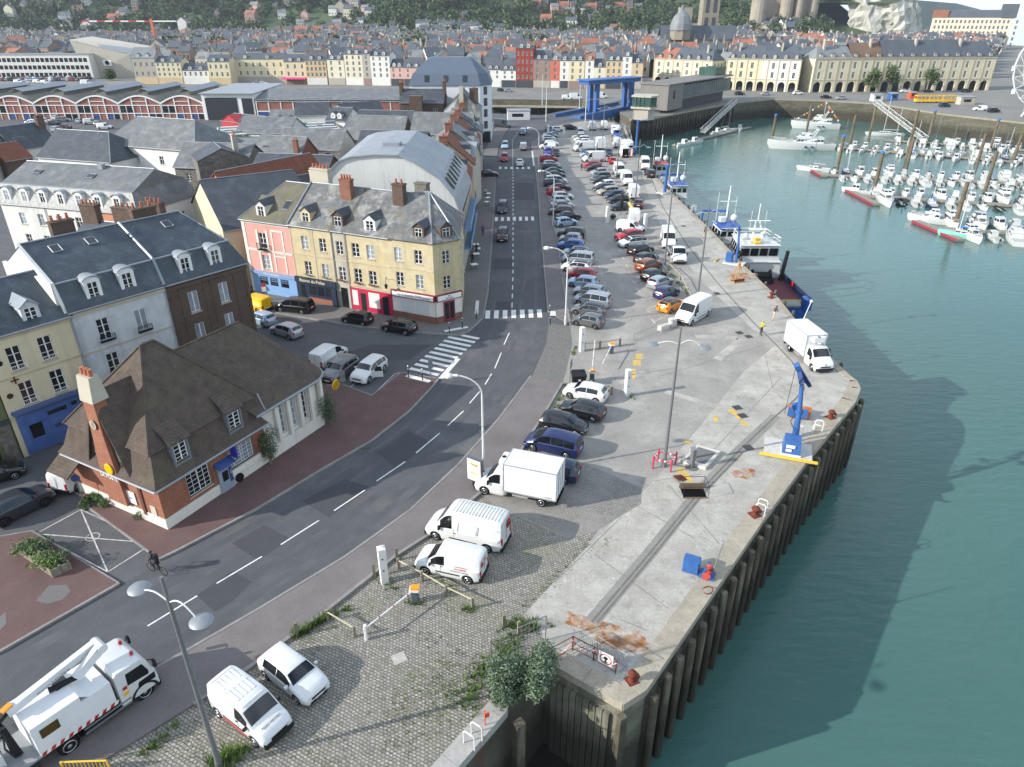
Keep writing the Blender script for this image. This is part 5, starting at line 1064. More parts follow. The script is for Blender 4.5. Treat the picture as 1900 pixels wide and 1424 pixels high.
def davit(u,v,label,hh,ang,base=True):
 r=empty('davit_crane',G(u,v),ang,label,'crane');
 if base:mb=MB();mb.box(-1.2,-1.0,0,1.2,1.0,.25);mb.build('plinth',M_concb,r)
 mb=MB();mb.tube((0,0,.2),(0,0,hh),.32,.25,10);mb.tube((0,0,hh-.3),(0,0,hh+.25),.34,.34,10);mb.build('column',M_bluec,r,sharp=40)
 mb=MB();beam(mb,(0,0,hh),(3.6,.2,hh+.35),.2,.3,.12,.16);mb.build('jib',plain('jib_grey','#8b93a0',.5),r);mb=MB();mb.tube((3.5,.2,hh+.3),(3.5,.2,hh-.7),.02);mb.build('hook_cable',M_cable,r)
davit(1233,360,'blue davit crane on the quay beside the second blue fishing boat',5.2,R(25));davit(1179,288,'blue davit crane near the camper vans',8.0,R(10),False)
r=empty('fish_crane',G(1358,489),R(-30),'blue boom crane folded beside the tug','crane');r.scale=(.72,.72,.72);mb=MB();mb.box(-1.6,-1.2,0,2.4,1.2,.3);mb.build('plinth',M_concb,r);mb=MB();rbox(mb,(-.6,0,1.2),1.3,1.2,1.8,.1);mb.build('power_pack',M_bluec,r);mb=MB();mb.tube((.7,0,.3),(.7,0,4.2),.3,.2,10);beam(mb,(.7,0,4.0),(.2,.4,7.4),.4,.4,.2,.2);mb.build('mast',M_bluec,r);mb=MB();beam(mb,(.3,.3,7.2),(1.0,.2,2.0),.2,.25,.15,.2);mb.build('knuckle_boom',M_blk,r)
mb=MB();mb.box(-3.2,-1.0,.02,-3.0,1.2,.3);mb.build('yellow_curb',M_yel,r)
p=G(1367,523);r=empty('lifting_tripod',p,R(20),'yellow lifting frame on rust stained concrete','frame');mb=MB()
for x in(-.8,.8):
 for y in(-.5,.5):mb.tube((x,y,.05),(0,0,2.7),.05)
mb.path([(-.8,-.5,.1),(.8,-.5,.1),(.8,.5,.1),(-.8,.5,.1),(-.8,-.5,.1)],.06);mb.build('legs',plain('frame_ochre','#b8862f',.7),r);mb=MB();mb.box(-.8,-.5,.1,.8,-.45,.5);mb.build('skirt',M_rust,r)
r=empty('floodlight',G(1487,602),0,'leaning white floodlight pole on the quay edge behind the tug stern','floodlight');mb=MB();mb.tube((0,0,0),(.55,0,2.6),.06,.05);mb.build('pole',M_white,r);mb=MB();mb.blob((.6,0,2.75),.2,2,1,.1);mb.build('lamp_head',M_white,r)
def leaves(mb,c,sx,sy,sz,n,rn,s0=.12,s1=.28,up=.3,drop=0):
 for _ in range(n):
  p=Vector((c[0]+rn.uniform(-sx,sx),c[1]+rn.uniform(-sy,sy),c[2]+abs(rn.gauss(0,.5))*sz));s=rn.uniform(s0,s1)
  a,b=rn.uniform(0,6.3),rn.uniform(-.9,.9);d=Vector((math.cos(a),math.sin(a),b)).normalized();t=d.cross(Vector((rn.uniform(-1,1),rn.uniform(-1,1),1))).normalized()
  mb.add([p-t*s*.3,p+d*s,p+t*s*.3,p-d*s*.35],[(0,1,2,3)])
M_leaf=mat('leaf_green',hx('#55693a'),.75,.35,3.0,objrand=.15);M_leafd=mat('leaf_dark',hx('#3d5234'),.75,.35,2.5);M_leafg=mat('leaf_grey',hx('#6c7a62'),.8,.35,3.0);M_soil=mat('soil',hx('#463d30'),.95,.2,3)
q=[G(30,1024,.13),G(99,1074,.13),G(136,1056,.13),G(67,1009,.13)];r=empty('planter',q[0],0,'wooden planter of four beds with herbs on the red forecourt','planter');o=q[0];q=[p-o for p in q]
def quad(s,t):return q[0].lerp(q[1],s).lerp(q[3].lerp(q[2],s),t)
for i in range(2):
 for j in range(2):
  a=[quad(i*.5+.01,j*.5+.01),quad(i*.5+.49,j*.5+.01),quad(i*.5+.49,j*.5+.49),quad(i*.5+.01,j*.5+.49)]
  mb=MB()
  for p_,q_ in zip(a,a[1:]+a[:1]):d=(q_-p_).normalized();n_=Vector((-d.y,d.x,0))*.06;mb.prism([p_,q_,q_+n_,p_+n_],0,.6)
  mb.build('box',M_wood,r);mb=MB();mb.poly([p+Vector((0,0,.5))for p in a]);mb.build('soil',M_soil,r)
  mb=MB();c=(a[0]+a[2])/2;rn=random.Random(i*2+j);leaves(mb,(c.x,c.y,.5),.85,.6,.55,420,rn,.08,.2);mb.build('plants',[M_leaf,M_leafd,M_grass,M_leafd][i*2+j],r)
mb=MB();rn=random.Random(3)
def tufts(a,b,n,wd,hh=.25):
 A,B=G(*a),G(*b)
 for _ in range(n):
  p=A.lerp(B,rn.random())+Vector((rn.gauss(0,wd),rn.gauss(0,wd),0));k=rn.randint(4,9)
  for _ in range(k):
   an=rn.uniform(0,6.3);h=hh*rn.uniform(.4,1.3);d=Vector((math.cos(an),math.sin(an),0));q=p+d*rn.uniform(0,.08)
   mb.add([q+Vector((-d.y,d.x,0))*.03,q-Vector((-d.y,d.x,0))*.03,q+d*h*.6+Vector((0,0,h))],[(0,1,2)])
for a in[((545,1185),(612,1142),110,.13,.4),((620,1140),(650,1128),20,.1,.2),((400,1420),(450,1400),80,.3,.5),((940,1160),(1005,1165),70,.3,.35),((900,1240),(960,1180),90,.35,.3),((870,1290),(900,1240),60,.3,.25),((700,1075),(735,1090),25,.2,.2),((760,1120),(785,1118),20,.15,.2),((860,1130),(882,1132),18,.1,.25),((1160,735),(1172,738),14,.15,.3),((1045,712),(1062,730),30,.12,.25),((1063,660),(1068,645),25,.12,.2),((640,840),(690,832),12,.05,.1),((1030,760),(1045,730),25,.12,.25),((930,1170),(1110,990),30,.1,.12),((270,1400),(330,1340),40,.2,.2),((1235,500),(1275,545),40,.15,.4),((830,1290),(900,1330),40,.25,.2),((780,1180),(870,1250),30,.5,.1),((800,1075),(845,1100),20,.2,.15)]:tufts(*a)
tag(mb.build('weeds',M_grass),kind='stuff')
mb=MB();rn=random.Random(5)
for a in[((700,1330),(900,1230),260,.8,.05),((760,1270),(880,1270),200,.8,.05),((720,1390),(850,1300),240,.7,.05),((480,1380),(640,1400),160,.8,.05),((300,1360),(420,1400),140,.6,.05),((700,1090),(870,1140),120,.5,.05),((1000,1100),(1130,1000),60,.3,.05),((560,1200),(700,1120),100,.6,.05)]:tufts(*a)
tag(mb.build('moss',mat('moss',hx('#6f7a45'),.9,.3,3)),kind='stuff')
def shrub(c,blobs,n,m,name,label,cat='bush',leaf=(.1,.24),seed=1,trunk=True,group=None):
 r=empty(name,c,0,label,cat,group);rn=random.Random(seed);mb=MB()
 for _ in range(n):
  bx,by,bz,br=rn.choice(blobs);v=Vector((rn.gauss(0,1),rn.gauss(0,1),rn.gauss(0,1))).normalized()*br*(rn.random()**.35)*rn.uniform(.75,1.12)
  p=Vector((bx,by,bz))+v*Vector((1,1,.85)).length/1.65;s=rn.uniform(*leaf);a=rn.uniform(0,6.3);d=Vector((math.cos(a),math.sin(a),rn.uniform(-.7,.9))).normalized();t=d.cross(Vector((rn.uniform(-1,1),rn.uniform(-1,1),.6))).normalized()
  mb.mi=0 if rn.random()<.7 else 1
  mb.add([p-t*s*.28,p+d*s,p+t*s*.28,p-d*s*.3],[(0,1,2,3)])
 mb.build('foliage',m,r)
 if trunk:
  mb=MB();b0=blobs[0]
  for bx,by,bz,br in blobs[:5]:mb.tube((b0[0]*.3,b0[1]*.3,0),(bx,by,bz),.07,.02,6)
  mb.build('stems',M_wood,r)
 return r
rn=random.Random(11);bl=[(rn.uniform(-1.25,1.35),rn.uniform(-1.0,1.1),rn.uniform(.3,1.8),rn.uniform(.55,.95))for _ in range(24)]
shrub(G(962,1285),bl,17000,[M_leafg,M_leafd],'bush','large grey green bush growing from the quay wall at the slot',leaf=(.08,.18),seed=4)
rn=random.Random(12);bl=[(rn.uniform(-.9,.9),rn.uniform(-.5,.5),rn.uniform(.15,.5),.4)for _ in range(7)]
shrub(G(182,935),bl,1400,[M_leaf,M_leafd],'bush','low leafy bush at the foot of the post office end wall',leaf=(.08,.2),seed=5)
rn=random.Random(13);shrub(G(262,965),[(-.3,0,.3,.3),(.1,0,.6,.35),(.5,.1,.3,.3)],300,[M_leaf,M_leafd],'bush','thin straggly shrub against the white base of the post office',leaf=(.06,.14),seed=6)
M_skin=plain('skin','#b98a6c',.6);M_hair=plain('hair','#2a211c',.8);M_hairg=plain('hair_grey','#a7a39b',.8)
def person(loc,rz,J,clothes,label,hair=M_hair,s=1.0,hat=None):
 """J: joint positions (metres); one continuous skinned body with five fingers on each hand"""
 r=empty('person',loc,rz,label,'person')
 V,E,RD=[],[],[]
 def add(p,rad,par=None):
  V.append(Vector(p));RD.append(rad)
  if par is not None:E.append((par,len(V)-1))
  return len(V)-1
 pel=add(J['pelvis'],.135);wa=add(J['waist'],.125,pel);ch=add(J['chest'],.155,wa);nk=add(J['neck'],.058,ch);hd=add(J['head'],.098,nk);tp=add(Vector(J['head'])+Vector(J.get('up',(0,0,.11))),.085,hd)
 for sd in('l','r'):
  h=add(J['hip'+sd],.095,pel);k=add(J['knee'+sd],.062,h);a=add(J['ankle'+sd],.042,k);f=add(J['toe'+sd],.04,a)
  sh=add(J['shoulder'+sd],.065,ch);el=add(J['elbow'+sd],.045,sh);wr=add(J['wrist'+sd],.03,el)
  w_=Vector(J['wrist'+sd]);d=(w_-Vector(J['elbow'+sd])).normalized();sdv=d.cross(Vector((0,1,.2))).normalized();nrm=d.cross(sdv)
  pm=add(w_+d*.06,.034,wr)
  for i,ln in enumerate((.062,.074,.07,.055)):
   o=sdv*(.018*(i-1.5));a1=add(w_+d*.1+o*1.2,.009,pm);a2=add(w_+d*(.1+ln*.55)+o*1.5+nrm*.012,.0085,a1);add(w_+d*(.1+ln*.9)+o*1.6+nrm*.035,.0075,a2)
  t1=add(w_+d*.05-sdv*.045,.011,pm);add(w_+d*.085-sdv*.06+nrm*.02,.009,t1)
 me=bpy.data.meshes.new('body');me.from_pydata([tuple(v)for v in V],E,[]);o=bpy.data.objects.new('tmp',me);COL.objects.link(o)
 md=o.modifiers.new('skin','SKIN');md.use_smooth_shade=True
 for i,x in enumerate(me.skin_vertices[0].data):x.radius=(RD[i],RD[i]*(.8 if i<3 else 1));x.use_root=(i==0)
 o.modifiers.new('sub','SUBSURF').levels=1
 dg=bpy.context.evaluated_depsgraph_get();m2=bpy.data.meshes.new_from_object(o.evaluated_get(dg));COL.objects.unlink(o);bpy.data.objects.remove(o);m2.name='body'
 m2.materials.clear()
 for m in(M_skin,clothes['top'],clothes['legs'],clothes['shoes']):m2.materials.append(m)
 def near(p,a,b):
  a,b=Vector(a),Vector(b);t=max(0,min(1,(p-a).dot(b-a)/max(1e-6,(b-a).length_squared)));return(p-a.lerp(b,t)).length
 tops=[(J['waist'],J['chest'],.05),(J['chest'],Vector(J['neck'])+(Vector(J['chest'])-Vector(J['neck']))*.3,.05)];legs=[(J['pelvis'],J['waist'],.03)];shoes=[];skin=[(J['neck'],J['head'],0)]
 for sd in('l','r'):
  tops+=[(J['shoulder'+sd],J['elbow'+sd],.01),(J['elbow'+sd],Vector(J['elbow'+sd]).lerp(Vector(J['wrist'+sd]),.85 if not clothes.get('short')else .05),.0)]
  legs+=[(J['hip'+sd],J['knee'+sd],.02),(J['knee'+sd],Vector(J['knee'+sd]).lerp(Vector(J['ankle'+sd]),.85 if not clothes.get('shorts')else .02),.0)];shoes+=[(J['ankle'+sd],J['toe'+sd],.02)]
  skin+=[(J['wrist'+sd],Vector(J['wrist'+sd])*2-Vector(J['elbow'+sd]),0)]
  if clothes.get('short'):skin.append((J['elbow'+sd],J['wrist'+sd],0))
  if clothes.get('shorts'):skin.append((J['knee'+sd],J['ankle'+sd],0))
 for f in m2.polygons:
  c=f.center;best=(9,0)
  for idx,L in((0,skin),(1,tops),(2,legs),(3,shoes)):
   for a,b,bi in L:
    d=near(c,a,b)-bi
    if d<best[0]:best=(d,idx)
  f.material_index=best[1];f.use_smooth=True
 link('body',m2,r)
 H=Vector(J['head']);up=Vector(J.get('up',(0,0,.11))).normalized();fw=Vector(J.get('face',(1,0,0)));fw=(fw-up*fw.dot(up)).normalized();sd=up.cross(fw)
 mb=MB();mb.smooth=True;mb.blob(H+up*.075-fw*.022,.105,1,2,.05,(1,1,.92));mb.build('hair',hat or hair,r)
 mb=MB();mb.add([H+fw*.09+up*.03,H+fw*.09+sd*.018-up*.02,H+fw*.125-up*.02,H+fw*.09-sd*.018-up*.02],[(0,1,2),(0,2,3),(1,3,2)]);mb.build('nose',M_skin,r)
 mb=MB()
 for k in(1,-1):mb.blob(H+fw*.094+up*.035+sd*.035*k,.014,1,1,0)
 mb.build('eyes',M_blk,r);mb=MB();mb.cbox(H+fw*.096-up*.045,.02,.045,.012,math.atan2(fw.y,fw.x));mb.build('mouth',plain('lips','#8a4f45',.6),r)
 mb=MB()
 for k in(1,-1):mb.blob(H+sd*.1*k+up*.01,.026,1,1,0,(.7,.5,1.2))
 mb.build('ears',M_skin,r)
 return r
STAND=dict(pelvis=(0,0,.95),waist=(0,0,1.12),chest=(0,0,1.36),neck=(.01,0,1.54),head=(.03,0,1.66),hipl=(0,.1,.9),kneel=(.03,.12,.5),anklel=(-.02,.13,.09),toel=(.14,.15,.04),hipr=(0,-.1,.9),kneer=(.04,-.12,.5),ankler=(.0,-.14,.09),toer=(.16,-.16,.04),shoulderl=(0,.2,1.42),elbowl=(-.04,.26,1.14),wristl=(.06,.26,.9),shoulderr=(0,-.2,1.42),elbowr=(-.03,-.27,1.14),wristr=(.08,-.24,.9))
def pose(**k):d=dict(STAND);d.update(k);return d
M_hiviz=plain('yellow_vest','#d6b01c',.7);M_navy=plain('navy_cloth','#23242c',.85);M_blkc=plain('black_cloth','#1d1d20',.85);M_beige=plain('beige_cloth','#b9a98f',.85);M_brown=plain('brown_cloth','#4b3a34',.85);M_shoe=plain('shoe','#2a2624',.7)
person(G(1411,623),R(10),pose(wristl=(.28,.12,1.1),elbowl=(.02,.27,1.12),wristr=(.28,-.1,1.1),elbowr=(.02,-.27,1.12)),dict(top=M_hiviz,legs=M_navy,shoes=M_shoe),'person in a yellow vest and dark trousers standing on the quay',M_hairg)
person(G(1434,594),R(35),pose(pelvis=(0,0,.93),waist=(.06,0,1.08),chest=(.17,0,1.28),neck=(.26,0,1.43),head=(.34,0,1.52),face=(1,0,-.5),kneel=(.16,.12,.52),anklel=(.12,.14,.09),toel=(.28,.15,.04),kneer=(-.1,-.12,.5),ankler=(-.32,-.13,.12),toer=(-.2,-.15,.04),shoulderl=(.2,.2,1.32),elbowl=(.34,.24,1.08),wristl=(.48,.12,.96),shoulderr=(.2,-.2,1.32),elbowr=(.34,-.24,1.08),wristr=(.48,-.1,.96)),dict(top=M_brown,legs=M_beige,shoes=M_shoe),'person in a brown top and pale trousers leaning forward mid stride',M_hair)
hd=math.atan2((G(278,1048)-G(306,1058)).y,(G(278,1048)-G(306,1058)).x);cl=G(294,1064)
r=empty('bicycle',cl,hd,'dark bicycle ridden along the kerb of the forecourt','bicycle')
for x in(.52,-.52):
 mb=MB();pts=[(.33*math.cos(a*math.pi/12),.33*math.sin(a*math.pi/12))for a in range(25)];mb.path([(x+a,0,.34+b)for a,b in pts],.018,6);w_=mb.build('wheel',M_tyre,r)
 mb=MB();[mb.tube((x,0,.34),(x+a,0,.34+b),.004,.004,3)for a,b in pts[::3]];mb.build('spokes',M_steel,w_)
mb=MB();mb.path([(-.52,0,.34),(-.05,0,.32),(-.2,0,.82),(-.52,0,.34)],.018);mb.path([(-.05,0,.32),(.38,0,.84),(-.19,0,.8)],.02);mb.path([(.52,0,.34),(.38,0,.84),(.36,0,.98)],.018);mb.build('frame',M_blk,r)
mb=MB();mb.path([(.34,-.26,1.0),(.36,0,.99),(.34,.26,1.0)],.016);mb.build('handlebar',M_blk,r);mb=MB();rbox(mb,(-.22,0,.92),.26,.14,.06,.03);mb.build('saddle',M_blk,r)
mb=MB();mb.path([(-.05,-.16,.2),(-.05,0,.32),(-.05,.16,.44)],.015);mb.build('pedals',M_blk,r)
person(cl,hd,pose(pelvis=(-.2,0,1.0),waist=(-.12,0,1.16),chest=(.04,0,1.34),neck=(.13,0,1.48),head=(.19,0,1.58),hipl=(-.18,.1,.97),kneel=(.18,.12,.84),anklel=(-.02,.15,.5),toel=(.1,.16,.46),hipr=(-.18,-.1,.97),kneer=(.14,-.12,.66),ankler=(-.07,-.15,.28),toer=(.05,-.16,.22),shoulderl=(.05,.2,1.38),elbowl=(.2,.25,1.16),wristl=(.3,.24,1.05),shoulderr=(.05,-.2,1.38),elbowr=(.2,-.25,1.16),wristr=(.3,-.24,1.05)),dict(top=M_navy,legs=M_blkc,shoes=M_shoe),'person in dark clothes riding the bicycle along the kerb',M_hair)
mb=MB();rbox(mb,(-.18,0,1.36),.2,.3,.44,.06);o=mb.build('backpack',M_navy,None,(0,0,0),None,cl,(0,0,hd));tag(o,'dark backpack worn by the cyclist','backpack')
for i,(u,v,z,rz,tp,lg,lab)in enumerate([(877,492,.13,80,M_blkc,M_blkc,'person in black on the cafe pavement nearest the tables'),(884,474,.13,60,M_blkc,M_navy,'person in black seated side of the cafe pavement, farther up'),(901,366,.13,90,M_beige,M_navy,'person in a pale top walking near the far pavement tables'),(896,437,.13,-90,plain('blue_cloth','#3c4f95',.8),M_navy,'person in blue at the second crossing'),(1079,318,0,-90,M_blkc,M_navy,'person beside the red car in the far inner row'),(1306,443,0,180,M_brown,M_beige,'person by the tall lamp near the blue boat'),(1027,252,0,0,M_blkc,M_navy,'person between the far gate posts'),(469,560,.13,-90,M_blkc,M_navy,'person in black at the corner of the pink house')]):
 person(G(u,v,z),R(rz),pose(),dict(top=tp,legs=lg,shoes=M_shoe),lab)
WZ=WATER_Z
M_hullw=mat('hull_white',hx('#c6c8c6'),.35,.04,1,spec=.5);M_hullb=mat('hull_blue',hx('#27539c'),.4,.1,1,stain=(*hx('#1c3a70'),.5),stain_scale=.8);M_hulld=mat('hull_dark',hx('#26304a'),.4,.1,1);M_hullr=mat('hull_red',hx('#a51f2a'),.4,.1,1);M_hullg=mat('hull_mint',hx('#86cdb9'),.4,.06,1)
M_deck=mat('boat_deck',hx('#a9a8a0'),.7,.08,2);M_deckr=mat('deck_maroon',hx('#6a3a40'),.8,.15,1.2,stain=(*hx('#4c3434'),.5),stain_scale=.7);M_covb=plain('cover_blue','#2f6fd0',.8);M_plank=mat('pontoon_plank',hx('#8a8578'),.9,.2,2);M_pred=plain('pontoon_red','#8e3140',.7)
M_pile=mat('mooring_pile',hx('#6b5d4c'),.85,.3,1,streak=(hx('#877a66'),2,.6),stain=((*hx('#4c5a2a'),.8),(*hx('#3b332b'),.6)),stain_scale=.4)
def hull(mb,L,B,H,sheer=.35,stern=.82,pw=2.2,rake=.08,z0=-.35):
 n=12;rings=[]
 for i in range(n+1):
  t=i/n;x=-L/2+L*t;b=B/2*((stern+(1-stern)*min(1,t/.3))if t<.3 else 1-max(0,(t-.42)/.58)**pw);b=max(b,.02);h=H*(1+sheer*max(0,t-.3)**1.5*1.8);k=x+rake*L*max(0,t-.7)/.3
  rings.append([(x,0,z0),(x+(k-x)*.3,b*.72,z0+.1),(k,b*.98,h*.55),(k,b,h),(k,b*.9,h),(k,b*.9,h-.12),(k,0,h-.1)])
 m=7;mb.mi=0
 for s in(1,-1):
  vs=[(x,y*s,z)for r_ in rings for x,y,z in r_];mb.add(vs,[(i*m+j,i*m+j+1,(i+1)*m+j+1,(i+1)*m+j)for i in range(n)for j in range(5)]);mb.mi=1;mb.add(vs,[(i*m+5,i*m+6,(i+1)*m+6,(i+1)*m+5)for i in range(n)]);mb.mi=0;mb.add(vs[:7],[tuple(range(7))])
 return rings
def cabin(parent,x0,x1,w0,w1,z0,z1,rake=.3,m=None,win=True,name='cabin',band_=(.45,.85),back=.05):
 """superstructure: front at x1, leaning in; window band as panes of its own"""
 mb=MB();lo=[(x0,-w0,z0),(x1,-w1,z0),(x1,w1,z0),(x0,w0,z0)];hi=[(x0+back,-w0*.88,z1),(x1-rake,-w1*.85,z1),(x1-rake,w1*.85,z1),(x0+back,w0*.88,z1)];vs=lo+hi;mb.add(vs,[(4,5,6,7),(0,1,5,4),(1,2,6,5),(2,3,7,6),(3,0,4,7)])
 o=(x1-x0)*.03;mb.prism([(x0-o+back,-w0*.93),(x1-rake+o*3,-w1*.9),(x1-rake+o*3,w1*.9),(x0-o+back,w0*.93)],z1,z1+.07);c=mb.build(name,m or M_hullw,parent)
 if win:
  mb=MB()
  for a,b in((0,1),(1,2),(2,3)):
   P=lambda s,t:Vector(lo[a]).lerp(Vector(lo[b]),s).lerp(Vector(hi[a]).lerp(Vector(hi[b]),s),t)
   nn=(P(1,0)-P(0,0)).cross(P(0,1)-P(0,0)).normalized()*.015;k=max(1,round((P(1,0)-P(0,0)).length/1.1))
   for i in range(k):mb.poly([P((i+.1)/k,band_[0])+nn,P((i+.9)/k,band_[0])+nn,P((i+.9)/k,band_[1])+nn,P((i+.1)/k,band_[1])+nn])
  mb.build('cabin_windows',M_glass,c)
 return c
def rails(parent,pts,h=.7,r=.025,name='railing'):
 mb=MB();top=[Vector(p)+Vector((0,0,h))for p in pts];mb.path(top,r,5);mb.path([Vector(p)+Vector((0,0,h*.5))for p in pts],r*.7,4);[mb.tube(p,q,r*.8,r*.8,4)for p,q in zip(pts,top)];mb.build(name,M_white,parent)
def outboard(p,x):
 mb=MB();rbox(mb,(x-.25,0,.85),.4,.34,.5,.08);rbox(mb,(x-.22,0,.25),.16,.14,.9,.04);mb.build('outboard_motor',M_blk,p)
def b_cabin(L=6.2,hm=None,far=1):
 r=empty('motorboat',(0,0,WZ));mb=MB();hull(mb,L,L*.37,.8);mb.build('hull',[hm or M_hullw,M_deck],r,sharp=40);cabin(r,-L*.06,L*.24,L*.13,L*.1,.75,2.0,.45);mb=MB();mb.add([(L*.22,-.5,.78),(L*.4,-.15,.95),(L*.4,.15,.95),(L*.22,.5,.78),(L*.22,-.4,1.1),(L*.22,.4,1.1)],[(0,1,4),(1,2,5,4),(2,3,5),(0,4,5,3)]);mb.build('foredeck',M_hullw,r);outboard(r,-L/2);mb=MB();rbox(mb,(-L*.3,0,.85),.5,L*.26,.3,.05);mb.build('bench',M_deck,r);return r
def b_cruiser(L=8.5):
 r=empty('cabin_cruiser',(0,0,WZ));mb=MB();hull(mb,L,L*.35,1.1);mb.build('hull',[M_hullw,M_deck],r,sharp=40);cabin(r,-L*.2,L*.26,L*.14,L*.09,1.0,2.0,.9,band_=(.4,.8));cabin(r,-L*.16,L*.08,L*.12,L*.1,2.07,2.7,.5,name='flybridge',band_=(.5,.95));rails(r,[(L*.1,-1.15,1.2),(L*.32,-.7,1.35),(L*.5,0,1.5),(L*.32,.7,1.35),(L*.1,1.15,1.2)],.5);return r
def b_open(L=5.2):
 r=empty('open_boat',(0,0,WZ));mb=MB();hull(mb,L,L*.38,.7);mb.build('hull',[M_hullw,M_deck],r,sharp=40);mb=MB();rbox(mb,(.2,0,.95),.6,.7,.8,.08);mb.build('console',M_hullw,r);mb=MB();mb.add([(.5,-.3,1.3),(.5,.3,1.3),(.3,.28,1.75),(.3,-.28,1.75)],[(0,1,2,3)]);mb.build('windscreen',M_glass,r);outboard(r,-L/2);return r
def b_sail(L=8,cover=None,hm=None,mh=10.5):
 r=empty('sailboat',(0,0,WZ));mb=MB();hull(mb,L,L*.31,.95,.25,.6);mb.build('hull',[hm or M_hullw,M_deck],r,sharp=40);cabin(r,-L*.12,L*.2,L*.09,L*.06,.85,1.35,.4,band_=(.3,.8));mb=MB();mb.tube((L*.08,0,.9),(L*.08,0,mh),.07,.05,6);mb.tube((L*.08,-.7,mh*.6),(L*.08,.7,mh*.6),.02);mb.build('mast',M_pole if cover is None else M_white,r);mb=MB();mb.tube((L*.08,0,1.9),(-L*.36,0,1.8),.05);mb.build('boom',M_pole,r);mb=MB();mb.tube((L*.06,0,2.05),(-L*.34,0,1.95),.16,.12,8);mb.build('sail_cover',cover or M_deck,r)
 mb=MB();[mb.tube((L*.08,0,mh-.2),p,.012,.012,3)for p in((L*.5,0,1.2),(-L*.48,0,1.0),(L*.06,L*.14,.95),(L*.06,-L*.14,.95))];mb.build('rigging',M_steel,r);return r
def b_dinghy(L=4.6):
 r=empty('inflatable_boat',(0,0,WZ));mb=MB();pts=[(-L/2,-.75,.4),(L*.1,-.75,.4),(L*.35,-.5,.45),(L/2,0,.55),(L*.35,.5,.45),(L*.1,.75,.4),(-L/2,.75,.4)];mb.path(pts,.25,8);mb.build('tubes',M_blk,r);mb=MB();mb.poly([(-L/2,-.6,.3),(L*.3,-.5,.3),(L*.4,0,.3),(L*.3,.5,.3),(-L/2,.6,.3)]);mb.build('floor',M_deck,r);outboard(r,-L/2);return r
MAKE={'cabin boat':b_cabin,'cruiser':b_cruiser,'open boat':b_open,'sailboat':b_sail,'inflatable':b_dinghy,'blue sailboat':lambda:b_sail(8.5,M_covb,M_hulld),'blue cover sailboat':lambda:b_sail(7.5,M_covb),'small cabin boat':lambda:b_cabin(5.2)}
BP={}
def boat(kind,p,hd,label,s=1.0,group='boats moored in the marina'):
 if kind not in BP:BP[kind]=o=MAKE[kind]()
 else:o=copy_tree(BP[kind])
 o.location=(p.x,p.y,WZ+.02);o.rotation_euler=(0,0,hd);o.scale=(s,s,s);return tag(o,label,'boat',group)
def pontoon(a,b,head,label,wd=1.8):
 A,B=G(*a,WZ),G(*b,WZ);r=empty('pontoon',A,math.atan2((B-A).y,(B-A).x),label,'pontoon','marina pontoons');L=(B-A).length;mb=MB();mb.box(0,-wd/2,.1,L,wd/2,.5);mb.build('walkway',M_plank,r)
 if head:
  H0,H1=G(*head[0],WZ),G(*head[1],WZ);q=Matrix.Rotation(-r.rotation_euler.z,3,'Z');h0,h1=q@(H0-A),q@(H1-A);d=(h1-h0).normalized();n_=Vector((-d.y,d.x,0));mb=MB();mb.prism([h0,h1,h1+n_*1.8,h0+n_*1.8],.08,.55);mb.build('head',M_plank,r);mb=MB();mb.prism([h0-n_*.06,h1-n_*.06,h1-n_*.01,h0-n_*.01],.1,.62);mb.build('red_edge',M_pred,r)
 return A,B
PN=[((1734,427),(1960,440),((1691,414),(1774,450)),'nearest marina pontoon with a long red edge',7),((1594,366),(1960,389),((1567,356),(1619,383)),'second marina pontoon with a red edged head',6.5),((1523,327),(1960,346),((1499,316),(1523,330)),'third marina pontoon with a short red end',6.5),((1535,274),(1960,309),None,'fourth marina pontoon behind the white yacht',6.2),((1640,262),(1960,285),None,'farthest marina pontoon below the harbour wall',6.0)]
rn=random.Random(17);words={'cabin boat':'white motorboat with a wheelhouse','cruiser':'white cabin cruiser with a flybridge','open boat':'small open boat with an outboard','sailboat':'white sailboat with a bare mast','inflatable':'black inflatable boat','blue sailboat':'dark blue sailboat with blue cover','blue cover sailboat':'sailboat with bright blue sail cover','small cabin boat':'small white motorboat'}
NEARP=['nearest pontoon','second pontoon','third pontoon','fourth pontoon','farthest pontoon']
for i,(a,b,head,lab,ln)in enumerate(PN):
 A,B=pontoon(a,b,head,lab);d=(B-A).normalized();n_=Vector((-d.y,d.x,0));L=(B-A).length;hd=math.atan2(d.y,d.x)
 for side in(1,-1):
  s=3.2 if side<0 else 2.6;k=0
  while s<min(L,(62,88,100,118,95)[i]):
   kind=rn.choices(['cabin boat','small cabin boat','cruiser','open boat','sailboat','blue sailboat','blue cover sailboat','inflatable'],[34,16,12,12,17,2,2,2]if i<4 else[34,16,12,14,3,0,0,1])[0]
   if i==1 and side<0 and k==1:kind='inflatable'
   if i==2 and side>0 and k==1:kind='blue sailboat'
   wd={'cruiser':3.4,'sailboat':3.0,'blue sailboat':3.1}.get(kind,2.7);p=A+d*(s+wd/2)+n_*side*(1.3+ln*.5+rn.uniform(-.2,.4));flip=rn.random()<.3
   boat(kind,p,hd+side*(math.pi/2)*(1 if flip else-1)+rn.uniform(-.12,.12),f'{words[kind]}, {ORD[k]} along the {"far" if side > 0 else "near"} side of the {NEARP[i]}',rn.uniform(.8,1.05));k+=1;s+=wd+rn.choice((.15,.25,.4,.5,.8,1.5))
p=G(1752,448,WZ);b_=b_sail(7,M_covb,M_hullg,9.5);b_.location=G(1782,441,WZ)+Vector((0,0,.02));b_.rotation_euler=(0,0,R(152));tag(b_,'mint green sailboat with a bright blue sail cover at the nearest pontoon head','boat')
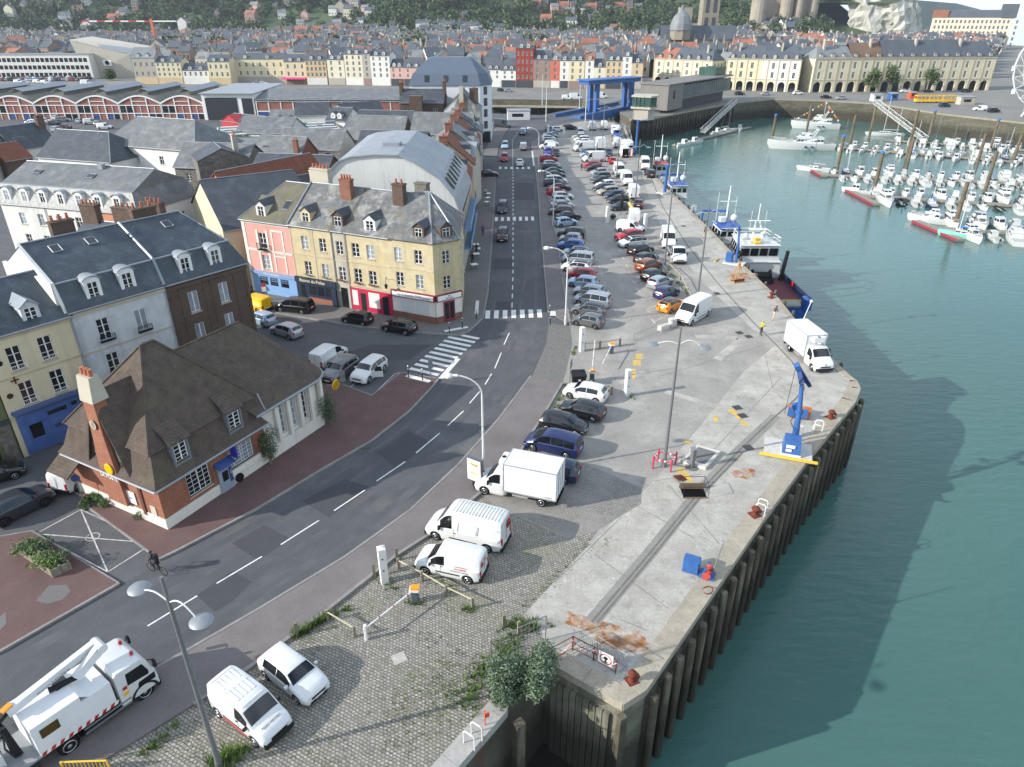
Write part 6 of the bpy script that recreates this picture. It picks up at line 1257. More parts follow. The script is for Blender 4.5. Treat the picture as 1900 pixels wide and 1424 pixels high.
b_=b_cruiser(7.5);b_.location=G(1725,413,WZ)+Vector((0,0,.02));b_.rotation_euler=(0,0,R(150));tag(b_,'white motor cruiser lying along the red edge of the nearest pontoon','boat')
for u,v,hd,k,lab in[(1268,271,R(30),'cabin boat','white motorboat at the foot of the curved wall, nearest the red boat'),(1287,267,R(20),'cabin boat','white motorboat beside the gangway pontoon'),(1330,249,R(25),'small cabin boat','small white boat beside the gangway foot'),(1348,246,R(30),'sailboat','white sailboat below the long gangway'),(1372,243,R(60),'small cabin boat','small white boat farthest along below the curved wall'),(1510,318,R(150),'sailboat','white sailboat with red trim at the third pontoon head'),(1590,358,R(150),'cabin boat','white motorboat on the red edge of the second pontoon')]:boat(k,G(u,v,WZ),hd,lab,1.0,None)
pontoon((1250,272),(1392,238),None,'narrow pontoon along the foot of the curved wall',1.4)
for(u,v),vt,blue in[((1432,262),214,1),((1552,320),253,1),((1620,361),284,1),((1770,424),338,0),((1682,293),205,0),((1681,315),254,0),((1721,262),207,1),((1811,311),248,0),((1837,277),222,1),((1827,356),281,0),((1577,266),213,0),((1495,252),196,0),((1611,262),198,0),((1880,300),250,0)]:
 P=G(u,v,WZ);rr=ray(u,vt);h=CAM_H+P.y/rr.y*rr.z-WZ;o=empty('mooring_pile',P,0,'mooring pile standing at the marina '+{(1432,262):'in open water left of the white yacht, blue capped',(1552,320):'beside the dark blue sailboat, blue capped',(1620,361):'on the second pontoon, blue capped',(1770,424):'on the nearest pontoon behind the mint sailboat',(1682,293):'in the middle, the taller of two close together',(1681,315):'in the middle, the shorter of two close together',(1721,262):'at the foot of the white gangway, blue capped',(1811,311):'right of the middle, without a cap',(1837,277):'near the far wall on the right, blue capped',(1827,356):'on the right of the second pontoon',(1577,266):'behind the stern of the white yacht',(1495,252):'in front of the flag dressed yacht',(1611,262):'beside the two masted boat',(1880,300):'at the right edge'}[(u,v)],'pile','tall mooring piles of the marina');q=.42
 mb=MB();mb.tube((0,0,-1),(0,0,h),q,q*.95,12);mb.build('shaft',M_pile,o,sharp=40)
 if blue:mb=MB();mb.tube((0,0,h-.05),(0,0,h+.35),q*1.12,q*1.12,12);mb.build('cap',M_covb,o,sharp=40)
def yacht(L,label,px,hd,flags=False):
 r=empty('motor_yacht',G(*px,WZ)+Vector((0,0,.02)),hd,label,'boat');mb=MB();hull(mb,L,L*.26,2.0,.4);mb.build('hull',[M_hullw,M_deck],r,sharp=40);cabin(r,-L*.3,L*.16,L*.11,L*.08,1.9,3.6,1.6,band_=(.35,.75));cabin(r,-L*.1,L*.08,L*.09,L*.07,3.65,4.8,1.0,name='wheelhouse',band_=(.4,.8));mb=MB();beam(mb,(-L*.12,-L*.08,3.7),(-L*.2,-L*.05,5.8),.5,.2,.4,.15);beam(mb,(-L*.12,L*.08,3.7),(-L*.2,L*.05,5.8),.5,.2,.4,.15);mb.box(-L*.22,-L*.06,5.75,-L*.18,L*.06,5.95);mb.tube((-L*.2,0,5.9),(-L*.2,0,7.6),.05);mb.build('radar_arch',M_hullw,r);rails(r,[(L*.16,-L*.1,2.1),(L*.35,-L*.06,2.4),(L*.52,0,2.75),(L*.35,L*.06,2.4),(L*.16,L*.1,2.1)],.8,.04)
 for x in(-L*.12,-L*.02):mb=MB();mb.blob((x,-L*.135,1.0),.45,3,1,0,(1.2,.6,.7));mb.blob((x,L*.135,1.0),.45,3,1,0,(1.2,.6,.7));mb.build('fender',M_hulld,r)
 if flags:
  rn=random.Random(2);ms=[M_inkred,M_inkw,M_sblue,PAINTS['yellow'],PAINTS['orange']]
  a,t,c=Vector((L*.5,0,3)),Vector((-L*.12,0,9.5)),Vector((-L*.48,0,3))
  mb=MB();mb.tube((-L*.12,0,4.8),t,.07);mb.path([a,t,c],.02,4);mb.build('flag_mast',M_hullw,r)
  for k in range(22):f=(k+.5)/11;q=a.lerp(t,f)if f<1 else t.lerp(c,f-1);mb=MB();mb.add([q,q+Vector((.45,0,-.05)),q+Vector((.42,0,-.6)),q+Vector((0,0,-.55))],[(0,1,2,3)]);mb.build('flag',ms[k%5],r)
 return r
yacht(19,'long white motor yacht lying in front of the marina',(1488,277),R(172));yacht(16,'white yacht dressed with strings of signal flags below the harbour wall',(1514,239),R(168),True)
r=b_sail(12,M_deck,None,13);r.location=G(1643,252,WZ);r.rotation_euler=(0,0,R(170));tag(r,'two masted white sailing boat below the white gangway','boat');mb=MB();mb.tube((-3.5,0,1),(-3.5,0,9),.07,.05);mb.build('mizzen_mast',M_white,r)
QD=(G(1313,422)-G(1477,596)).normalized();QN=Vector((QD.y,-QD.x,0));QH=math.atan2(QD.y,QD.x)
def trawler(px,L,hm,top,label,name,off=3.2,flip=True):
 P=G(*px)+QN*off+QD*3;r=empty('fishing_boat',(P.x,P.y,WZ+.02),QH+(math.pi if flip else 0),label,'boat');r.scale=(1.2,1.15,1.25);mb=MB();hull(mb,L,L*.3,2.3,.5,.85,2.6);mb.build('hull',[hm,M_deck],r,sharp=40);c=cabin(r,-L*.08,L*.17,L*.11,L*.1,2.2,4.3,.15,M_hullw,False,'deckhouse');c=cabin(r,-L*.05,L*.15,L*.1,L*.09,4.35,6.2,-.1,M_hullw,True,'wheelhouse',(.4,.75));mb=MB();mb.prism([(-L*.05,-L*.09),(L*.165,-L*.085),(L*.165,L*.085),(-L*.05,L*.09)],5.98,6.32);mb.build('name_board',top,r)
 text('lettering',name,.36,r,(L*.17,0,6.16),(R(90),0,R(90)),M_inkw,.01)
 mb=MB();mb.tube((0,0,6.3),(0,0,11),.14,.08);mb.tube((0,-1.2,9),(0,1.2,9),.06);mb.tube((-.1,0,6.4),(.1,0,10.5),.08);[mb.tube((x,y,6.3),(x,y,h),.03)for x,y,h in((-.6,1.3,9.5),(-.6,-1.3,10),(.6,.9,8))];mb.build('mast',M_white,r);mb=MB()
 for y in(-L*.11,L*.11):mb.tube((-L*.32,y,2),(-L*.32,y,6.5),.12)
 mb.tube((-L*.32,-L*.11,6.5),(-L*.32,L*.11,6.5),.14);mb.tube((-L*.32,0,6.5),(-L*.05,0,7.5),.1);mb.build('gantry',hm,r);mb=MB();mb.lathe([(.7,-1),(.7,1),(0,1)],14,(-L*.2,0,2.9),'Y');mb.build('net_drum',M_hullg,r);rails(r,[(L*.2,-L*.13,2.5),(L*.36,-L*.1,3),(L*.5,0,3.7),(L*.36,L*.1,3),(L*.2,L*.13,2.5)],.9,.04);mb=MB();mb.blob((.5,.9,7),.5,3,2,0);mb.build('radome',M_hullw,r);mb=MB();rbox(mb,(.4,-.7,6.8),.9,.9,.6,.1);mb.build('deck_locker',M_hullw,r)
 mb=MB();mb.blob((-L*.3,.6,2.6),.9,5,2,.3,(1.3,1,.6));mb.build('fishing_nets',M_covb,r);return r
trawler((1318,432),17,M_hullb,M_hullb,'blue and white fishing boat just ahead of the tug','DE LA MER');trawler((1233,352),16,M_hullb,M_hullb,'blue and white fishing boat beside the blue davit crane','LA COURONNE',3.0);trawler((1205,312),14,M_hulld,M_hullr,'fishing boat with a red wheelhouse roof at the inner end of the quay','MON RUBIS',3.0)
P=G(1420,532)+QN*4.6+QD*14;L=22;r=empty('tugboat',(P.x+QD.x*2,P.y+QD.y*2,WZ+.02),QH,'workboat tug with a white wheelhouse, maroon deck and blue stern','boat');mb=MB();hull(mb,L,8.4,2.6,.3,.95,2.4);mb.build('hull',[M_hullb,M_deckr],r,sharp=40)
for y in(-4.0,3.8):mb=MB();mb.box(-L/2,y,2.5,3,y+.2,3.5);mb.build('bulwark',M_hulld,r)
mb=MB();mb.tube((-L/2+.2,-2.6,2.4),(-L/2+.2,2.6,2.4),.5,.5,12);mb.build('stern_roller',M_steel,r);mb=MB();rbox(mb,(-L/2+.3,-3.6,2.6),1.6,1.2,1.6,.3);rbox(mb,(-L/2+.3,3.6,2.6),1.6,1.2,1.6,.3);mb.build('stern_bulwark',M_hullb,r)
mb=MB();mb.box(-L/2+.8,-3.7,2.55,-L/2+1.7,3.7,2.62);mb.build('deck_edge',mat('deck_mustard',hx('#a39a52'),.8,.2,2),r)
cabin(r,0,8,3.6,3.2,2.5,5.0,.2,M_hullw,False,'deckhouse');c=cabin(r,.8,6.8,3.3,2.8,5.0,7.4,.5,M_hullw,True,'wheelhouse',(.35,.85),-.3);mb=MB();[mb.add([(.62,y0,5.8),(.62,y1,5.8),(.5,y1,7.0),(.5,y0,7.0)],[(0,1,2,3)])for y0,y1 in((-2.8,-1.5),(-1.3,-.1),(.1,1.3),(1.5,2.8))];mb.build('aft_windows',M_glass,r)
rails(r,[(.8,-3,7.5),(.8,3,7.5),(6.2,2.4,7.5),(6.2,-2.4,7.5),(.8,-3,7.5)],1.0,.05);mb=MB();[beam(mb,(2.2,y,7.4),(3.2,y*.3,10.5),.25,.25,.15,.15)for y in(-.9,.9)];mb.box(2.4,-1.2,9.2,3.4,1.2,9.35);mb.tube((3.2,0,10.4),(3.2,0,13),.08);[mb.tube((3.1,y,9.3),(3.1,y,12),.03)for y in(-1.1,1.1)];mb.tube((2.6,-1.6,10.6),(2.6,1.6,10.6),.1);mb.build('mast',M_white,r)
for y in(-3.3,3.3):mb=MB();mb.tube((-1.0,y,2.6),(-1.5,y*1.05,7.2),.32,.26,8);mb.build('funnel',M_blk,r)
mb=MB();beam(mb,(-2.4,2.9,2.6),(-2.2,2.8,5.4),.6,.6,.4,.4);beam(mb,(-2.2,2.8,5.3),(-3.4,2.2,3.2),.4,.4,.3,.3);mb.build('deck_crane',plain('crane_brown','#8e4a3a',.7),r);mb=MB();mb.lathe([(1.0,-1.3),(.6,-1.2),(.6,1.2),(1.0,1.3),(0,1.3)],14,(-1.8,0,3.5),'Y');rbox(mb,(-1.6,0,2.9),2.4,3.4,.8,.1);mb.build('towing_winch',M_blk,r)
mb=MB();mb.blob((3.6,1.4,8),.5,3,2,0);mb.blob((4.4,-1.6,8),.45,4,2,0);mb.build('radome',M_hullw,r);mb=MB();rbox(mb,(1.5,.3,7.95),.9,.9,.9,.1);mb.build('yellow_chest',PAINTS['yellow'],r)
for x,y in((-6,3.4),(-8.5,3.4),(-5,-3.5)):mb=MB();mb.lathe([(.3,-.1),(.45,0),(.3,.1),(.3,-.1)],12,(x,y,3.3),'Y');mb.build('lifebuoy',M_tail,r)
def gangway(a,za,b,zb,label,wd=1.4):
 A,B=G(*a,za),G(*b,zb);r=empty('gangway',A,0,label,'gangway');d=B-A;n_=Vector((-d.y,d.x,0)).normalized()*wd/2;mb=MB();mb.add([-n_,n_,d+n_,d-n_],[(0,1,2,3)]);mb.build('walkway',M_plank,r);mb=MB();k=14;up=Vector((0,0,1.3))
 for s in(1,-1):
  mb.tube(n_*s,d+n_*s,.1);mb.tube(n_*s+up,d+n_*s+up,.1)
  for i in range(k):mb.tube(n_*s+d*(i/k),n_*s+d*(i/k)+up,.05,.05,4);mb.tube(n_*s+d*(i/k)+up*(i%2),n_*s+d*((i+1)/k)+up*((i+1)%2),.05,.05,4)
 mb.build('truss',M_hullw,r)
gangway((1625,193),.3,(1716,262),WZ+.6,'white truss gangway from the harbour wall down to the marina',2.0);gangway((1363,191),.2,(1303,247),WZ+.6,'grey truss gangway down the curved wall',1.8)
M_slate1=mat('slate_dark',hx('#42474e'),.55,.2,.9,course=(.16,.45),stain=((*hx('#3a3f3a'),.6),(*hx('#6f7478'),.45)),stain_scale=.35,fine=(7,.4),spec=.5)
M_slate2=mat('slate_grey',hx('#6d7072'),.6,.2,.8,course=(.16,.4),stain=((*hx('#9a9b99'),.6),(*hx('#7b7440'),.25)),stain_scale=.5,fine=(7,.45),spec=.45)
M_slatel=mat('slate_lichen',hx('#6f7173'),.7,.25,.8,course=(.16,.4),stain=((*hx('#a3a49f'),.8),(*hx('#87702f'),.35),(*hx('#4b4d4b'),.6)),stain_scale=.55,stain_lo=.5,stain_hi=.66,fine=(6,.5))
M_slatem=mat('slate_moss',hx('#6f6a5c'),.8,.2,.8,course=(.16,.4),stain=((*hx('#6d7042'),.7),(*hx('#4a4a42'),.6)),stain_scale=.5,fine=(6,.45))
M_slateblue=mat('slate_blue',hx('#3f4853'),.5,.18,.8,course=(.18,.4),stain=((*hx('#3a4a3a'),.65),(*hx('#707a80'),.4)),stain_scale=.4,fine=(7,.45),spec=.55)
M_tilebr=mat('brown_tile',hx('#5f534b'),.9,.25,1.4,course=(.14,.6),stain=((*hx('#55583a'),.55),(*hx('#4a4139'),.6)),stain_scale=.35,fine=(7,.5),bump=.3)
M_tilered=mat('red_tile',hx('#86523f'),.85,.25,1.6,course=(.2,.6),stain=((*hx('#6b4236'),.7),(*hx('#585038'),.4)),stain_scale=.35,fine=(5,.4))
M_zinc=mat('zinc',hx('#91959a'),.55,.1,.5,metal=.1,stain=(*hx('#717a82'),.5),stain_scale=.3,spec=.5)
M_lead=mat('lead_flashing',hx('#8d9399'),.45,.1,1,metal=.2)
M_wshingle=mat('white_shingle',hx('#b9b9b3'),.85,.15,2,course=(.16,.5),stain=((*hx('#7a7b76'),.8),(*hx('#d8d8d2'),.5)),stain_scale=1.1,fine=(6,.4))
M_brick=mat('brick_orange',hx('#96573f'),.9,.2,1.2,brick=('wall',.26,.085,hx('#a88f7a'),.012),stain=(*hx('#744434'),.6),stain_scale=.5,fine=(6,.3))
M_brickd=mat('brick_dark',hx('#5d4a40'),.9,.25,1.2,brick=('wall',.26,.085,hx('#776a5d'),.012),stain=(*hx('#463a33'),.6),stain_scale=.5,fine=(6,.3))
M_brickr=mat('brick_red',hx('#825241'),.9,.2,1.2,brick=('wall',.26,.085,hx('#8d7767'),.012),stain=(*hx('#5b3a33'),.6),stain_scale=.5)
M_flint=mat('flint_wall',hx('#77726a'),.95,.35,3,stain=((*hx('#4a4742'),.8),(*hx('#9a958a'),.5)),stain_scale=.9,fine=(5,.5))
M_cream=mat('cream_render',hx('#cfbf94'),.9,.08,.8,streak=(hx('#9c9078'),.9,.45),stain=((*hx('#b0a281'),.6),(*hx('#8f8468'),.35)),stain_scale=.4,fine=(6,.2))
M_cream2=mat('cream_render_pale',hx('#cfc4a4'),.9,.08,.8,streak=(hx('#a59b84'),.8,.45),stain=(*hx('#b3a88c'),.6),stain_scale=.4)
M_yelr=mat('yellow_render',hx('#c9bb97'),.9,.1,.8,streak=(hx('#8f8671'),1.1,.5),stain=((*hx('#b49a67'),.6),(*hx('#958e80'),.5)),stain_scale=.35,fine=(6,.25))
M_greyr=mat('grey_render',hx('#b3ad9d'),.9,.1,.8,streak=(hx('#878174'),1.0,.5),stain=(*hx('#8f8a7c'),.7),stain_scale=.4)
M_whiter=mat('white_render',hx('#d4d3cd'),.9,.06,.8,streak=(hx('#a3a39f'),.8,.4),stain=(*hx('#b5b6b4'),.6),stain_scale=.35)
M_whited=mat('white_render_dirty',hx('#c3c6c6'),.9,.08,.8,streak=(hx('#8c9194'),.9,.55),stain=((*hx('#93999c'),.7),(*hx('#b4b6b2'),.5)),stain_scale=.45)
M_pink=mat('pink_render',hx('#d09a90'),.9,.07,.8,streak=(hx('#ad7a70'),1,.35),stain=(*hx('#c4877b'),.6),stain_scale=.4)
M_green_r=mat('green_render',hx('#626b49'),.9,.15,.8,stain=(*hx('#4b523a'),.6),stain_scale=.4)
M_stuccow=mat('stucco_white',hx('#d9d3c8'),.9,.06,1,streak=(hx('#a9a49a'),1.2,.4),stain=(*hx('#bdb7ac'),.5),stain_scale=.5)
M_shopblue=plain('shop_blue','#7ba0cb',.5);M_shopnavy=plain('shop_navy','#1f2b40',.5);M_shopred=plain('shop_red','#b3274a',.5);M_bluew=mat('blue_boards',hx('#4d699f'),.7,.12,1.5,stain=(*hx('#2f4a86'),.5),stain_scale=.7)
M_frame=plain('window_white','#dedfdc',.5);M_framed=plain('window_dark','#3c3d3d',.6)
M_pane=mat('window_pane',hx('#23282d'),.08,.3,.8,spec=.7,objrand=.5);M_curtain=mat('window_curtain',hx('#8d949c'),.25,.2,2,spec=.6,objrand=.4)
M_pot=plain('chimney_pot','#a5644a',.8);M_stone=mat('trim_stone',hx('#b7ac93'),.9,.1,1,stain=(*hx('#8d8471'),.5),stain_scale=.6)
def facade(mb,P0,P1,z0,z1,wins,d=.16):
 """wall with real openings from P0 to P1 (left to right seen from outside); wins: (s, z, w, h)"""
 P0,P1=Vector((P0[0],P0[1],0)),Vector((P1[0],P1[1],0));L=(P1-P0).length;D=(P1-P0)/L;inn=Vector((-D.y,D.x,0))
 wins=[w_ for w_ in wins if w_[0]-w_[2]/2>.02 and w_[0]+w_[2]/2<L-.02]
 ss=sorted(set([0,L]+[round(w_[0]+k*w_[2]/2,4)for w_ in wins for k in(-1,1)]));zs=sorted(set([z0,z1]+[round(z,4)for w_ in wins for z in(w_[1],w_[1]+w_[3])]))
 zs=[z for z in zs if z0<=z<=z1]
 def pt(s,z,dd=0):p=P0+D*s+inn*dd;return(p.x,p.y,z)
 vs=[pt(s,z)for z in zs for s in ss];n=len(ss);fs=[]
 for j in range(len(zs)-1):
  for i in range(n-1):
   sc,zc=(ss[i]+ss[i+1])/2,(zs[j]+zs[j+1])/2
   if any(abs(sc-w_[0])<w_[2]/2 and w_[1]<zc<w_[1]+w_[3]for w_ in wins):continue
   fs.append((j*n+i,j*n+i+1,(j+1)*n+i+1,(j+1)*n+i))
 mb.add(vs,fs)
 for s,z,w_,h in wins:
  a,b=s-w_/2,s+w_/2
  for(s0,zz0),(s1,zz1)in(((a,z),(b,z)),((b,z),(b,z+h)),((b,z+h),(a,z+h)),((a,z+h),(a,z))):mb.poly([pt(s0,zz0),pt(s1,zz1),pt(s1,zz1,d),pt(s0,zz0,d)])
WPROTO={}
def win_proto(w_,h,style,far=False):
 key=(round(w_,2),round(h,2),style,far)
 if key in WPROTO:return WPROTO[key]
 f=.07;mb=MB();a=w_/2
 mb.box(-a,-.02,0,-a+f,.05,h);mb.box(a-f,-.02,0,a,.05,h);mb.box(-a+f,-.02,0,a-f,.05,f);mb.box(-a+f,-.02,h-f,a-f,.05,h)
 if style in('casement','curtain','many','dark'):mb.box(-.045,-.025,f,.045,.045,h-f)
 if style=='casement':
  for k in(1,2):mb.box(-a+f,-.012,h*k/3-.02,a-f,.03,h*k/3+.02)
 if style=='many':
  for k in range(1,5):mb.box(-a+f,-.012,h*k/5-.018,a-f,.03,h*k/5+.018)
  k=max(2,int(w_/.45))
  for i in range(1,k):x=-a+w_*i/k;mb.box(x-.022,-.014,f,x+.022,.032,h-f)
 if style=='cross':mb.box(-a+f,-.012,h*.62,a-f,.03,h*.62+.05);mb.box(-.03,-.02,f,.03,.04,h-f)
 if far:
  mb.mi=1;mb.add([(-a,.012,0),(a,.012,0),(a,.012,h),(-a,.012,h)],[(0,1,2,3)]);me=mb.mesh('window',[M_frame if style!='dark' else M_framed,M_pane]);WPROTO[key]=(me,None);return WPROTO[key]
 me=mb.mesh('window',[M_frame if style!='dark' else M_framed])
 mp=MB();mp.add([(-a+f*.5,.015,f*.5),(a-f*.5,.015,f*.5),(a-f*.5,.015,h-f*.5),(-a+f*.5,.015,h-f*.5)],[(0,1,2,3)]);pm=mp.mesh('pane',[M_curtain if style=='curtain' else M_pane])
 ms=MB();ms.box(-a-.08,-.24,-.1,a+.08,-.0,-.0);sm=ms.mesh('sill',[M_stone])
 WPROTO[key]=(me,(pm,sm));return WPROTO[key]
def put_windows(parent,P0,P1,wins,style='casement',d=.12,far=False,sill=True):
 P0,P1=Vector((P0[0],P0[1],0)),Vector((P1[0],P1[1],0));L=(P1-P0).length;D=(P1-P0)/L;inn=Vector((-D.y,D.x,0));rz=math.atan2(D.y,D.x);out=[]
 for i,w_ in enumerate(wins):
  st=w_[4]if len(w_)>4 else style
  me,kids=win_proto(w_[2],w_[3],st,far);p=P0+D*w_[0]+inn*d
  o=link('window',me,parent,(p.x,p.y,w_[1]),(0,0,rz));out.append(o)
  if kids:
   pn=link('pane',kids[0],o)
   if st!='curtain' and random.random()<.3:pn.material_slots[0].link='OBJECT';pn.material_slots[0].material=M_curtain
   if sill:link('sill',kids[1],o,(0,-d+.16,0))
 return out
def frame_of(A,B):
 A=Vector((A[0],A[1],0));B=Vector((B[0],B[1],0));return A,math.atan2((B-A).y,(B-A).x),(B-A).length
def slab(mb,pts,t=.12):
 """roof face with thickness"""
 n=len(pts);P=[Vector(p)for p in pts];nn=Vector((0,0,0))
 for i in range(n):nn+=P[i].cross(P[(i+1)%n])
 nn.normalize()
 if nn.z<0:P=P[::-1];nn=-nn
 q=[p-nn*t for p in P];mb.add([tuple(p)for p in P+q],[tuple(range(n)),tuple(range(2*n-1,n-1,-1))]+[(i,n+i,n+(i+1)%n,(i+1)%n)for i in range(n)])
def gable_roof(mb,L,D,ze,zr,rx0=0,rx1=0,o=.3,yr=None,x0=0,oy=None,mans=None):
 """ridge along x; rx>0 gives a hipped end; mans = (inset, height) gives a mansard break"""
 yr=D/2 if yr is None else yr;oy=o if oy is None else oy;a,b=x0-(o if rx0==0 else oy),x0+L+(o if rx1==0 else oy)
 r0,r1=Vector((x0+rx0-(o if rx0==0 else 0),yr,zr)),Vector((x0+L-rx1+(o if rx1==0 else 0),yr,zr));dz=.0
 if mans:
  i,hm=mans;e=.15;xa,xb=x0+(i if rx0 else-o),x0+L-(i if rx1 else-o);A0,B0=(x0-(e if rx0 else o),-e,ze),(x0+L+(e if rx1 else o),-e,ze);C0,D0=(x0+L+(e if rx1 else o),D+e,ze),(x0-(e if rx0 else o),D+e,ze)
  A1,B1,C1,D1=(xa,i,hm),(xb,i,hm),(xb,D-i,hm),(xa,D-i,hm)
  slab(mb,[A0,B0,B1,A1]);slab(mb,[C0,D0,D1,C1])
  if rx0:slab(mb,[D0,A0,A1,D1])
  if rx1:slab(mb,[B0,C0,C1,B1])
  slab(mb,[A1,B1,r1,r0]);slab(mb,[C1,D1,r0,r1])
  if rx0:slab(mb,[D1,A1,r0])
  if rx1:slab(mb,[B1,C1,r1])
  return
 k=(zr-ze)/max(.1,yr);zf=ze-oy*k*.0
 A0,B0,C0,D0=(a,-oy,zf),(b,-oy,zf),(b,D+oy,zf),(a,D+oy,zf)
 slab(mb,[A0,B0,r1,r0]);slab(mb,[C0,D0,r0,r1])
 if rx0:slab(mb,[D0,A0,r0])
 if rx1:slab(mb,[B0,C0,r1])
def chimney(parent,x,y,z0,z1,sx=.9,sy=.6,pots=2,m=None,rz=0,potm=None):
 mb=MB();rbox(mb,(0,0,(z0+z1)/2),sx,sy,z1-z0,.02);rbox(mb,(0,0,z1-.05),sx+.14,sy+.14,.16,.02);c=mb.build('chimney',m or M_brickr,parent,loc=(x,y,0),rot=(0,0,rz))
 for i in range(pots):
  key='pot';me=shared(key,lambda:(lambda q:(q.lathe([(.13,0),(.15,.05),(.1,.42),(.13,.46),(.13,.5),(.0,.5)],10),q.mesh('chimney_pot',[M_pot],sharp=40))[1])(MB()))
  link('chimney_pot',me,c,(-sx/2+sx*(i+.5)/pots,0,z1+.03))
 return c
def dormer(parent,x,y,z,w_,h,depth,style='gable',wall=None,roofm=None,win='casement',ww=None,rz=0.0):
 """front face at y, rises from z"""
 wall=wall or M_slate1;roofm=roofm or M_slate1;a=w_/2;wn=ww or w_*.68
 mb=MB();facade(mb,(-a,0),(a,0),0,h,[(a,.12,wn,h-.25)],.08);mb.poly([(-a,0,0),(-a,0,h),(-a,depth,h),(-a,depth*.2,0)]);mb.poly([(a,0,0),(a,depth*.2,0),(a,depth,h),(a,0,h)])
 if style=='gable':mb.poly([(-a,0,h),(a,0,h),(0,0,h+w_*.38)])
 if style=='arched':mb.add([(a*math.cos(t*math.pi/8),0,h+a*.42*math.sin(t*math.pi/8))for t in range(9)],[tuple(range(9))])
 d=mb.build('dormer',wall,parent,loc=(x,y,z),rot=(0,0,rz));mb=MB();o=.12
 if style=='gable':hr=h+w_*.38;slab(mb,[(-a-o,-o,h-.05),(0,-o,hr+.06),(0,depth*1.35,hr+.06),(-a-o,depth,h-.05)],.07);slab(mb,[(a+o,-o,h-.05),(0,-o,hr+.06),(0,depth*1.35,hr+.06),(a+o,depth,h-.05)],.07)
 elif style=='arched':
  p=[((a+o)*math.cos(t*math.pi/8),h+(a*.42+o)*math.sin(t*math.pi/8))for t in range(9)]
  for(x0,z0),(x1,z1)in zip(p,p[1:]):slab(mb,[(x0,-o,z0),(x1,-o,z1),(x1,depth*1.15,z1),(x0,depth*1.15,z0)],.06)
 elif style=='shed':slab(mb,[(-a-o,-o,h),(a+o,-o,h),(a+o,depth*1.3,h+.5),(-a-o,depth*1.3,h+.5)],.08)
 elif style=='hipped':hr=h+w_*.4;slab(mb,[(-a-o,-o,h),(a+o,-o,h),(0,a,hr)],.06);slab(mb,[(-a-o,-o,h),(0,a,hr),(0,depth*1.4,hr),(-a-o,depth,h)],.06);slab(mb,[(a+o,-o,h),(0,a,hr),(0,depth*1.4,hr),(a+o,depth,h)],.06)
 mb.build('dormer_roof',roofm,d);put_windows(d,(-a,0),(a,0),[(a,.12,wn,h-.25,win)],d=.05,sill=False);return d
def skylight(parent,x,y,zfun,w_=.8,h=1.1):
 p0,p1=Vector((x,y,zfun(y))),Vector((x,y+h*.8,zfun(y+h*.8)));sl=(p1-p0).normalized();n=Vector((0,-sl.z,sl.y))
 mb=MB();q=[p0-Vector((w_/2,0,0)),p0+Vector((w_/2,0,0)),p1+Vector((w_/2,0,0)),p1-Vector((w_/2,0,0))]
 for i in range(4):a,b=q[i]+n*.06,q[(i+1)%4]+n*.06;mb.tube(a,b,.05,.05,4)
 o=mb.build('skylight',M_lead,parent);mb=MB();mb.poly([p+n*.07 for p in q]);mb.build('pane',M_pane,o)
def gutter(parent,pts,z,r=.07,m=None):
 mb=MB();mb.path([(p[0],p[1],z)for p in pts],r,6);mb.build('gutter',m or M_zinc,parent)
def downpipe(parent,x,y,z0,z1):
 mb=MB();mb.tube((x,y,z0),(x,y,z1),.05);mb.build('downpipe',M_zinc,parent)
def band(parent,x0,x1,y,z,h=.2,d=.06,m=None):
 mb=MB();mb.box(x0,y-d,z,x1,y-.003,z+h);mb.build('string_course',m or M_stone,parent)
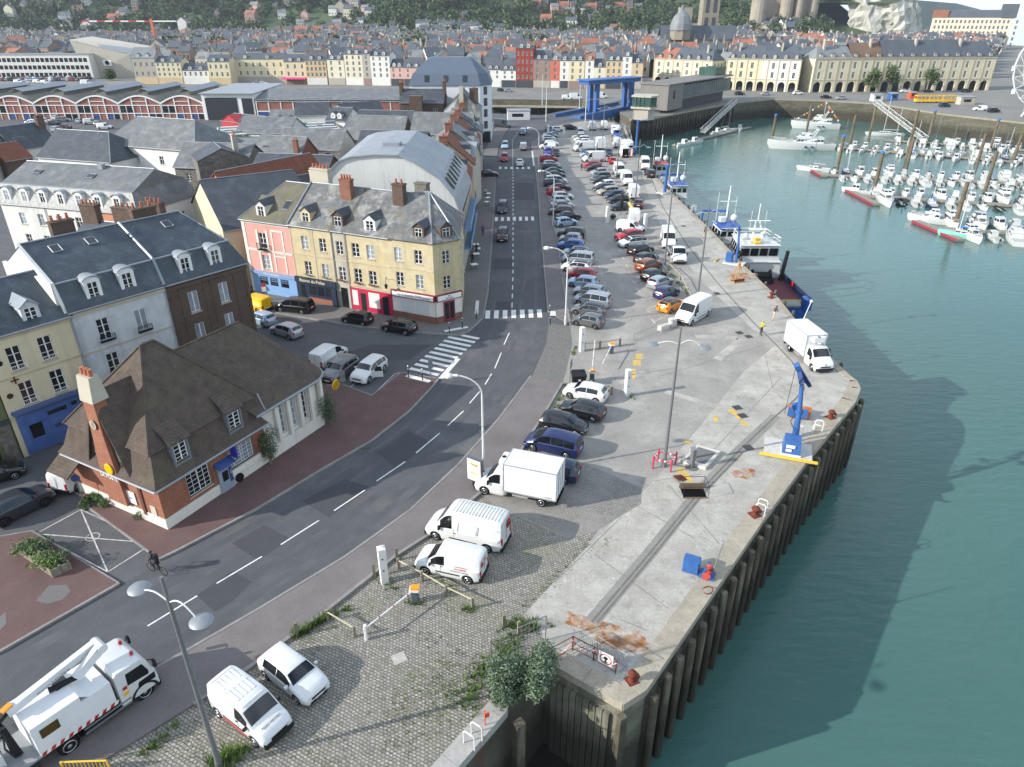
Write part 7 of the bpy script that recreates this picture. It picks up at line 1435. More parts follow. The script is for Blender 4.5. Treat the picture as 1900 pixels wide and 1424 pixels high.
def house(name,label,A,B,D,ze,zr,wallm,roofm,front=(),right=(),left=(),rx0=0,rx1=0,o=.3,yr=None,mans=None,style='casement',cat='house',group=None,ridge=True,gut=True,far=False,z0=0.0,back=()):
 o_,rz,L=frame_of(A,B);r=empty(name,o_,rz,label,cat,group);yy=D/2 if yr is None else yr
 mb=MB();F=lambda w_:[x[:4]for x in w_]
 facade(mb,(0,0),(L,0),z0,ze,F(front));facade(mb,(L,0),(L,D),z0,ze,F(right));facade(mb,(L,D),(0,D),z0,ze,F(back));facade(mb,(0,D),(0,0),z0,ze,F(left))
 if rx0==0:
  mb.poly([(0,0,ze),(0,yy,zr-.1),(0,D,ze)]if not mans else[(0,0,ze),(0,mans[0],mans[1]-.1),(0,yy,zr-.1),(0,D-mans[0],mans[1]-.1),(0,D,ze)])
 if rx1==0:
  mb.poly([(L,0,ze),(L,D,ze),(L,yy,zr-.1)]if not mans else[(L,0,ze),(L,D,ze),(L,D-mans[0],mans[1]-.1),(L,yy,zr-.1),(L,mans[0],mans[1]-.1)])
 mb.build('wall',wallm,r);mb=MB();gable_roof(mb,L,D,ze,zr,rx0,rx1,o,yr,mans=mans);rf=mb.build('roof',roofm,r)
 if ridge:
  mb=MB();mb.tube((rx0,yy,zr+.03),(L-rx1,yy,zr+.03),.07,.07,6)
  if rx1:mb.tube((L-rx1,yy,zr+.02),(L+o,-o,ze+.02)if not mans else(L-mans[0],mans[0],mans[1]+.02),.07,.07,5)
  if rx0:mb.tube((rx0,yy,zr+.02),(-o,-o,ze+.02)if not mans else(mans[0],mans[0],mans[1]+.02),.07,.07,5)
  if mans:mb.tube((0 if not rx0 else mans[0],mans[0]-.03,mans[1]+.02),(L-(mans[0]if rx1 else 0),mans[0]-.03,mans[1]+.02),.08,.08,5)
  mb.build('ridge_cap',M_lead,r)
 put_windows(r,(0,0),(L,0),front,style,far=far);put_windows(r,(L,0),(L,D),right,style,far=far);put_windows(r,(0,D),(0,0),left,style,far=far);put_windows(r,(L,D),(0,D),back,style,far=far)
 if gut:gutter(r,[(-.1,-o-.04 if not mans else-.22,0),(L+.1,-o-.04 if not mans else-.22,0)],ze-.06)
 return r,L
TA,TB=Vector((-38.6,46.2,0)),Vector((-25.2,63.7,0));TD=(TB-TA).normalized()
def T(s):return TA+TD*s
fr=[(1.75,7.05,1.0,1.95),(3.95,7.1,1.0,1.95),(1.75,4.1,1.0,1.95),(4.0,4.2,1.0,1.95)]
r,L=house('cream_house','cream house with a blue boarded ground floor beside the dirty white house',T(.1),T(6.2),8.5,10.1,12.9,M_cream2,M_slateblue,fr,o=.25)
mb=MB();mb.box(.35,-.12,.1,L-.05,-.01,3.75);mb.build('shopfront',M_bluew,r);mb=MB();mb.box(.2,-.45,3.75,L,-.0,4.0);mb.build('shop_cornice',plain('shop_cornice','#4c5f86',.7),r)
for x0,x1,z0,z1 in((1.0,1.9,1.3,2.5),(2.5,3.9,2.75,3.1),(4.3,4.75,2.85,3.2),(4.9,5.3,2.9,3.25),(5.4,5.8,2.9,3.25)):mb=MB();mb.box(x0,-.135,z0,x1,-.124,z1);mb.build('shop_window',M_pane,r)
mb=MB();mb.box(.95,-.15,.15,1.95,-.125,1.2);mb.box(.85,-.15,.15,.93,-.12,3.2);mb.box(2.0,-.15,.15,2.08,-.12,3.2);mb.box(2.35,-.15,.15,2.42,-.12,3.5);mb.box(4.1,-.15,.15,4.18,-.12,3.5);mb.box(2.42,-.14,.9,4.1,-.12,.98);mb.box(2.42,-.14,2.55,4.1,-.12,2.62);mb.build('door_panel',plain('board_blue','#46629a',.6),r)
mb=MB();mb.box(2.7,-.145,1.5,3.7,-.13,1.85);mb.build('shop_sign',plain('sign_blue2','#2d3f6f',.6),r)
for x in(.65,.55):
 mb=MB();mb.lathe([(.22,0),(.22,.03),(0,.03)],14,(0,0,0),'Y');mb.build('round_window',M_pane,r,loc=(x,-.05,8.0 if x>.6 else 5.3))
mb=MB();mb.cbox((1.2,-.05,6.4),.55,.06,.1);mb.cbox((1.2,-.05,6.4),.1,.06,.6);mb.build('wall_anchor',M_rust,r)
for x in(.9,3.8):dormer(r,x,.35,10.2,1.25,1.35,1.9,'gable',M_whited,M_lead,'casement')
band(r,0,L,0,6.6,.1,.05);band(r,0,L,0,9.7,.22,.09)
for x in(1.75,3.95,):
 for z in(4.2,7.1):mb=MB();mb.path([(x-.55,-.2,z),(x-.55,-.2,z+.42),(x+.55,-.2,z+.42),(x+.55,-.2,z)],.02);[mb.tube((x-.5+.125*i,-.2,z),(x-.5+.125*i,-.2,z+.42),.01,.01,4)for i in range(9)];mb.build('window_rail',M_inkw,r)
fr=[(2.25,7.2,1.0,1.9),(5.35,7.0,1.0,1.9,'curtain'),(2.25,4.1,1.0,1.9),(5.35,4.1,1.0,1.9),(2.25,1.1,1.0,2.0),(5.35,1.1,1.0,2.0)]
MAN=(.85,12.45)
r,L=house('white_house','tall dirty white house with two arched dormers behind the post office',T(6.23),T(14.1),11,10.3,14.8,M_whited,M_slateblue,fr,rx0=0,mans=MAN,o=.0)
for x in(2.35,5.1):dormer(r,x,.12,10.55,1.25,1.75,1.3,'arched',M_frame,M_zinc,'casement',.82)
zf=lambda y:12.45+(14.8-12.45)*(y-.85)/(5.5-.85)
skylight(r,2.0,3.9,zf,.75,.95);skylight(r,4.8,3.9,zf,.75,.95)
band(r,0,L,0,9.85,.25,.12);band(r,0,L,0,6.5,.12,.05);band(r,0,L,0,3.6,.15,.06)
for x,z in((2.25,7.2),(5.35,7.0),(2.25,4.1)):mb=MB();mb.path([(x-.6,-.28,z),(x-.6,-.28,z+.5),(x+.6,-.28,z+.5),(x+.6,-.28,z)],.025);[mb.tube((x-.55+.1*i,-.28,z),(x-.55+.1*i,-.28,z+.5),.014,.014,4)for i in range(12)];mb.box(x-.6,-.3,z-.06,x+.6,0,z);mb.build('balcony_rail',M_blk,r)
downpipe(r,.08,-.1,.2,10.2);downpipe(r,L-.06,-.1,.2,10.2)
mb=MB();mb.poly([(-.02,0,10.3),(-.02,.85,12.5),(-.02,5.5,14.9),(-.25,5.5,14.9),(-.25,.85,12.5),(-.25,0,10.3)]);mb.box(-.3,.85,10.3,-.02,10,12.6);mb.build('party_wall',M_whiter,r)
fr=[(2.35,7.15,.95,1.95),(5.35,7.15,.95,1.95),(2.35,4.1,.95,1.95),(5.35,4.1,.95,1.95),(2.35,1.0,.95,2.0),(5.35,1.0,.95,2.0)]
r,L=house('brick_house','dark brown brick house joined to the white house, at the end of the terrace',T(14.1),T(22.1),11,10.3,14.8,M_brickd,M_slateblue,fr,rx1=2.5,mans=MAN,o=.0,style='curtain')
for x in(2.35,5.25):dormer(r,x,.12,10.55,1.2,1.75,1.3,'arched',M_frame,M_zinc,'casement',.8)
skylight(r,3.6,3.9,zf,.75,.95);band(r,0,L,0,9.7,.35,.14,M_brickd);band(r,0,L,0,6.6,.14,.07,M_brickd)
for x in(.15,1.2,3.5,4.2,6.6,7.75):mb=MB();mb.box(x-.09,-.05,.1,x+.09,-.003,9.7);mb.build('pilaster',M_brickd,r)
mb=MB();mb.tube((.0,.85,12.55),(0,5.5,14.9),.12,.12,5);mb.tube((.0,-.1,10.4),(0,.85,12.55),.12,.12,5);mb.build('firewall_cap',M_lead,r)
chimney(r,2.6,6.2,12,15.6,2.2,.7,3,M_brickd);chimney(r,-4.2,6.4,12,15.8,1.8,.7,3,M_brickd)
r,L=house('green_house','olive green house with a dark shop window, cut off by the left edge',T(-6.5),T(0),8,9.2,12,M_green_r,M_slate1,[(4.6,4.3,1.1,1.9),(1.6,4.3,1.1,1.9),(4.6,7,1.1,1.7)],o=.2)
mb=MB();mb.box(.5,-.05,.2,5.2,-.01,3.2);mb.build('shop_window',plain('shop_dark','#1d2424',.4),r);mb=MB();mb.box(0,-.3,3.3,L,0,3.6);mb.build('shop_cornice',M_slate1,r);mb=MB();mb.box(5.5,-.1,0,6.4,-.01,3.4);mb.build('stone_pier',M_flint,r)
for i,c in enumerate(((2.4,3.1),(3.6,4.3))):mb=MB();mb.box(c[0],-.06,1.2,c[1],-.052,2.9);mb.build('curtain',plain('curtain_teal','#3b6c7c',.8),r)
chimney(r,5.8,4.5,10.5,13.2,.7,1.6,2,M_greyr)
T2=Vector((-TD.y,TD.x,0))
p=T(-4.8)+T2*11;q=T(5.2)+T2*11
r,L=house('back_house','house with slate and brown tiled roof behind the cream house',p,q,8,9.5,13.5,M_brickd,M_slate1,[(7,6.5,1,1.6)],o=.3)
mb=MB();slab(mb,[(-.3,-3.6,8.4),(L-1,-3.6,8.4),(L-1,.3,9.9),(-.3,.3,9.9)]);mb.build('lean_to_roof',M_tilebr,r)
for x in(5.5,8.3):dormer(r,x,.3,9.6,1.4,1.5,2.0,'hipped',M_whiter,M_lead,'casement')
chimney(r,L-.3,1.6,8.5,12.2,.7,.9,2,M_greyr)
PA=Vector((-23.3,37.41,0));ph=R(62.2)
r=empty('post_office',PA,ph,'red brick post office with a steep brown tiled roof and a tall end chimney','post office')
LX,DY=9.3,9.5
M_tile=M_tilebr
mb=MB();w1=[(3.1,1.35,1.9,1.75)];w2=[(6.9,1.45,2.3,1.55)]
mb.add([(0,.0,0),(0,0,.01)],[]);facade(mb,(0,0),(LX,0),.95,3.7,w1+w2);facade(mb,(LX,DY),(0,DY),.95,3.7,[]);facade(mb,(0,DY),(0,0),.95,3.7,[]);mb.build('wall',M_brick,r)
mb=MB();mb.prism([(-.05,-.05),(LX,-.05),(LX,DY+.05),(-.05,DY+.05)],.0,.95,True);mb.build('plinth',M_stuccow,r)
put_windows(r,(0,0),(LX,0),[(*w1[0],'many'),(*w2[0],'many')],d=.1)
mb=MB();mb.box(6.9-1.4,-.2,.95,6.9+1.6,-.05,1.42);mb.build('window_ledge',M_stuccow,r)
for c,wd in((3.1,1.0),(6.9,1.2)):
 mb=MB();[mb.tube((c-wd+.2*i,-.14,1.4),(c-wd+.2*i,-.14,3.0),.012,.012,4)for i in range(int(wd*10)+1)];mb.tube((c-wd,-.14,1.5),(c+wd,-.14,1.5),.015);mb.build('window_grille',M_blk,r)
mb=MB();e=.38;i_=.62;z1_,z2_=3.55,6.0
lo=[(-e,-e,z1_),(LX+.3,-e,z1_),(LX+.3,DY+e,z1_),(-e,DY+e,z1_)];md=[(0,0,4.1),(LX,0,4.1),(LX,DY,4.1),(0,DY,4.1)];hi=[(i_,i_,z2_),(LX-.1,i_,z2_),(LX-.1,DY-i_,z2_),(i_,DY-i_,z2_)]
for a,b in((0,1),(1,2),(2,3),(3,0)):slab(mb,[lo[a],lo[b],md[b],md[a]],.08);slab(mb,[md[a],md[b],hi[b],hi[a]],.08)
mb.build('tile_hung_wall',M_tile,r)
mb=MB();g=.35;ea=[(i_-g,i_-g,5.75),(LX+.2,i_-g,5.75),(LX+.2,DY-i_+g,5.75),(i_-g,DY-i_+g,5.75)];r0,r1=(4.3,4.45,11.1),(5.3,4.45,11.1)
slab(mb,[ea[0],ea[1],r1,r0],.12);slab(mb,[ea[2],ea[3],r0,r1],.12);slab(mb,[ea[3],ea[0],r0],.12);slab(mb,[ea[1],ea[2],r1],.12)
rf=mb.build('roof',M_tile,r);mb=MB();[mb.tube(a,b,.1,.1,5)for a,b in((ea[0],r0),(ea[1],r1),(ea[3],r0),(r0,r1))];mb.build('hip_tiles',M_tile,rf)
for x in(2.35,7.0):
 o=win_proto(1.0,1.55,'many');wq=link('window',o[0],r,(x,.12,4.35));link('pane',o[1][0],wq);mb=MB()
 mb.box(-.66,-.12,-.55,-.52,.5,1.75);mb.box(.52,-.12,-.55,.66,.5,1.75);mb.box(-.52,-.12,-.2,.52,.3,-.05);mb.build('window_surround',plain('grey_wood','#6d7278',.7),wq)
 mb=MB();slab(mb,[(x-.8,-.25,5.95),(x+.8,-.25,5.95),(x+.8,1.2,7.0),(x-.8,1.2,7.0)],.1);mb.build('window_hood',M_tile,r)
W0,W1,WD=8.6,17.0,11.2;zr_,ze_=9.0,4.65
pts=[(W0,-.35),(14.9,-.35)]
for k in range(1,9):a=-math.pi/2+k*math.pi/16;pts.append((14.9+2.3*math.cos(a),1.95+2.3*math.sin(a)))
pts+=[(17.2,6.5),(17.2,WD+.2),(W0,WD+.2)]
mb=MB();R0,R1=(6.2,6.0,zr_),(13.9,6.0,zr_)
slab(mb,[(*pts[0],ze_),(*pts[1],ze_),R1,R0],.14)
for a,b in zip(pts[1:10],pts[2:11]):slab(mb,[(*a,ze_),(*b,ze_),R1],.14)
slab(mb,[(*pts[10],ze_),(*pts[11],ze_),R1],.14);slab(mb,[(*pts[11],ze_),(*pts[12],ze_),R0,R1],.14);mb.poly([(W0,-.35,ze_),R0,(W0,WD+.2,ze_)])
mb.build('wing_roof',M_tile,r);mb=MB();mb.tube(R0,R1,.1,.1,5);mb.build('ridge_tiles',M_tile,r)
mb=MB();mb.path([(p[0]+(.0),p[1]-.06,ze_-.1)for p in pts[:11]],.1,6);mb.build('gutter',M_lead,r)
mb=MB();mb.path([(-e-.05,DY,z1_-.03),(-e-.05,-e-.05,z1_-.03),(LX+.3,-e-.05,z1_-.03)],.08,6);mb.build('gutter',M_zinc,r)
mb=MB();ww=[(2.05+1.25*k,1.45,.75,2.75)for k in range(4)]
facade(mb,(LX,.15),(15.3,.15),0,4.55,ww,.3);rp=[(15.3,.15),(16.3,.7),(16.8,1.7),(16.8,WD)]
for a,b in zip(rp,rp[1:]):facade(mb,a,b,0,4.55,[])
facade(mb,(16.8,WD),(LX,WD),0,4.55,[]);mb.build('wing_wall',M_stuccow,r)
put_windows(r,(LX,.15),(15.3,.15),[(*a,'many')for a in ww],d=.22,sill=False)
for k in range(5):mb=MB();rbox(mb,(LX+1.42+1.25*k,-.05,2.85),.3,.34,3.3,.05);mb.build('pillar',M_stuccow,r)
mb=MB();mb.box(LX,-.12,.0,15.6,.1,1.2);mb.build('wing_plinth',M_stuccow,r)
mb=MB();mb.box(15.4,-.04,2.6,16.0,.3,4.3);mb.build('grey_panel',M_greyr,r)
mb=MB();mb.tube((LX+.3,.3,5.9),(LX+.25,-.3,4.7),.05);mb.build('downpipe',M_zinc,r)
mb=MB();zt=9.1;c=4.4
for a,b,d_,f_ in(((-.32,c-.55,2.2),(-.32,c+.55,2.2),(-.05,c+.55,zt),(-.05,c-.55,zt)),):pass
vs=[]
for z,x0,x1,h in((1.0,-.3,.5,.98),(3.6,-.32,.5,.9),(6.2,-.25,.6,.62),(8.2,-.2,.7,.55),(9.0,-.2,.7,.55)):
 vs+=[(x0,c-h,z),(x1,c-h,z),(x1,c+h,z),(x0,c+h,z)]
fs=[]
for k in range(4):
 for a in range(4):fs.append((k*4+a,k*4+(a+1)%4,k*4+4+(a+1)%4,k*4+4+a))
fs.append((16,17,18,19));mb.add(vs,fs);ch=mb.build('chimney',M_brick,r)
mb=MB();vs=[(-.28,c-.66,8.95),(.85,c-.66,8.95),(.85,c+.66,8.95),(-.28,c+.66,8.95),(-.05,c-.62,10.7),(.62,c-.62,10.7),(.62,c+.62,10.7),(-.05,c+.62,10.7)];mb.add(vs,[(4,5,6,7),(0,1,5,4),(1,2,6,5),(2,3,7,6),(3,0,4,7)]);mb.build('chimney_top',M_greyr,ch)
for k in range(3):mb=MB();mb.lathe([(.14,0),(.16,.06),(.13,.4),(.16,.46),(0,.46)],10,(.28,c-.38+.38*k,10.7));mb.build('chimney_pot',M_pot,ch)
mb=MB();mb.lathe([(.32,-.03),(.32,.0),(.26,.0),(.26,-.03)],18,(0,0,0),'Y');mb.cbox((0,-.015,.0),.08,.03,.8);mb.cbox((0,-.015,0),.4,.03,.07);mb.build('iron_emblem',M_greyr,ch,loc=(-.32,c,7.3),rot=(0,0,R(-90)))
mb=MB();gp=9.3;gb=2.0
mb.add([(.1,c-gb,3.6),(.1,c+gb,3.6),(.1,c,gp)],[(0,1,2)]);mb.build('gable_panel',M_stuccow,r)
for s in(-1,1):
 mb=MB()
 for(y0,zz0),(y1,zz1)in(((c+s*gb,3.6),(c,gp)),((c+s*.95,3.7),(c+s*.62,7.0)),((c+s*gb*.62,3.7),(c+s*gb*.62,5.6))):beam(mb,(.04,y0,zz0),(.04,y1,zz1),.1,.1,.1,.1)
 mb.build('timber',plain('dark_timber','#4b3f37',.9),r)
mb=MB()
for s in(-1,1):slab(mb,[(-.25,c+s*(gb+.35),3.35),(-.1,c,gp+.15),(4.0,c,gp+.15),(.9,c+s*(gb+.35),3.35+1.8),(.55,c+s*(gb+.35),3.35)],.1)
mb.build('gable_roof',M_tile,r)
mb=MB();slab(mb,[(-1.5,7.6,2.6),(-1.5,9.9,2.6),(.0,9.9,3.6),(.0,7.6,3.6)],.1);mb.build('porch_roof',M_tile,r)
mb=MB();mb.lathe([(.42,0),(.42,.06),(.36,.09),(0,.09)],22,(0,0,0));mb.build('round_sign',PAINTS['yellow'],r,loc=(-.36,4.1,3.95),rot=(0,R(-90),0))
text('lettering','LA POSTE',.42,r,(-.42,4.3,3.28),(R(90),0,R(-90)),M_inkw,.02)
mb=MB();mb.cbox((-.06,3.1,1.75),.04,.9,1.0);mb.build('notice_board',M_inkw,r)
text('lettering','*',.5,r,(-.09,3.1,1.6),(R(90),0,R(-90)),M_sblue,.004)
mb=MB();mb.cbox((-.03,1.0,1.35),.04,.55,.75);mb.build('notice_board',M_greyr,r)
mb=MB();mb.cbox((-.04,1.95,1.9),.1,.3,2.4);mb.build('pilaster',plain('dark_brick2','#5e3a2e',.9),r)
mb=MB();mb.box(4.55,-.16,.0,5.75,-.02,2.35);mb.build('cash_machine_bay',plain('bay_grey','#8c95a0',.6),r);mb=MB();mb.box(4.85,-.18,1.0,5.35,-.165,1.8);mb.build('cash_machine',M_glass,r);mb=MB();mb.box(5.45,-.2,.7,5.7,-.165,1.9);mb.build('blue_panel',M_sblue,r);mb=MB();slab(mb,[(4.4,-.6,2.35),(5.9,-.6,2.35),(5.9,0,2.7),(4.4,0,2.7)],.08);mb.build('canopy',M_sblue,r)
mb=MB();mb.box(5.95,-.75,2.55,6.05,-.1,3.5);mb.build('projecting_sign',plain('sign_violet','#35359a',.5),r)
text('lettering','24/24',.14,r,(5.57,-.21,1.5),(R(90),R(90),0),M_inkw,.003)
mb=MB();mb.box(8.9,-.062,1.0-.62,9.6,-.055,.7);mb.build('white_notice',M_inkw,r)
mb=MB();mb.box(.0,-.056,.2,.001,-.05,.3);
p=PA+Matrix.Rotation(ph,3,'Z')@Vector((6.25,-.12,0));mb=MB();mb.lathe([(.27,-.1),(.34,-.1),(.36,0),(.34,.1),(.27,.1)],16,(0,0,0),'Y');o=mb.build('wheel_rest',M_tyre,None,loc=(p.x,p.y,.5),rot=(0,0,ph));tag(o,'old wheel leaning on the white base of the post office','wheel');mb=MB();mb.lathe([(.27,.02),(.1,.05),(0,.05)],12,(0,0,0),'Y');mb.lathe([(.27,-.02),(.1,-.05),(0,-.05)],12,(0,0,0),'Y');mb.build('rim',M_rim,o)
p=PA+Matrix.Rotation(ph,3,'Z')@Vector((17.0,-.6,0));s=empty('round_post_sign',(p.x,p.y,3.4),ph,'yellow oval post sign sticking out beyond the curved end of the post office','sign');mb=MB();mb.lathe([(.42,-.06),(.46,0),(.42,.06),(0,.06)],20,(0,0,0),'Y');mb.lathe([(.42,-.06),(0,-.06)],20,(0,0,0),'Y');mb.build('plate',PAINTS['yellow'],s);text('lettering','~',.6,s,(0,-.075,-.02),(R(90),0,0),M_sblue,.004);mb=MB();mb.tube((-.1,.1,0),(-.6,.5,.1),.03);mb.build('bracket',M_steel,s)
rn=random.Random(21)
p=PA+Matrix.Rotation(ph,3,'Z')@Vector((9.1,-.45,0));shrub(p,[(rn.uniform(-.3,.3),rn.uniform(-.2,.25),1+.3*k,rn.uniform(.5,.7))for k in range(7)],2600,[M_leafd,M_leafg],'climbing_shrub','tall climbing shrub on the post office wall between brick house part and white wing','shrub',(.06,.14),8)
p=PA+Matrix.Rotation(ph,3,'Z')@Vector((15.9,-.55,0));shrub(p,[(rn.uniform(-.4,.4),rn.uniform(-.2,.25),1+.25*k,rn.uniform(.55,.75))for k in range(7)],2600,[M_leafd,M_leafg],'climbing_shrub','round flowering shrub at the curved end of the post office','shrub',(.06,.14),9)
CA,CB=Vector((-32.64,83.78,0)),Vector((-8.5,73.03,0));CD=(CB-CA).normalized();CN=Vector((-CD.y,CD.x,0))
def Cp(s):return CA+CD*s
r,L=house('pink_house','pink house with white trim above the pale blue oyster bar',Cp(0),Cp(7.2),10,9.3,13.0,M_pink,M_slatem,[(2.9,5.9,1.05,1.95),(2.9,3.35,1.05,1.75)],rx0=3.4,yr=5.0,o=.25)
for x0,x1,z0,z1 in((.0,.45,.0,9.2),(2.0,2.3,3.1,8.2),(3.5,3.8,3.1,8.2),(4.3,4.5,3.2,8.4),(5.9,6.1,3.2,8.4),(.45,7.15,5.55,5.8),(.45,7.15,8.9,9.2),(4.5,5.9,8.2,8.4),(4.5,5.9,5.1,5.25)):mb=MB();mb.box(x0,-.05,z0,x1,-.003,z1);mb.build('white_trim',M_stuccow,r)
mb=MB();mb.box(.45,-.14,.12,L,-.01,2.65);mb.build('shopfront',M_shopblue,r);mb=MB();mb.box(.35,-.28,2.65,L,-.0,3.0);mb.build('shop_cornice',plain('cornice_blue','#7d97bb',.6),r)
for x in(2.2,3.75,5.4):mb=MB();mb.box(x-.6,-.155,1.35,x+.6,-.145,2.4);sw=mb.build('shop_window',M_pane,r);mb=MB();[mb.box(x-.6,-.17,z,x+.6,-.158,z+.04)for z in(1.9,2.15,2.38)];[mb.box(x-.6+.4*k-.02,-.17,1.9,x-.6+.4*k+.02,-.158,2.4)for k in range(4)];mb.build('glazing_bar',M_shopblue,sw)
text('lettering','Chez Louisette',.38,r,(3.6,-.29,2.83),(R(90),0,0),M_inkw,.01)
mb=MB();mb.path([(2.3,-.5,5.9),(2.3,-.5,6.7),(3.5,-.5,6.7),(3.5,-.5,5.9)],.03);[mb.tube((2.35+.11*i,-.5,5.9),(2.35+.11*i,-.5,6.7),.018,.018,4)for i in range(11)];mb.box(2.3,-.52,5.82,3.5,0,5.9);mb.build('balcony',M_blk,r)
dormer(r,2.9,.45,9.5,1.35,1.6,2.2,'gable',M_stuccow,M_slate1,'cross');skylight(r,5.6,1.6,lambda y:9.3+3.7*y/5.0+.06,.8,1.3)
dormer(r,.2,4.0,9.4,1.2,1.4,1.6,'gable',M_pink,M_slatem,'cross',rz=R(-90))
def yel(name,label,s0,s1,wins,m=M_yelr,roof=M_slatel,rx1=0):return house(name,label,Cp(s0),Cp(s1),10,9.35,13.2,m,roof,wins,yr=5.0,o=.22,rx1=rx1)
r,L=yel('yellow_house','pale yellow house above the dark blue bistro',7.2,13.2,[(2.05,6.6,.95,1.6),(4.6,6.6,.95,1.6),(2.05,3.5,.95,1.65),(4.6,3.5,.95,1.65)])
mb=MB();mb.box(.05,-.16,.12,L-.05,-.01,2.5);mb.build('shopfront',M_shopnavy,r);mb=MB();mb.box(.0,-.35,2.5,L,0,3.15);mb.build('fascia',M_shopnavy,r)
text('lettering','Bistrot du Pollet',.56,r,(2.6,-.36,2.82),(R(90),0,0),plain('ink_cream','#e0d9b8',.6),.01)
for x,wd in((1.0,.7),(2.4,1.1),(3.6,.9),(4.7,.9)):mb=MB();mb.box(x-wd/2,-.175,1.1 if x>1.2 else .2,x+wd/2,-.165,2.25);mb.build('shop_window',M_pane,r)
mb=MB();mb.box(1.7,-.18,.15,5.2,-.165,.75);mb.build('brick_sill',M_brick,r);mb=MB();mb.box(5.3,-.42,.2,6.0,-.36,2.4);mb.build('door',M_shopnavy,r)
def flowers(r,x,z,m1,m2,seed):
 rn=random.Random(seed);mb=MB();leaves(mb,(x,-.3,z),.5,.1,.28,130,rn,.05,.11);mb.build('window_box_plants',m1,r)
 if m2:mb=MB();leaves(mb,(x,-.33,z),.5,.1,.3,120,rn,.05,.1);mb.build('flowers',m2,r)
M_geran=plain('geranium','#c2222c',.6)
for x in(2.05,4.6):flowers(r,x,3.5,M_leafd,None,int(x))
dormer(r,2.25,.45,9.55,1.35,1.45,2.2,'gable',M_cream,M_slate1,'cross');chimney(r,6.0,3.8,11.5,14.3,1.5,.75,4,M_brickr);chimney(r,.4,6.5,11.5,14.6,2.6,.8,5,M_greyr)
mb=MB();mb.tube((0,-.2,9.5),(0,5,13.3),.12,.12,5);mb.build('firewall_cap',M_lead,r)
for x in(3.3,.1,L-.1):mb=MB();mb.box(x-.06,-.035,3.2,x+.06,-.003,9.1);mb.build('wall_strip',M_stone,r)
band(r,0,L,0,5.9,.12,.06);downpipe(r,L-.02,-.1,.2,9.3)
r,L=yel('narrow_house','narrow grey house squeezed between the two yellow houses',13.2,15.0,[(.95,6.6,.9,1.55),(.95,3.5,.9,1.6)],M_greyr)
flowers(r,.95,3.5,M_leafd,M_geran,5);dormer(r,.8,.4,9.5,1.45,1.5,2.2,'gable',M_brickd,M_slate1,'cross');mb=MB();mb.box(.5,-.05,.15,1.4,-.01,2.6);mb.build('door',M_pane,r);band(r,0,L,0,5.8,.12,.06)
r,L=yel('red_front_house','yellow house with a red and white ground floor and geraniums',15.0,20.9,[(1.35,6.6,1.0,1.6),(3.35,6.6,1.0,1.6),(1.35,3.55,1.0,1.65),(3.35,3.55,1.0,1.65)])
for x in(1.35,3.35):flowers(r,x,3.5,M_leafd,M_geran,int(x*3))
mb=MB();mb.box(.1,-.1,.12,L,-.01,2.85);mb.build('shopfront',M_shopred,r)
for x0,x1 in((.35,1.1),(2.6,4.1)):mb=MB();mb.box(x0,-.125,.75,x1,-.105,2.6);mb.build('white_shutter',M_stuccow,r)
for x0,x1 in((1.5,2.2),(4.5,5.3)):mb=MB();mb.box(x0,-.125,.15,x1,-.105,2.35);mb.build('door',plain('shop_dark','#1d2424',.4),r)
dormer(r,3.3,.4,9.5,1.5,1.5,2.2,'gable',M_frame,M_slate1,'casement');chimney(r,5.3,3.8,11.5,14.4,1.4,.8,2,M_brickd);band(r,0,L,0,5.9,.12,.06);band(r,0,L,0,3.05,.15,.08)
downpipe(r,.05,-.1,.2,9.3)
C0=Cp(20.9);C1=CB;C2=Vector((-5.81,74.86,0));C3=Vector((-6.1,85.2,0));C4=C0+CN*9.5
r=empty('corner_house',C0,math.atan2(CD.y,CD.x),'yellow corner house with the white cafe on its ground floor','house');Mi=Matrix.Rotation(-math.atan2(CD.y,CD.x),3,'Z')
l=[Mi@(p-C0)for p in(C0,C1,C2,C3,C4)]
f1=[(1.1,6.85,.95,1.55),(3.65,6.85,.95,1.55),(1.1,4.0,.95,1.6),(3.65,4.0,.95,1.6)];f2=[(1.6,6.85,.95,1.5),(1.6,4.0,.95,1.5)]
f3=[(2,6.85,.9,1.5),(5,6.85,.9,1.5),(8,6.85,.9,1.5),(2,4,.9,1.5),(5,4,.9,1.5),(8,4,.9,1.5)]
mb=MB();facade(mb,l[0],l[1],0,9.4,f1);facade(mb,l[1],l[2],0,9.4,f2);facade(mb,l[2],l[3],0,9.4,f3);facade(mb,l[3],l[4],0,9.4,[]);mb.build('wall',M_yelr,r)
put_windows(r,l[0],l[1],f1);put_windows(r,l[1],l[2],f2);put_windows(r,l[2],l[3],f3)
zz=9.35;rd0=Mi@(CN*5.0);rd1=Mi@(CD*2.4+CN*5.2);rd0.z=13.2;rd1.z=13.5
def ex(p,c,k=.25):q=p+(p-c).normalized()*k;return(q.x,q.y,zz)
cen=Mi@(CD*3+CN*5);E0=(l[0].x,-.25,zz);E1,E2,E3=ex(l[1],cen),ex(l[2],cen),ex(l[3],cen)
mb=MB();slab(mb,[E0,E1,tuple(rd1),tuple(rd0)]);slab(mb,[E1,E2,tuple(rd1)]);slab(mb,[E2,E3,tuple(rd1)]);slab(mb,[E3,(l[4].x,l[4].y,zz),tuple(rd0),tuple(rd1)]);mb.build('roof',M_slatel,r)
mb=MB();[mb.tube(a,b,.1,.1,5)for a,b in((E1,rd1),(E2,rd1),(E3,rd1),(rd0,rd1))];mb.build('ridge_cap',M_lead,r)
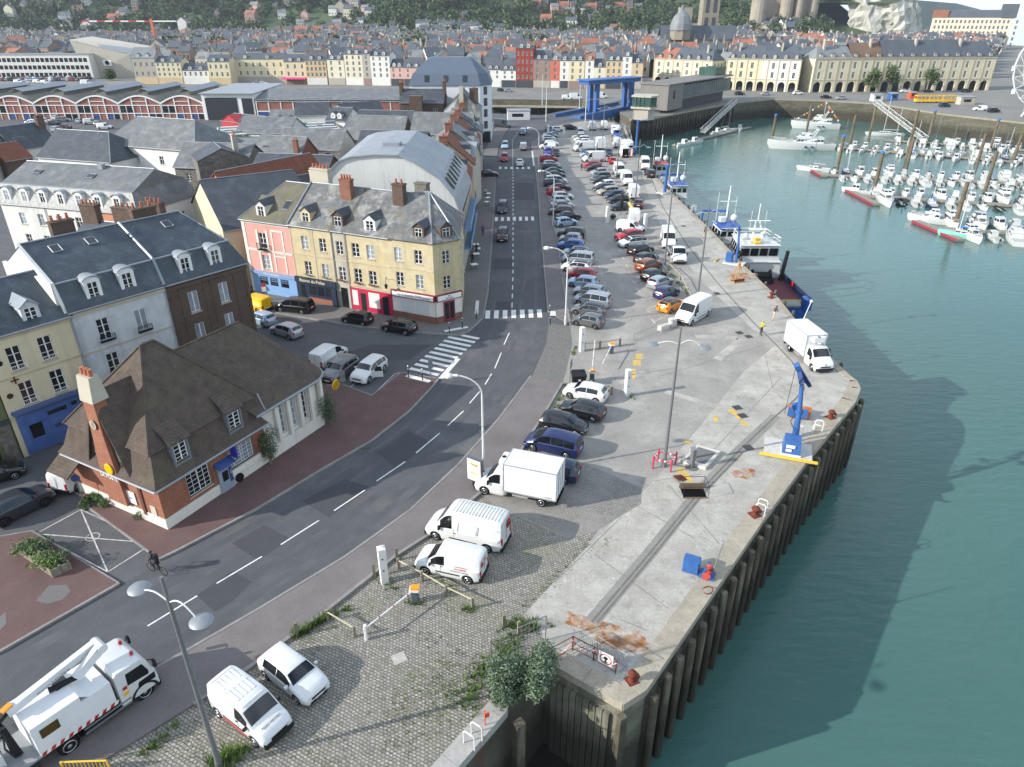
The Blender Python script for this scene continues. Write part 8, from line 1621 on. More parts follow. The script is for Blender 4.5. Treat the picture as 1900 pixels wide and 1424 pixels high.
dormer(r,3.65,.35,9.5,1.35,1.35,2.0,'gable',M_brickd,M_slate1,'cross');dd=(l[2]-l[1]);dormer(r,(l[1]+dd*.5).x-.1,(l[1]+dd*.5).y+.4,9.5,1.35,1.35,2.0,'gable',M_brickd,M_slate1,'cross',rz=math.atan2(dd.y,dd.x))
chimney(r,.2,7.4,11,13.9,1.6,.8,0,M_flint)
def shopband(P0,P1,parts):
 d=(P1-P0);L=d.length;rz=math.atan2(d.y,d.x)
 for nm,m,x0,x1,y0,y1,z0,z1 in parts:
  mb=MB();mb.box(x0*L,-y1,z0,x1*L,-y0,z1);mb.build(nm,m,r,loc=(P0.x,P0.y,0),rot=(0,0,rz))
M_maroon=plain('maroon','#7b2a35',.6)
shopband(l[0],l[1],[('shopfront',M_stuccow,.0,1.0,.01,.14,.95,2.75),('brick_base',M_brickr,.0,1.0,.01,.16,.12,.95),('fascia',M_maroon,-.02,1.01,.0,.3,2.75,3.5),('sign_board',M_inkw,.02,.98,.3,.32,2.85,3.4),('roller_shutter',plain('shutter_grey','#c5c5c4',.5),.2,.5,.14,.165,1.0,2.5),('roller_shutter',plain('shutter_grey','#c5c5c4',.5),.56,.86,.14,.165,1.0,2.5)])
shopband(l[1],l[2],[('shopfront',M_stuccow,.0,1.0,.01,.14,.95,2.75),('brick_base',M_brickr,.0,1.0,.01,.16,.12,.95),('fascia',M_maroon,.01,1.02,.0,.305,2.75,3.5),('sign_board',M_inkw,.05,.97,.305,.325,2.85,3.4),('door',M_maroon,.28,.72,.14,.2,.15,2.6),('door_pane',M_pane,.33,.47,.2,.21,.5,2.4),('door_pane',M_pane,.53,.67,.2,.21,.5,2.4)])
M_ink2=plain('ink_brown','#3a3a4a',.6)
text('lettering',"La Cravache D'Or",.42,r,(l[1].x*.44,-.335,3.15),(R(90),0,0),M_ink2,.006);text('lettering','BRASSERIE',.2,r,(l[1].x*.82,-.335,3.0),(R(90),0,0),M_ink2,.006)
q=l[1]+dd*.5;nx=Vector((dd.y,-dd.x,0)).normalized()*.34;text('lettering','BAR',.2,r,(q.x+nx.x,q.y+nx.y,3.24),(R(90),0,math.atan2(dd.y,dd.x)),M_ink2,.006);text('lettering','BRASSERIE',.2,r,(q.x+nx.x,q.y+nx.y,3.0),(R(90),0,math.atan2(dd.y,dd.x)),M_ink2,.006)
band(r,0,l[1].x,0,6.1,.12,.06);mb=MB();mb.cbox((l[2].x-.9,l[2].y-.35,8.9),.5,.07,.1,R(30));mb.cbox((l[2].x-.9,l[2].y-.35,8.9),.1,.07,.4,R(30));mb.build('wall_anchor',M_blk,r)
lm=empty('wall_lantern',Cp(20.6)-CN*.7+Vector((0,0,4.2)),0,'black wall lantern on a curled bracket over the red shopfront','lantern');mb=MB();mb.path([(0,.7,.3),(0,.2,.8),(0,-.2,.7),(0,-.25,.2)],.025);mb.build('bracket',M_blk,lm);mb=MB();mb.lathe([(.05,-.45),(.12,-.4),(.2,.0),(.1,.1),(0,.18)],6,(0,-.25,0));mb.build('lamp_shade',M_blk,lm)
prof=[(-24.4,0),(-24.4,11.5),(-23.4,13.3),(-21.7,14.8),(-20.1,15.3),(-17.2,15.55),(-14.2,15.5),(-12,14.5),(-9.1,12.6),(-7.3,10.3),(-6.6,8),(-6.4,5),(-6.3,0)]
r=empty('curved_roof_block',(0,90.5,0),0,'apartment block with a barrel shaped zinc roof and a blank white gable','apartment block')
mb=MB();n=len(prof);mb.add([(x,0,z)for x,z in prof],[tuple(range(n))]);mb.build('gable_wall',mat('white_cladding',hx('#cfcfcb'),.75,.05,.6,streak=(hx('#a5a7a6'),2.5,.5),stain=(*hx('#bdbdb8'),.5),stain_scale=.2),r)
mb=MB()
for(x0,z0),(x1,z1)in zip(prof[1:10],prof[2:11]):slab(mb,[(x0,-.25,z0+.06),(x1,-.25,z1+.06),(x1+.35 if x1>-10 else x1,20.2,z1+.06),(x0,20.2,z0+.06)],.15)
mb.build('roof',M_zinc,r);mb=MB()
for k in range(7):x,z=-8.9-(.0)*k,12.6;mb.add([(-8.7,2+k*2.6,12.25),(-7.55,2+k*2.6,10.75),(-7.55,2.9+k*2.6,10.75),(-8.7,2.9+k*2.6,12.25)],[(0,1,2,3)])
mb.v=[(a+.12,b,c+.1)for a,b,c in mb.v];mb.build('roof_windows',M_pane,r)
mb=MB();facade(mb,(-6.4,0),(-6.2,20),0,8,[(2+3*k,z,1.2,1.6)for k in range(6)for z in(3.6,6.0)],.2);mb.build('side_wall',M_greyr,r);put_windows(r,(-6.4,0),(-6.2,20),[(2+3*k,z,1.2,1.6)for k in range(6)for z in(3.6,6.0)],'dark',far=True)
for z in(3.2,5.7):mb=MB();mb.box(-6.3,.5,z,-5.4,19,z+.12);mb.box(-5.45,.5,z+.12,-5.4,19,z+.95);mb.build('balcony',plain('balcony_blue','#6f92b8',.5),r)
mb=MB();rbox(mb,(-16,7,15.6),2.4,2,.8,.1);mb.build('roof_plant',M_zinc,r)
for i,(u,v)in enumerate(((886,470),(884,480),(883,462),(880,500),(905,374),(903,382),(906,366))):
 t=empty('cafe_table',G(u,v,.13),.2*i,['white cafe table in the second row on the shaded pavement','white cafe table nearest the person in black','white cafe table against the wall','white cafe table nearest the camera','white table below the pink facade','white table nearest us below the pink facade','white table farthest up below the pink facade'][i],'table');mb=MB();mb.box(-.45,-.4,.7,.45,.4,.75);mb.build('tabletop',M_inkw,t)
 for x in(-.35,.35):
  for y in(-.3,.3):mb=MB();mb.tube((x,y,0),(x,y,.7),.025);mb.build('leg',M_steel,t)
def hpix(name,label,l,rgt,z,D,zr,wall,roof,**k):
 """front eaves given in the photo at height z"""
 A,B=G(*l,z),G(*rgt,z);return house(name,label,A,B,D,z,zr,wall,roof,**k)
def grid(L,n,rows,w_,h,x0=1.2):return[(x0+(L-2*x0)*(i/(n-1)if n>1 else .5),z,w_,h)for z in rows for i in range(n)]
fr=grid(22.4,6,(5.3,2.3),1.0,1.6,3.2)
r,L=house('mansard_block','long cream apartment block with a mansard of white shingles and slanted dormers',(-70.56,97.03),(-48.6,90.75),12,8,12.6,M_whiter,M_slate2,fr,rx1=1.2,mans=(1.0,10.5),o=0,right=[(4,5,1,1.5),(8,5,1,1.5)],style='cross',cat='apartment block')
for ch in KIDS[r.name]:
 if ch.name.startswith('roof'):pass
mb=MB();slab(mb,[(-.1,-.2,8.02),(L+.1,-.2,8.02),(L-1.0,.93,10.5),(-.1,.93,10.5)],.05);mb.build('shingle_slope',M_wshingle,r)
for k in range(7):dormer(r,1.6+3.05*k,.0,8.3,1.25,1.7,1.2,'arched',M_frame,M_zinc,'cross',.85)
mb=MB();rbox(mb,(13.5,5.4,12.6),.9,.7,.7,.08);mb.build('roof_vent',M_lead,r);skylight(r,13.2,3.2,lambda y:10.5+2.1*(y-1)/5+.05,1.1,1.0);skylight(r,4.0,3.4,lambda y:10.5+2.1*(y-1)/5+.05,1.2,1.0)
mb=MB();mb.box(14.3,-.03,.1,L,-.004,7.9);mb.build('salmon_wall',mat('salmon_render',hx('#c08566'),.9,.08,1),r);downpipe(r,7.6,-.1,.2,8)
r,L=house('low_house','low slate house with two clusters of red chimney pots in front of the mansard block',(-53.5,83.0),(-41.5,79.3),6,6.2,8.6,M_flint,M_slate1,(),o=.2)
chimney(r,1.2,3,7.5,10.6,2.4,.9,4,M_brickd);chimney(r,6.2,3,7.5,10.6,2.6,.9,3,M_brickd);chimney(r,11,3,7.5,11.5,2.4,.9,4,M_brickd)
hpix('hip_house','large white house with a plain grey hipped roof beyond the mansard block',(192,267),(361,281),8,13,12.6,M_whiter,M_slate2,front=grid(23,4,(4.9,1.8),1.1,1.6,2),right=[(4,5,1,1.4),(9,5,1,1.4)],rx0=3.5,rx1=5.0,o=.4,style='cross')
hpix('dark_roof_house','low house with a dark slate roof and white gable behind the mansard block',(70,292),(205,302),6,12,10.5,M_whiter,M_slate1,rx1=5,o=.3)
r,L=hpix('skylight_house','small house with a steep dark roof and a big roof light at the left edge',(30,280),(108,268),5,9,9.5,M_stuccow,M_slate1,front=[(6,2.2,1,1.3)],o=.2);skylight(r,2.5,1.0,lambda y:5+4.5*y/4.5,2.2,1.6);chimney(r,L-.5,3.5,8,11,1.6,1,3,M_brickd)
hpix('tile_shed','shed with a red tiled roof beside the dark roofed house',(10,300),(60,292),4,8,7,M_brickd,M_tilered,o=.2)
hpix('left_gable_house','rendered gable house with a dark roof at the far left edge',(-60,300),(22,268),6,10,11,M_stuccow,M_slate1,o=.2)
def gable_house(name,label,A,B,D,ze,zr,wall,roof,**k):
 """gable end faces the camera: front is A-B, ridge runs backwards"""
 A=Vector((A[0],A[1],0));B=Vector((B[0],B[1],0));d=(B-A);W_=d.length;n=Vector((-d.y,d.x,0)).normalized()
 return house(name,label,B,B+n*D,W_,ze,zr,wall,roof,**k)
A,B=G(357,378,7.5),G(418,430,7.5)
gable_house('cream_gable_house','plain cream gable house with a dark slate roof left of the pink house',A,B,12,7.6,12.2,M_cream2,M_slate1,front=[(3,4.4,1,1.5)],o=.2)
r,L=gable_house('stone_house','blackened stone house with chimney stacks behind the cream gable',G(366,300,9),G(460,292,9),8,9,10.8,M_flint,M_slate1,o=.1);chimney(r,4,1.2,9,12.4,1.5,.8,3,M_greyr)
hpix('red_roof_house','long house with an uneven red tiled roof behind the pink house',(452,396),(622,352),7.2,9,12.2,M_pink,M_tilered,o=.25)
r,L=hpix('slate_cottage','grey slate cottage with a brick wall beyond the red tiled roof',(470,292),(555,296),6.0,8,9.6,M_brickr,M_slate2,o=.2);skylight(r,2.0,1.2,lambda y:6+3.6*y/4,1.4,1.2);chimney(r,L-1,1.2,7,9.4,.9,.7,2,M_brickr)
hpix('slate_barn','dark roofed house with a high slate roof left of the brick tenement',(626,258),(745,262),6.5,9,11,M_brickd,M_slate2,front=[(8,3,1.4,2)],rx0=2,o=.2)
hpix('slate_barn','lower slate roofed house in front of the brick tenement, beside the curved roof',(655,290),(752,297),5.5,9,9.8,M_flint,M_slate2,o=.2)
r,L=hpix('dark_slate_house','small dark roof with a skylight tucked under the white curved gable',(575,372),(690,352),7.5,6,10.5,M_brickd,M_slate1,rx1=1.5,o=.2);skylight(r,L-3.5,1.2,lambda y:7.5+3*y/3,1.5,1.0)
chimney(r,2.5,1.5,7.5,11.2,2.2,.9,4,M_greyr)
A,B=G(400,262,5),G(640,250,5);o_,rz,L=frame_of(A,B);r=empty('flat_roof_hall',o_,rz,'flat roofed hall with pale pipes and plant on its roof','hall');mb=MB();mb.prism([(0,0),(L,0),(L,22),(0,22)],0,5.2);mb.build('wall',M_stuccow,r);mb=MB();mb.prism([(.3,.3),(L-.3,.3),(L-.3,21.7),(.3,21.7)],5.2,5.25);mb.build('roof',mat('roof_felt',hx('#5f625c'),.9,.15,.4),r);mb=MB();mb.box(0,-.05,4.2,L*.6,-.01,5.3);mb.build('white_fascia',M_frame,r)
rn=random.Random(4)
for k in range(9):x=L*(k+.5)/9;mb=MB();rbox(mb,(x,rn.uniform(4,17),5.8),rn.uniform(1,3),rn.uniform(1,2),rn.uniform(.7,1.4),.1);mb.build('roof_plant',M_zinc if k%3 else plain('plant_teal','#7fb0b4',.6),r)
for k in range(4):mb=MB();mb.tube((1,3+4.4*k,5.8),(L-1,4+4.2*k,5.8),.22,.22,8);mb.build('roof_pipe',M_frame,r)
mb=MB();mb.box(L*.72,-.06,.3,L,-.01,5.1);mb.build('blue_panels',plain('panel_blue','#58677e',.5),r)
for i,(l,rr,z,D,zr,wl,rf,lab)in enumerate([((410,224),(442,228),5,9,6.5,plain('bright_red','#a5262c',.6),M_slate1,'left of the two small bright red gabled houses'),((442,228),(470,231),5,9,6.5,plain('bright_red','#a5262c',.6),M_slate1,'right of the two small bright red gabled houses'),((470,230),(490,232),5,9,6,M_stuccow,M_slate1,'narrow pale house joined to the red gables'),((497,232),(556,232),3.5,9,7,M_flint,M_slate2,'low house with a big slate roof and one dormer'),((604,224),(640,226),5.5,9,8.5,M_whiter,M_slate1,'white house with two small dormers near the market hall'),((640,220),(716,214),5,9,8.5,M_stuccow,M_slate1,'pediment fronted house with a dark roof left of the brick tenement'),((548,215),(610,214),6,8,9,M_whiter,M_slate1,'dark roofed house behind the pale yellow warehouse')]):
 A,B=G(*l,z),G(*rr,z);L=(B-A).length
 r,L=house('small_house',lab,A,B,D,z,zr,wl,rf,front=grid(L,2,(1.8,),.9,1.3,L*.27),o=.2,far=True)
 if i in(3,4):dormer(r,L*.35,.5,z+.6,1.2,1.2,1.6,'gable',M_frame,M_slate1);dormer(r,L*.68,.5,z+.6,1.2,1.2,1.6,'gable',M_frame,M_slate1)
 if i<2:
  mb=MB();mb.add([(.5,-.03,z),(L-.5,-.03,z),(L/2,-.03,z+1.6)],[(0,1,2)]);slab(mb,[(0.2,-.2,z),(L/2,-.2,z+1.7),(L/2,4,z+1.7),(.2,4,z)],.08);slab(mb,[(L-.2,-.2,z),(L/2,-.2,z+1.7),(L/2,4,z+1.7),(L-.2,4,z)],.08);mb.build('front_gable',wl,r)
A,B=G(556,216,5),G(604,218,5);gable_house('warehouse','pale yellow warehouse with a shallow curved gable',A,B,12,5,6.6,mat('pale_yellow',hx('#ddd6ae'),.8,.05,1),M_slate2,o=.2)
def blockhouse(name,label,A,B,D,ze,zr,wall,roof,front,**k):return house(name,label,A,B,D,ze,zr,wall,roof,front,**k)
r,L=house('brick_tenement','tall dark brick tenement with a rear stair tower above the slate roofs',(-28.5,190,0),(-17.4,190,0),11,11.2,14,M_brickd,M_slate1,grid(11,3,(2,5,8),1.1,1.8,2),o=.2,far=True)
mb=MB();rbox(mb,(4.4,-1.2,6.5),3.2,2.4,13,.03);mb.build('stair_tower',M_brickd,r);chimney(r,0,5,12,15.5,.8,2.2,3,M_brickd);chimney(r,L,5,12,15.8,.8,2.2,3,M_brickd);mb=MB();[mb.box(7.2,-.9,z,10.5,0,z+.9)for z in(4.4,7.4)];mb.build('balcony',M_rust,r)
r,L=gable_house('scarred_gable_house','tall house with a patchy grey and white scarred gable beside the road',(-17.2,189,0),(-8.0,189,0),9,9.6,14,mat('scarred_render',hx('#8f8f8a'),.95,.15,.6,stain=((*hx('#cfcfca'),.9),(*hx('#63635e'),.8)),stain_scale=.16,stain_lo=.48,stain_hi=.56,fine=(5,.3)),M_slate2,o=.1)
mb=MB();mb.box(-.35,4.2,0,.0,5.2,15.2);mb.build('flue',M_greyr,r,rot=(0,0,0));chimney(r,1.0,1.6,11,14.6,1.0,2.2,4,M_brickd)
r=empty('white_apartments',(-27,200,0),0,'white modern apartment block with a big blue grey mansard roof','apartment block')
pl_=[(0,0),(18.5,0),(21.3,2.8),(21.3,14),(0,14)];wf=[(18.5,0),(21.3,2.8)];mb=MB();f1=[(x,z,1.1,1.9)for x in(14,17)for z in(3.4,6.6,9.8,12)];f3=[(x,z,1.3,1.9)for x in(3,7,10)for z in(3.4,6.6,9.8)];f2=[(2.0,z,1.4,2.0)for z in(3.4,6.4,9.2,12.0)]
facade(mb,pl_[0],pl_[1],0,14.4,f1);facade(mb,pl_[1],pl_[2],0,14.4,f2);facade(mb,pl_[2],pl_[3],0,14.4,f3);facade(mb,pl_[3],pl_[4],0,14.4,[]);facade(mb,pl_[4],pl_[0],0,14.4,[]);mb.build('wall',mat('white_modern',hx('#d6d8da'),.8,.04,.6),r)
for a,b,f in((0,1,f1),(1,2,f2),(2,3,f3)):put_windows(r,pl_[a],pl_[b],f,'dark',far=True)
mb=MB();zz=[(14.4,-.3),(17.2,.9),(20.9,5)];rings=[]
for z,i_ in zz:rings.append([(i_,i_,z),(18.5-i_*.55,i_,z),(21.3-i_,2.8+i_*.5,z),(21.3-i_,14-i_,z),(i_,14-i_,z)])
for a,b in zip(rings,rings[1:]):
 for k in range(5):slab(mb,[a[k],a[(k+1)%5],b[(k+1)%5],b[k]],.1)
mb.poly(rings[2]);mb.build('roof',mat('mansard_blue',hx('#596472'),.5,.06,.5,course=(.5,.2)),r)
for x in(4,9,14):mb=MB();mb.add([(x,.1,15.2),(x+1.2,.1,15.2),(x+1.2,.75,16.8),(x,.75,16.8)],[(0,1,2,3)]);mb.v=[(a,b-.12,c)for a,b,c in mb.v];mb.build('roof_window',M_pane,r)
mb=MB();mb.box(18.7,-.1,.1,21.2,-.05,2.9);mb.build('shop_window',M_pane,r);mb=MB();mb.prism([(18.3,-.15),(21.5,2.7),(21.4,14),(21.6,14),(21.65,2.6),(18.4,-.3)],2.9,3.3);mb.build('fascia',M_frame,r)
for i,(y0,y1,z,zr,wl,rf,lab)in enumerate([(111,122,8,12,M_pink,M_tilered,'pink house with a red tiled roof next to the curved roof block'),(122,134,8.5,12.5,M_cream2,M_tilered,'cream house with a red roof along the shaded pavement'),(134,146,9,12.5,M_greyr,M_slate2,'grey house with zinc dormers along the shaded pavement'),(146,158,8,12,M_brickr,M_tilered,'red roofed brick house before the side street'),(158,171,8.5,12,M_whiter,M_slate1,'white rendered house at the side street corner')]):
 r,L=house('road_house',lab,(-6.4,y0,0),(-6.9,y1,0),9,z,zr,wl,rf,grid(y1-y0,3,(3.6,6.0),1.0,1.6,2),o=.25,far=True)
 mb=MB();mb.box(.4,-.12,.2,L-.4,-.01,2.8);mb.build('shopfront',[M_shopred,M_shopnavy,M_bluew,M_shopred,M_shopnavy][i],r);chimney(r,L-.4,4.5,z+2,zr+1.2,.7,1.4,3,M_brickr)
 dormer(r,L/2,.6,z+.5,1.3,1.3,1.8,'gable',M_frame,M_slate1)
for i,(x,y,D,z,zr,wl,rf,lab)in enumerate([(-44,120,9,7,10,M_brickd,M_slate1,'dark slate house in the middle of the block of roofs'),(-60,128,10,7,10.5,M_flint,M_slate2,'grey roofed house near the stone gable'),(-30,140,9,7.5,11,M_brickr,M_slate1,'slate roofed brick house behind the curved roof'),(-48,150,9,6.5,10,M_stuccow,M_slate2,'grey roofed white house beyond the flat hall pipes'),(-36,168,9,7.5,11.5,M_brickd,M_slate1,'dark house before the brick tenement'),(-22,160,8,8,12,M_greyr,M_slate2,'grey house behind the red roofed road houses'),(-20,128,8,8,11,M_greyr,M_zinc,'zinc roofed annex behind the pink road house'),(-66,176,11,6,9,M_whiter,M_slate2,'white house with grey roof near the low red gables')]):
 house('town_house',lab,(x,y,0),(x+13,y-2,0),D,z,zr,wl,rf,grid(13,3,(2,4.6),1,1.4,2.5),o=.25,far=True)
def hall(i,x0,lab):
 r=empty('market_hall',(x0,247.7,0),0,lab,'market hall','arched market halls');W_=14.0;D=34
 P=[(W_*k/12,5.1+2.3*math.sin(math.pi*k/12))for k in range(13)]
 def body():
  mb=MB();mb.add([(0,0,0),(W_,0,0)]+[(x,0,z)for x,z in P[::-1]],[tuple(range(15))]);return mb.mesh('front_wall',[mat('brick_pink',hx('#8f5f54'),.9,.15,.5)])
 link('front_wall',shared('hall_front',body),r)
 def rf():
  mb=MB();[slab(mb,[(x0,-.2,z0),(x1,-.2,z1),(x1,D,z1),(x0,D,z0)],.15)for(x0,z0),(x1,z1)in zip(P,P[1:])];mb.box(5.4,4,7.3,8.6,D-4,8.3);return mb.mesh('roof',[mat('hall_roof',hx('#76746a'),.9,.12,.2,stain=(*hx('#5c5b52'),.6),stain_scale=.12)])
 link('roof',shared('hall_roof',rf),r)
 def lan():
  mb=MB();slab(mb,[(4.6,3.6,8.3),(7,3.6,9.3),(7,D-3,9.3),(4.6,D-3,8.3)],.1);slab(mb,[(9.4,3.6,8.3),(7,3.6,9.3),(7,D-3,9.3),(9.4,D-3,8.3)],.1);return mb.mesh('lantern_roof',[M_lead])
 link('lantern_roof',shared('hall_lan',lan),r)
 def fr():
  mb=MB();t=.17
  for(x0,z0),(x1,z1)in zip(P,P[1:]):beam(mb,(x0,-.15,z0-.1),(x1,-.15,z1-.1),.3,.45,.3,.45)
  for x in(.1,4.6,9.4,13.9):mb.box(x-t,-.2,0,x+t,-.04,5.0 if x in(.1,13.9)else 6.6)
  for z in(1.9,4.4):mb.box(0,-.18,z-.13,W_,-.05,z+.13)
  mb.box(4.6,-.17,5.5,9.4,-.05,5.7)
  for x in(2.3,7.0,11.7):mb.box(x-.08,-.16,0,x+.08,-.05,4.4)
  return mb.mesh('white_frame',[M_frame])
 link('white_frame',shared('hall_frame',fr),r)
 def wn(x0,x1,z0,z1):
  mb=MB();mb.box(x0,-.08,z0,x1,-.03,z1);return mb
 for j,(a,b,z0,z1,m)in enumerate([(.4,2.1,2.1,4.2,M_pane),(2.5,4.3,2.1,4.2,M_pane),(9.7,11.5,.2,1.7,M_sblue if i%2 else M_pane),(4.9,6.8,.1,1.7,M_sblue),(11.9,13.6,.2,1.7,M_pane)]):wn(a,b,z0,z1).build('hall_window' if m is M_pane else 'door',m,r)
for i in range(6):hall(i,-186+14*i,f'arched brick market hall, {ORD[i]} from the left edge of the picture')
r=empty('boat_hall',(-101.5,246,0),0,'white framed hall with a huge dark doorway at the end of the market halls','hall');mb=MB();mb.box(0,0,0,17,34,8.2);mb.build('wall',M_frame,r);mb=MB();mb.box(1,-.1,0,11.5,-.02,6.9);mb.build('doorway',plain('door_dark','#1f242d',.6),r);mb=MB();mb.box(13,-.1,0,16.5,-.02,6.7);mb.build('doorway',plain('door_dark','#1f242d',.6),r);mb=MB();slab(mb,[(-.5,-1,8.3),(17.5,-1,8.3),(17.5,34,8.6),(-.5,34,8.6)],.2);mb.build('roof',M_zinc,r)
r=empty('brick_hall',(-84,246,0),0,'flat roofed brick hall with white frames right of the dark doorway','hall');mb=MB();mb.box(0,0,0,52,30,6.2);mb.build('wall',mat('brick_pink',hx('#8f5f54')),r);mb=MB();slab(mb,[(-.5,-.6,6.3),(52.5,-.6,6.3),(52.5,15,8.4),(-.5,15,8.4)],.2);slab(mb,[(-.5,30.6,6.3),(52.5,30.6,6.3),(52.5,15,8.4),(-.5,15,8.4)],.2);mb.build('roof',M_slate2,r)
mb=MB();[mb.box(x,-.15,0,x+.3,-.03,6.2)for x in range(0,52,4)];[mb.box(0,-.14,z,52,-.04,z+.3)for z in(0,2.6,5.6)];mb.build('white_frame',M_frame,r)
for k in range(13):mb=MB();mb.box(.4+4*k,-.1,.4,3.9+4*k,-.02,2.5);mb.build('hall_window',M_sblue if k%3==0 else M_pane,r)
LOT=[(20,214),(48,212),(78,217),(105,222),(118,226),(70,226),(86,228),(100,232),(150,228),(170,231),(186,234),(196,240),(120,240),(106,244),(140,216),(168,214),(30,206),(60,232)]
cc=['white','silver','white','white','silver','grey','white','dark grey','silver','white','grey','white','maroon','silver','white','dark blue','red','pale blue'];kk=['panel van','hatchback','small van','hatchback','estate car','sedan','hatchback','sedan','hatchback','small van','hatchback','small van','sedan','estate car','panel van','hatchback','hatchback','suv']
for i,(u,v)in enumerate(LOT):vehicle(kk[i],cc[i],vname(kk[i]),G(u,v),R([80,5,170,95,20][i%5]),f'{cc[i]} {kk[i]} parked before the market halls, {ORD[i]} in the lot',CATS[kk[i]],'vehicles before the market halls',1)
r=box_truck((158,219),-20,'blue cabbed lorry parked before the market halls',5,2.6,2.4,False,True)
for ch in KIDS[r.name]:
 if ch.name.startswith('body'):ch.data=ch.data.copy();ch.data.materials[0]=PAINTS['blue']
mb=MB();mb.poly([p+Vector((0,0,.012))for p in GL([(108,262),(105,282),(200,298),(196,272),(150,262)])]);structure('lawn',mb,mat('lawn',hx('#6d9a3a'),.9,.2,.8,fine=(5,.3)))
M_far={}
def fw(n,h):return mat('far_'+n,hx(h),.9,.07,.3)
FWALL=[fw('cream','#d3cbb4'),fw('white','#d8d6ce'),fw('ochre','#c6b08c'),fw('pink','#c9a398'),fw('brick','#8f7a70'),fw('grey','#a8a296')]
FROOF=[mat('far_slate',hx('#50565d'),.6,.15,.2),mat('far_slate_light',hx('#767a7c'),.6,.15,.2),mat('far_brown_roof',hx('#6f5a4a'),.8,.2,.2),mat('far_red_roof',hx('#93604c'),.8,.15,.2)]
M_shopd=plain('shop_front_dark','#3c4248',.5)
def pxh(u0,u1,v0,v1,ve,vr):
 A,B=G(u0,v0),G(u1,v1);return A,B,hgt(u0,v0,ve),hgt(u0,v0,vr)
def quay_house(lab,u0,u1,ve,vr,wi,ri,n,rows,v0=None,D=11,**k):
 vb=158+(u0-600)/590*8 if v0 is None else v0;vb1=158+(u1-600)/590*8 if v0 is None else v0
 A,B,ze,zr=pxh(u0,u1,vb,vb1,ve,0);zr=ze+(ve-vr)*.20;L=(B-A).length;fl=(ze-3.6)/rows
 w_=[(L*(i+.5)/n,3.9+fl*j,1.0,min(1.9,fl*.66))for j in range(rows)for i in range(n)]
 r,L=house('quayside_house',lab,A,B,D,ze,max(zr,ze+1.5),FWALL[wi]if isinstance(wi,int)else wi,FROOF[ri],w_,o=.2,far=True,ridge=False,gut=False,style='casement',group=None,**k)
 mb=MB();mb.box(.2,-.12,.1,L-.2,-.02,3.2);mb.build('shopfront',M_shopd if int(u0)%3==0 else FWALL[int(u0)%6],r)
 for x in([L*.3,L*.7]if n>1 else[L/2]):dormer(r,x,.35,ze+.3,1.3,1.3,1.6,'gable',FWALL[1],FROOF[0],'casement')
 chimney(r,L-.3,5,ze+1,max(zr,ze+1.5)+1.2,.7,1.5,3,FWALL[4]);return r
M_rb=fw('deep_red','#8e3b30');M_yel2=fw('yellow','#d2c7a6');M_salm=fw('salmon','#c36a58')
for a in[('narrow cream house at the left end of the far quay row',611,642,111,101,0,0,2,3),('cream house with a tall central gable on the far quay',643,676,101,88,0,0,3,4),('narrow grey brown house on the far quay',676,691,100,92,5,0,1,4),('tall white house with three dormers on the far quay',691,726,104,91,1,0,3,4),('low pink house on the far quay',726,750,125,108,3,0,2,2),('low peach house with white shutters on the far quay',750,784,126,104,3,0,2,2),('white house with bay windows just right of the modern apartments',901,930,130,104,1,0,2,2),('white house above a dark shop, left of the red brick block',930,957,131,105,1,0,2,2),('tall flat topped red brick block on the far quay',957,989,90,86,M_rb,0,4,4),('pinkish brick house with a mansard right of the red block',989,1021,111,92,4,0,2,3),('narrow salmon house on the far quay',1021,1038,112,98,M_salm,1,1,3),('narrow white house between salmon and yellow houses',1038,1054,113,98,1,0,1,3),('pale yellow house with slate mansard on the far quay',1054,1083,113,97,M_yel2,0,2,3),('narrow white house under a small red roof',1084,1100,112,98,1,3,1,3),('low cream house left of the ochre one',1100,1122,125,108,0,0,1,2),('wide ochre house behind the blue bridge',1122,1152,113,97,2,0,3,3),('narrow white house with a gable above the blue bridge',1152,1169,105,93,1,0,1,4),('ochre house at the right end of the far quay row',1169,1190,117,100,2,0,1,3),('grand grey stone building with a huge slate roof on the left',254,296,108,85,5,1,4,2,157),('yellow house with a row of dormers beside the grand stone building',296,342,116,103,M_yel2,0,5,3,157),('low white house with a grey mansard left of the yellow palace',343,391,131,116,1,0,5,1,157),('left wing of the long yellow palace',392,431,115,100,M_yel2,0,4,2,158),('curved centre of the long yellow palace with arched ground floor windows',431,532,110,97,M_yel2,0,8,2,155),('right wing of the long yellow palace above a pink awning',532,571,115,99,M_yel2,0,3,2,157),('tall brown stone house closing the palace on the right',571,609,112,96,2,0,5,3,158)]:quay_house(*a)
r=empty('awning',G(551,156)+Vector((0,-4,0)),0,'bright pink awning in front of the yellow palace','awning');mb=MB();slab(mb,[(-6,-2,2.6),(6,-2,2.6),(6,2,3.3),(-6,2,3.3)],.1);mb.build('canvas',plain('awning_pink','#cf2f7c',.7),r);mb=MB();[mb.tube((x,-1.9,0),(x,-1.9,2.6),.06)for x in(-5.8,5.8)];mb.build('pole',M_steel,r)
M_arc=fw('arcade_stone','#cdc5ac')
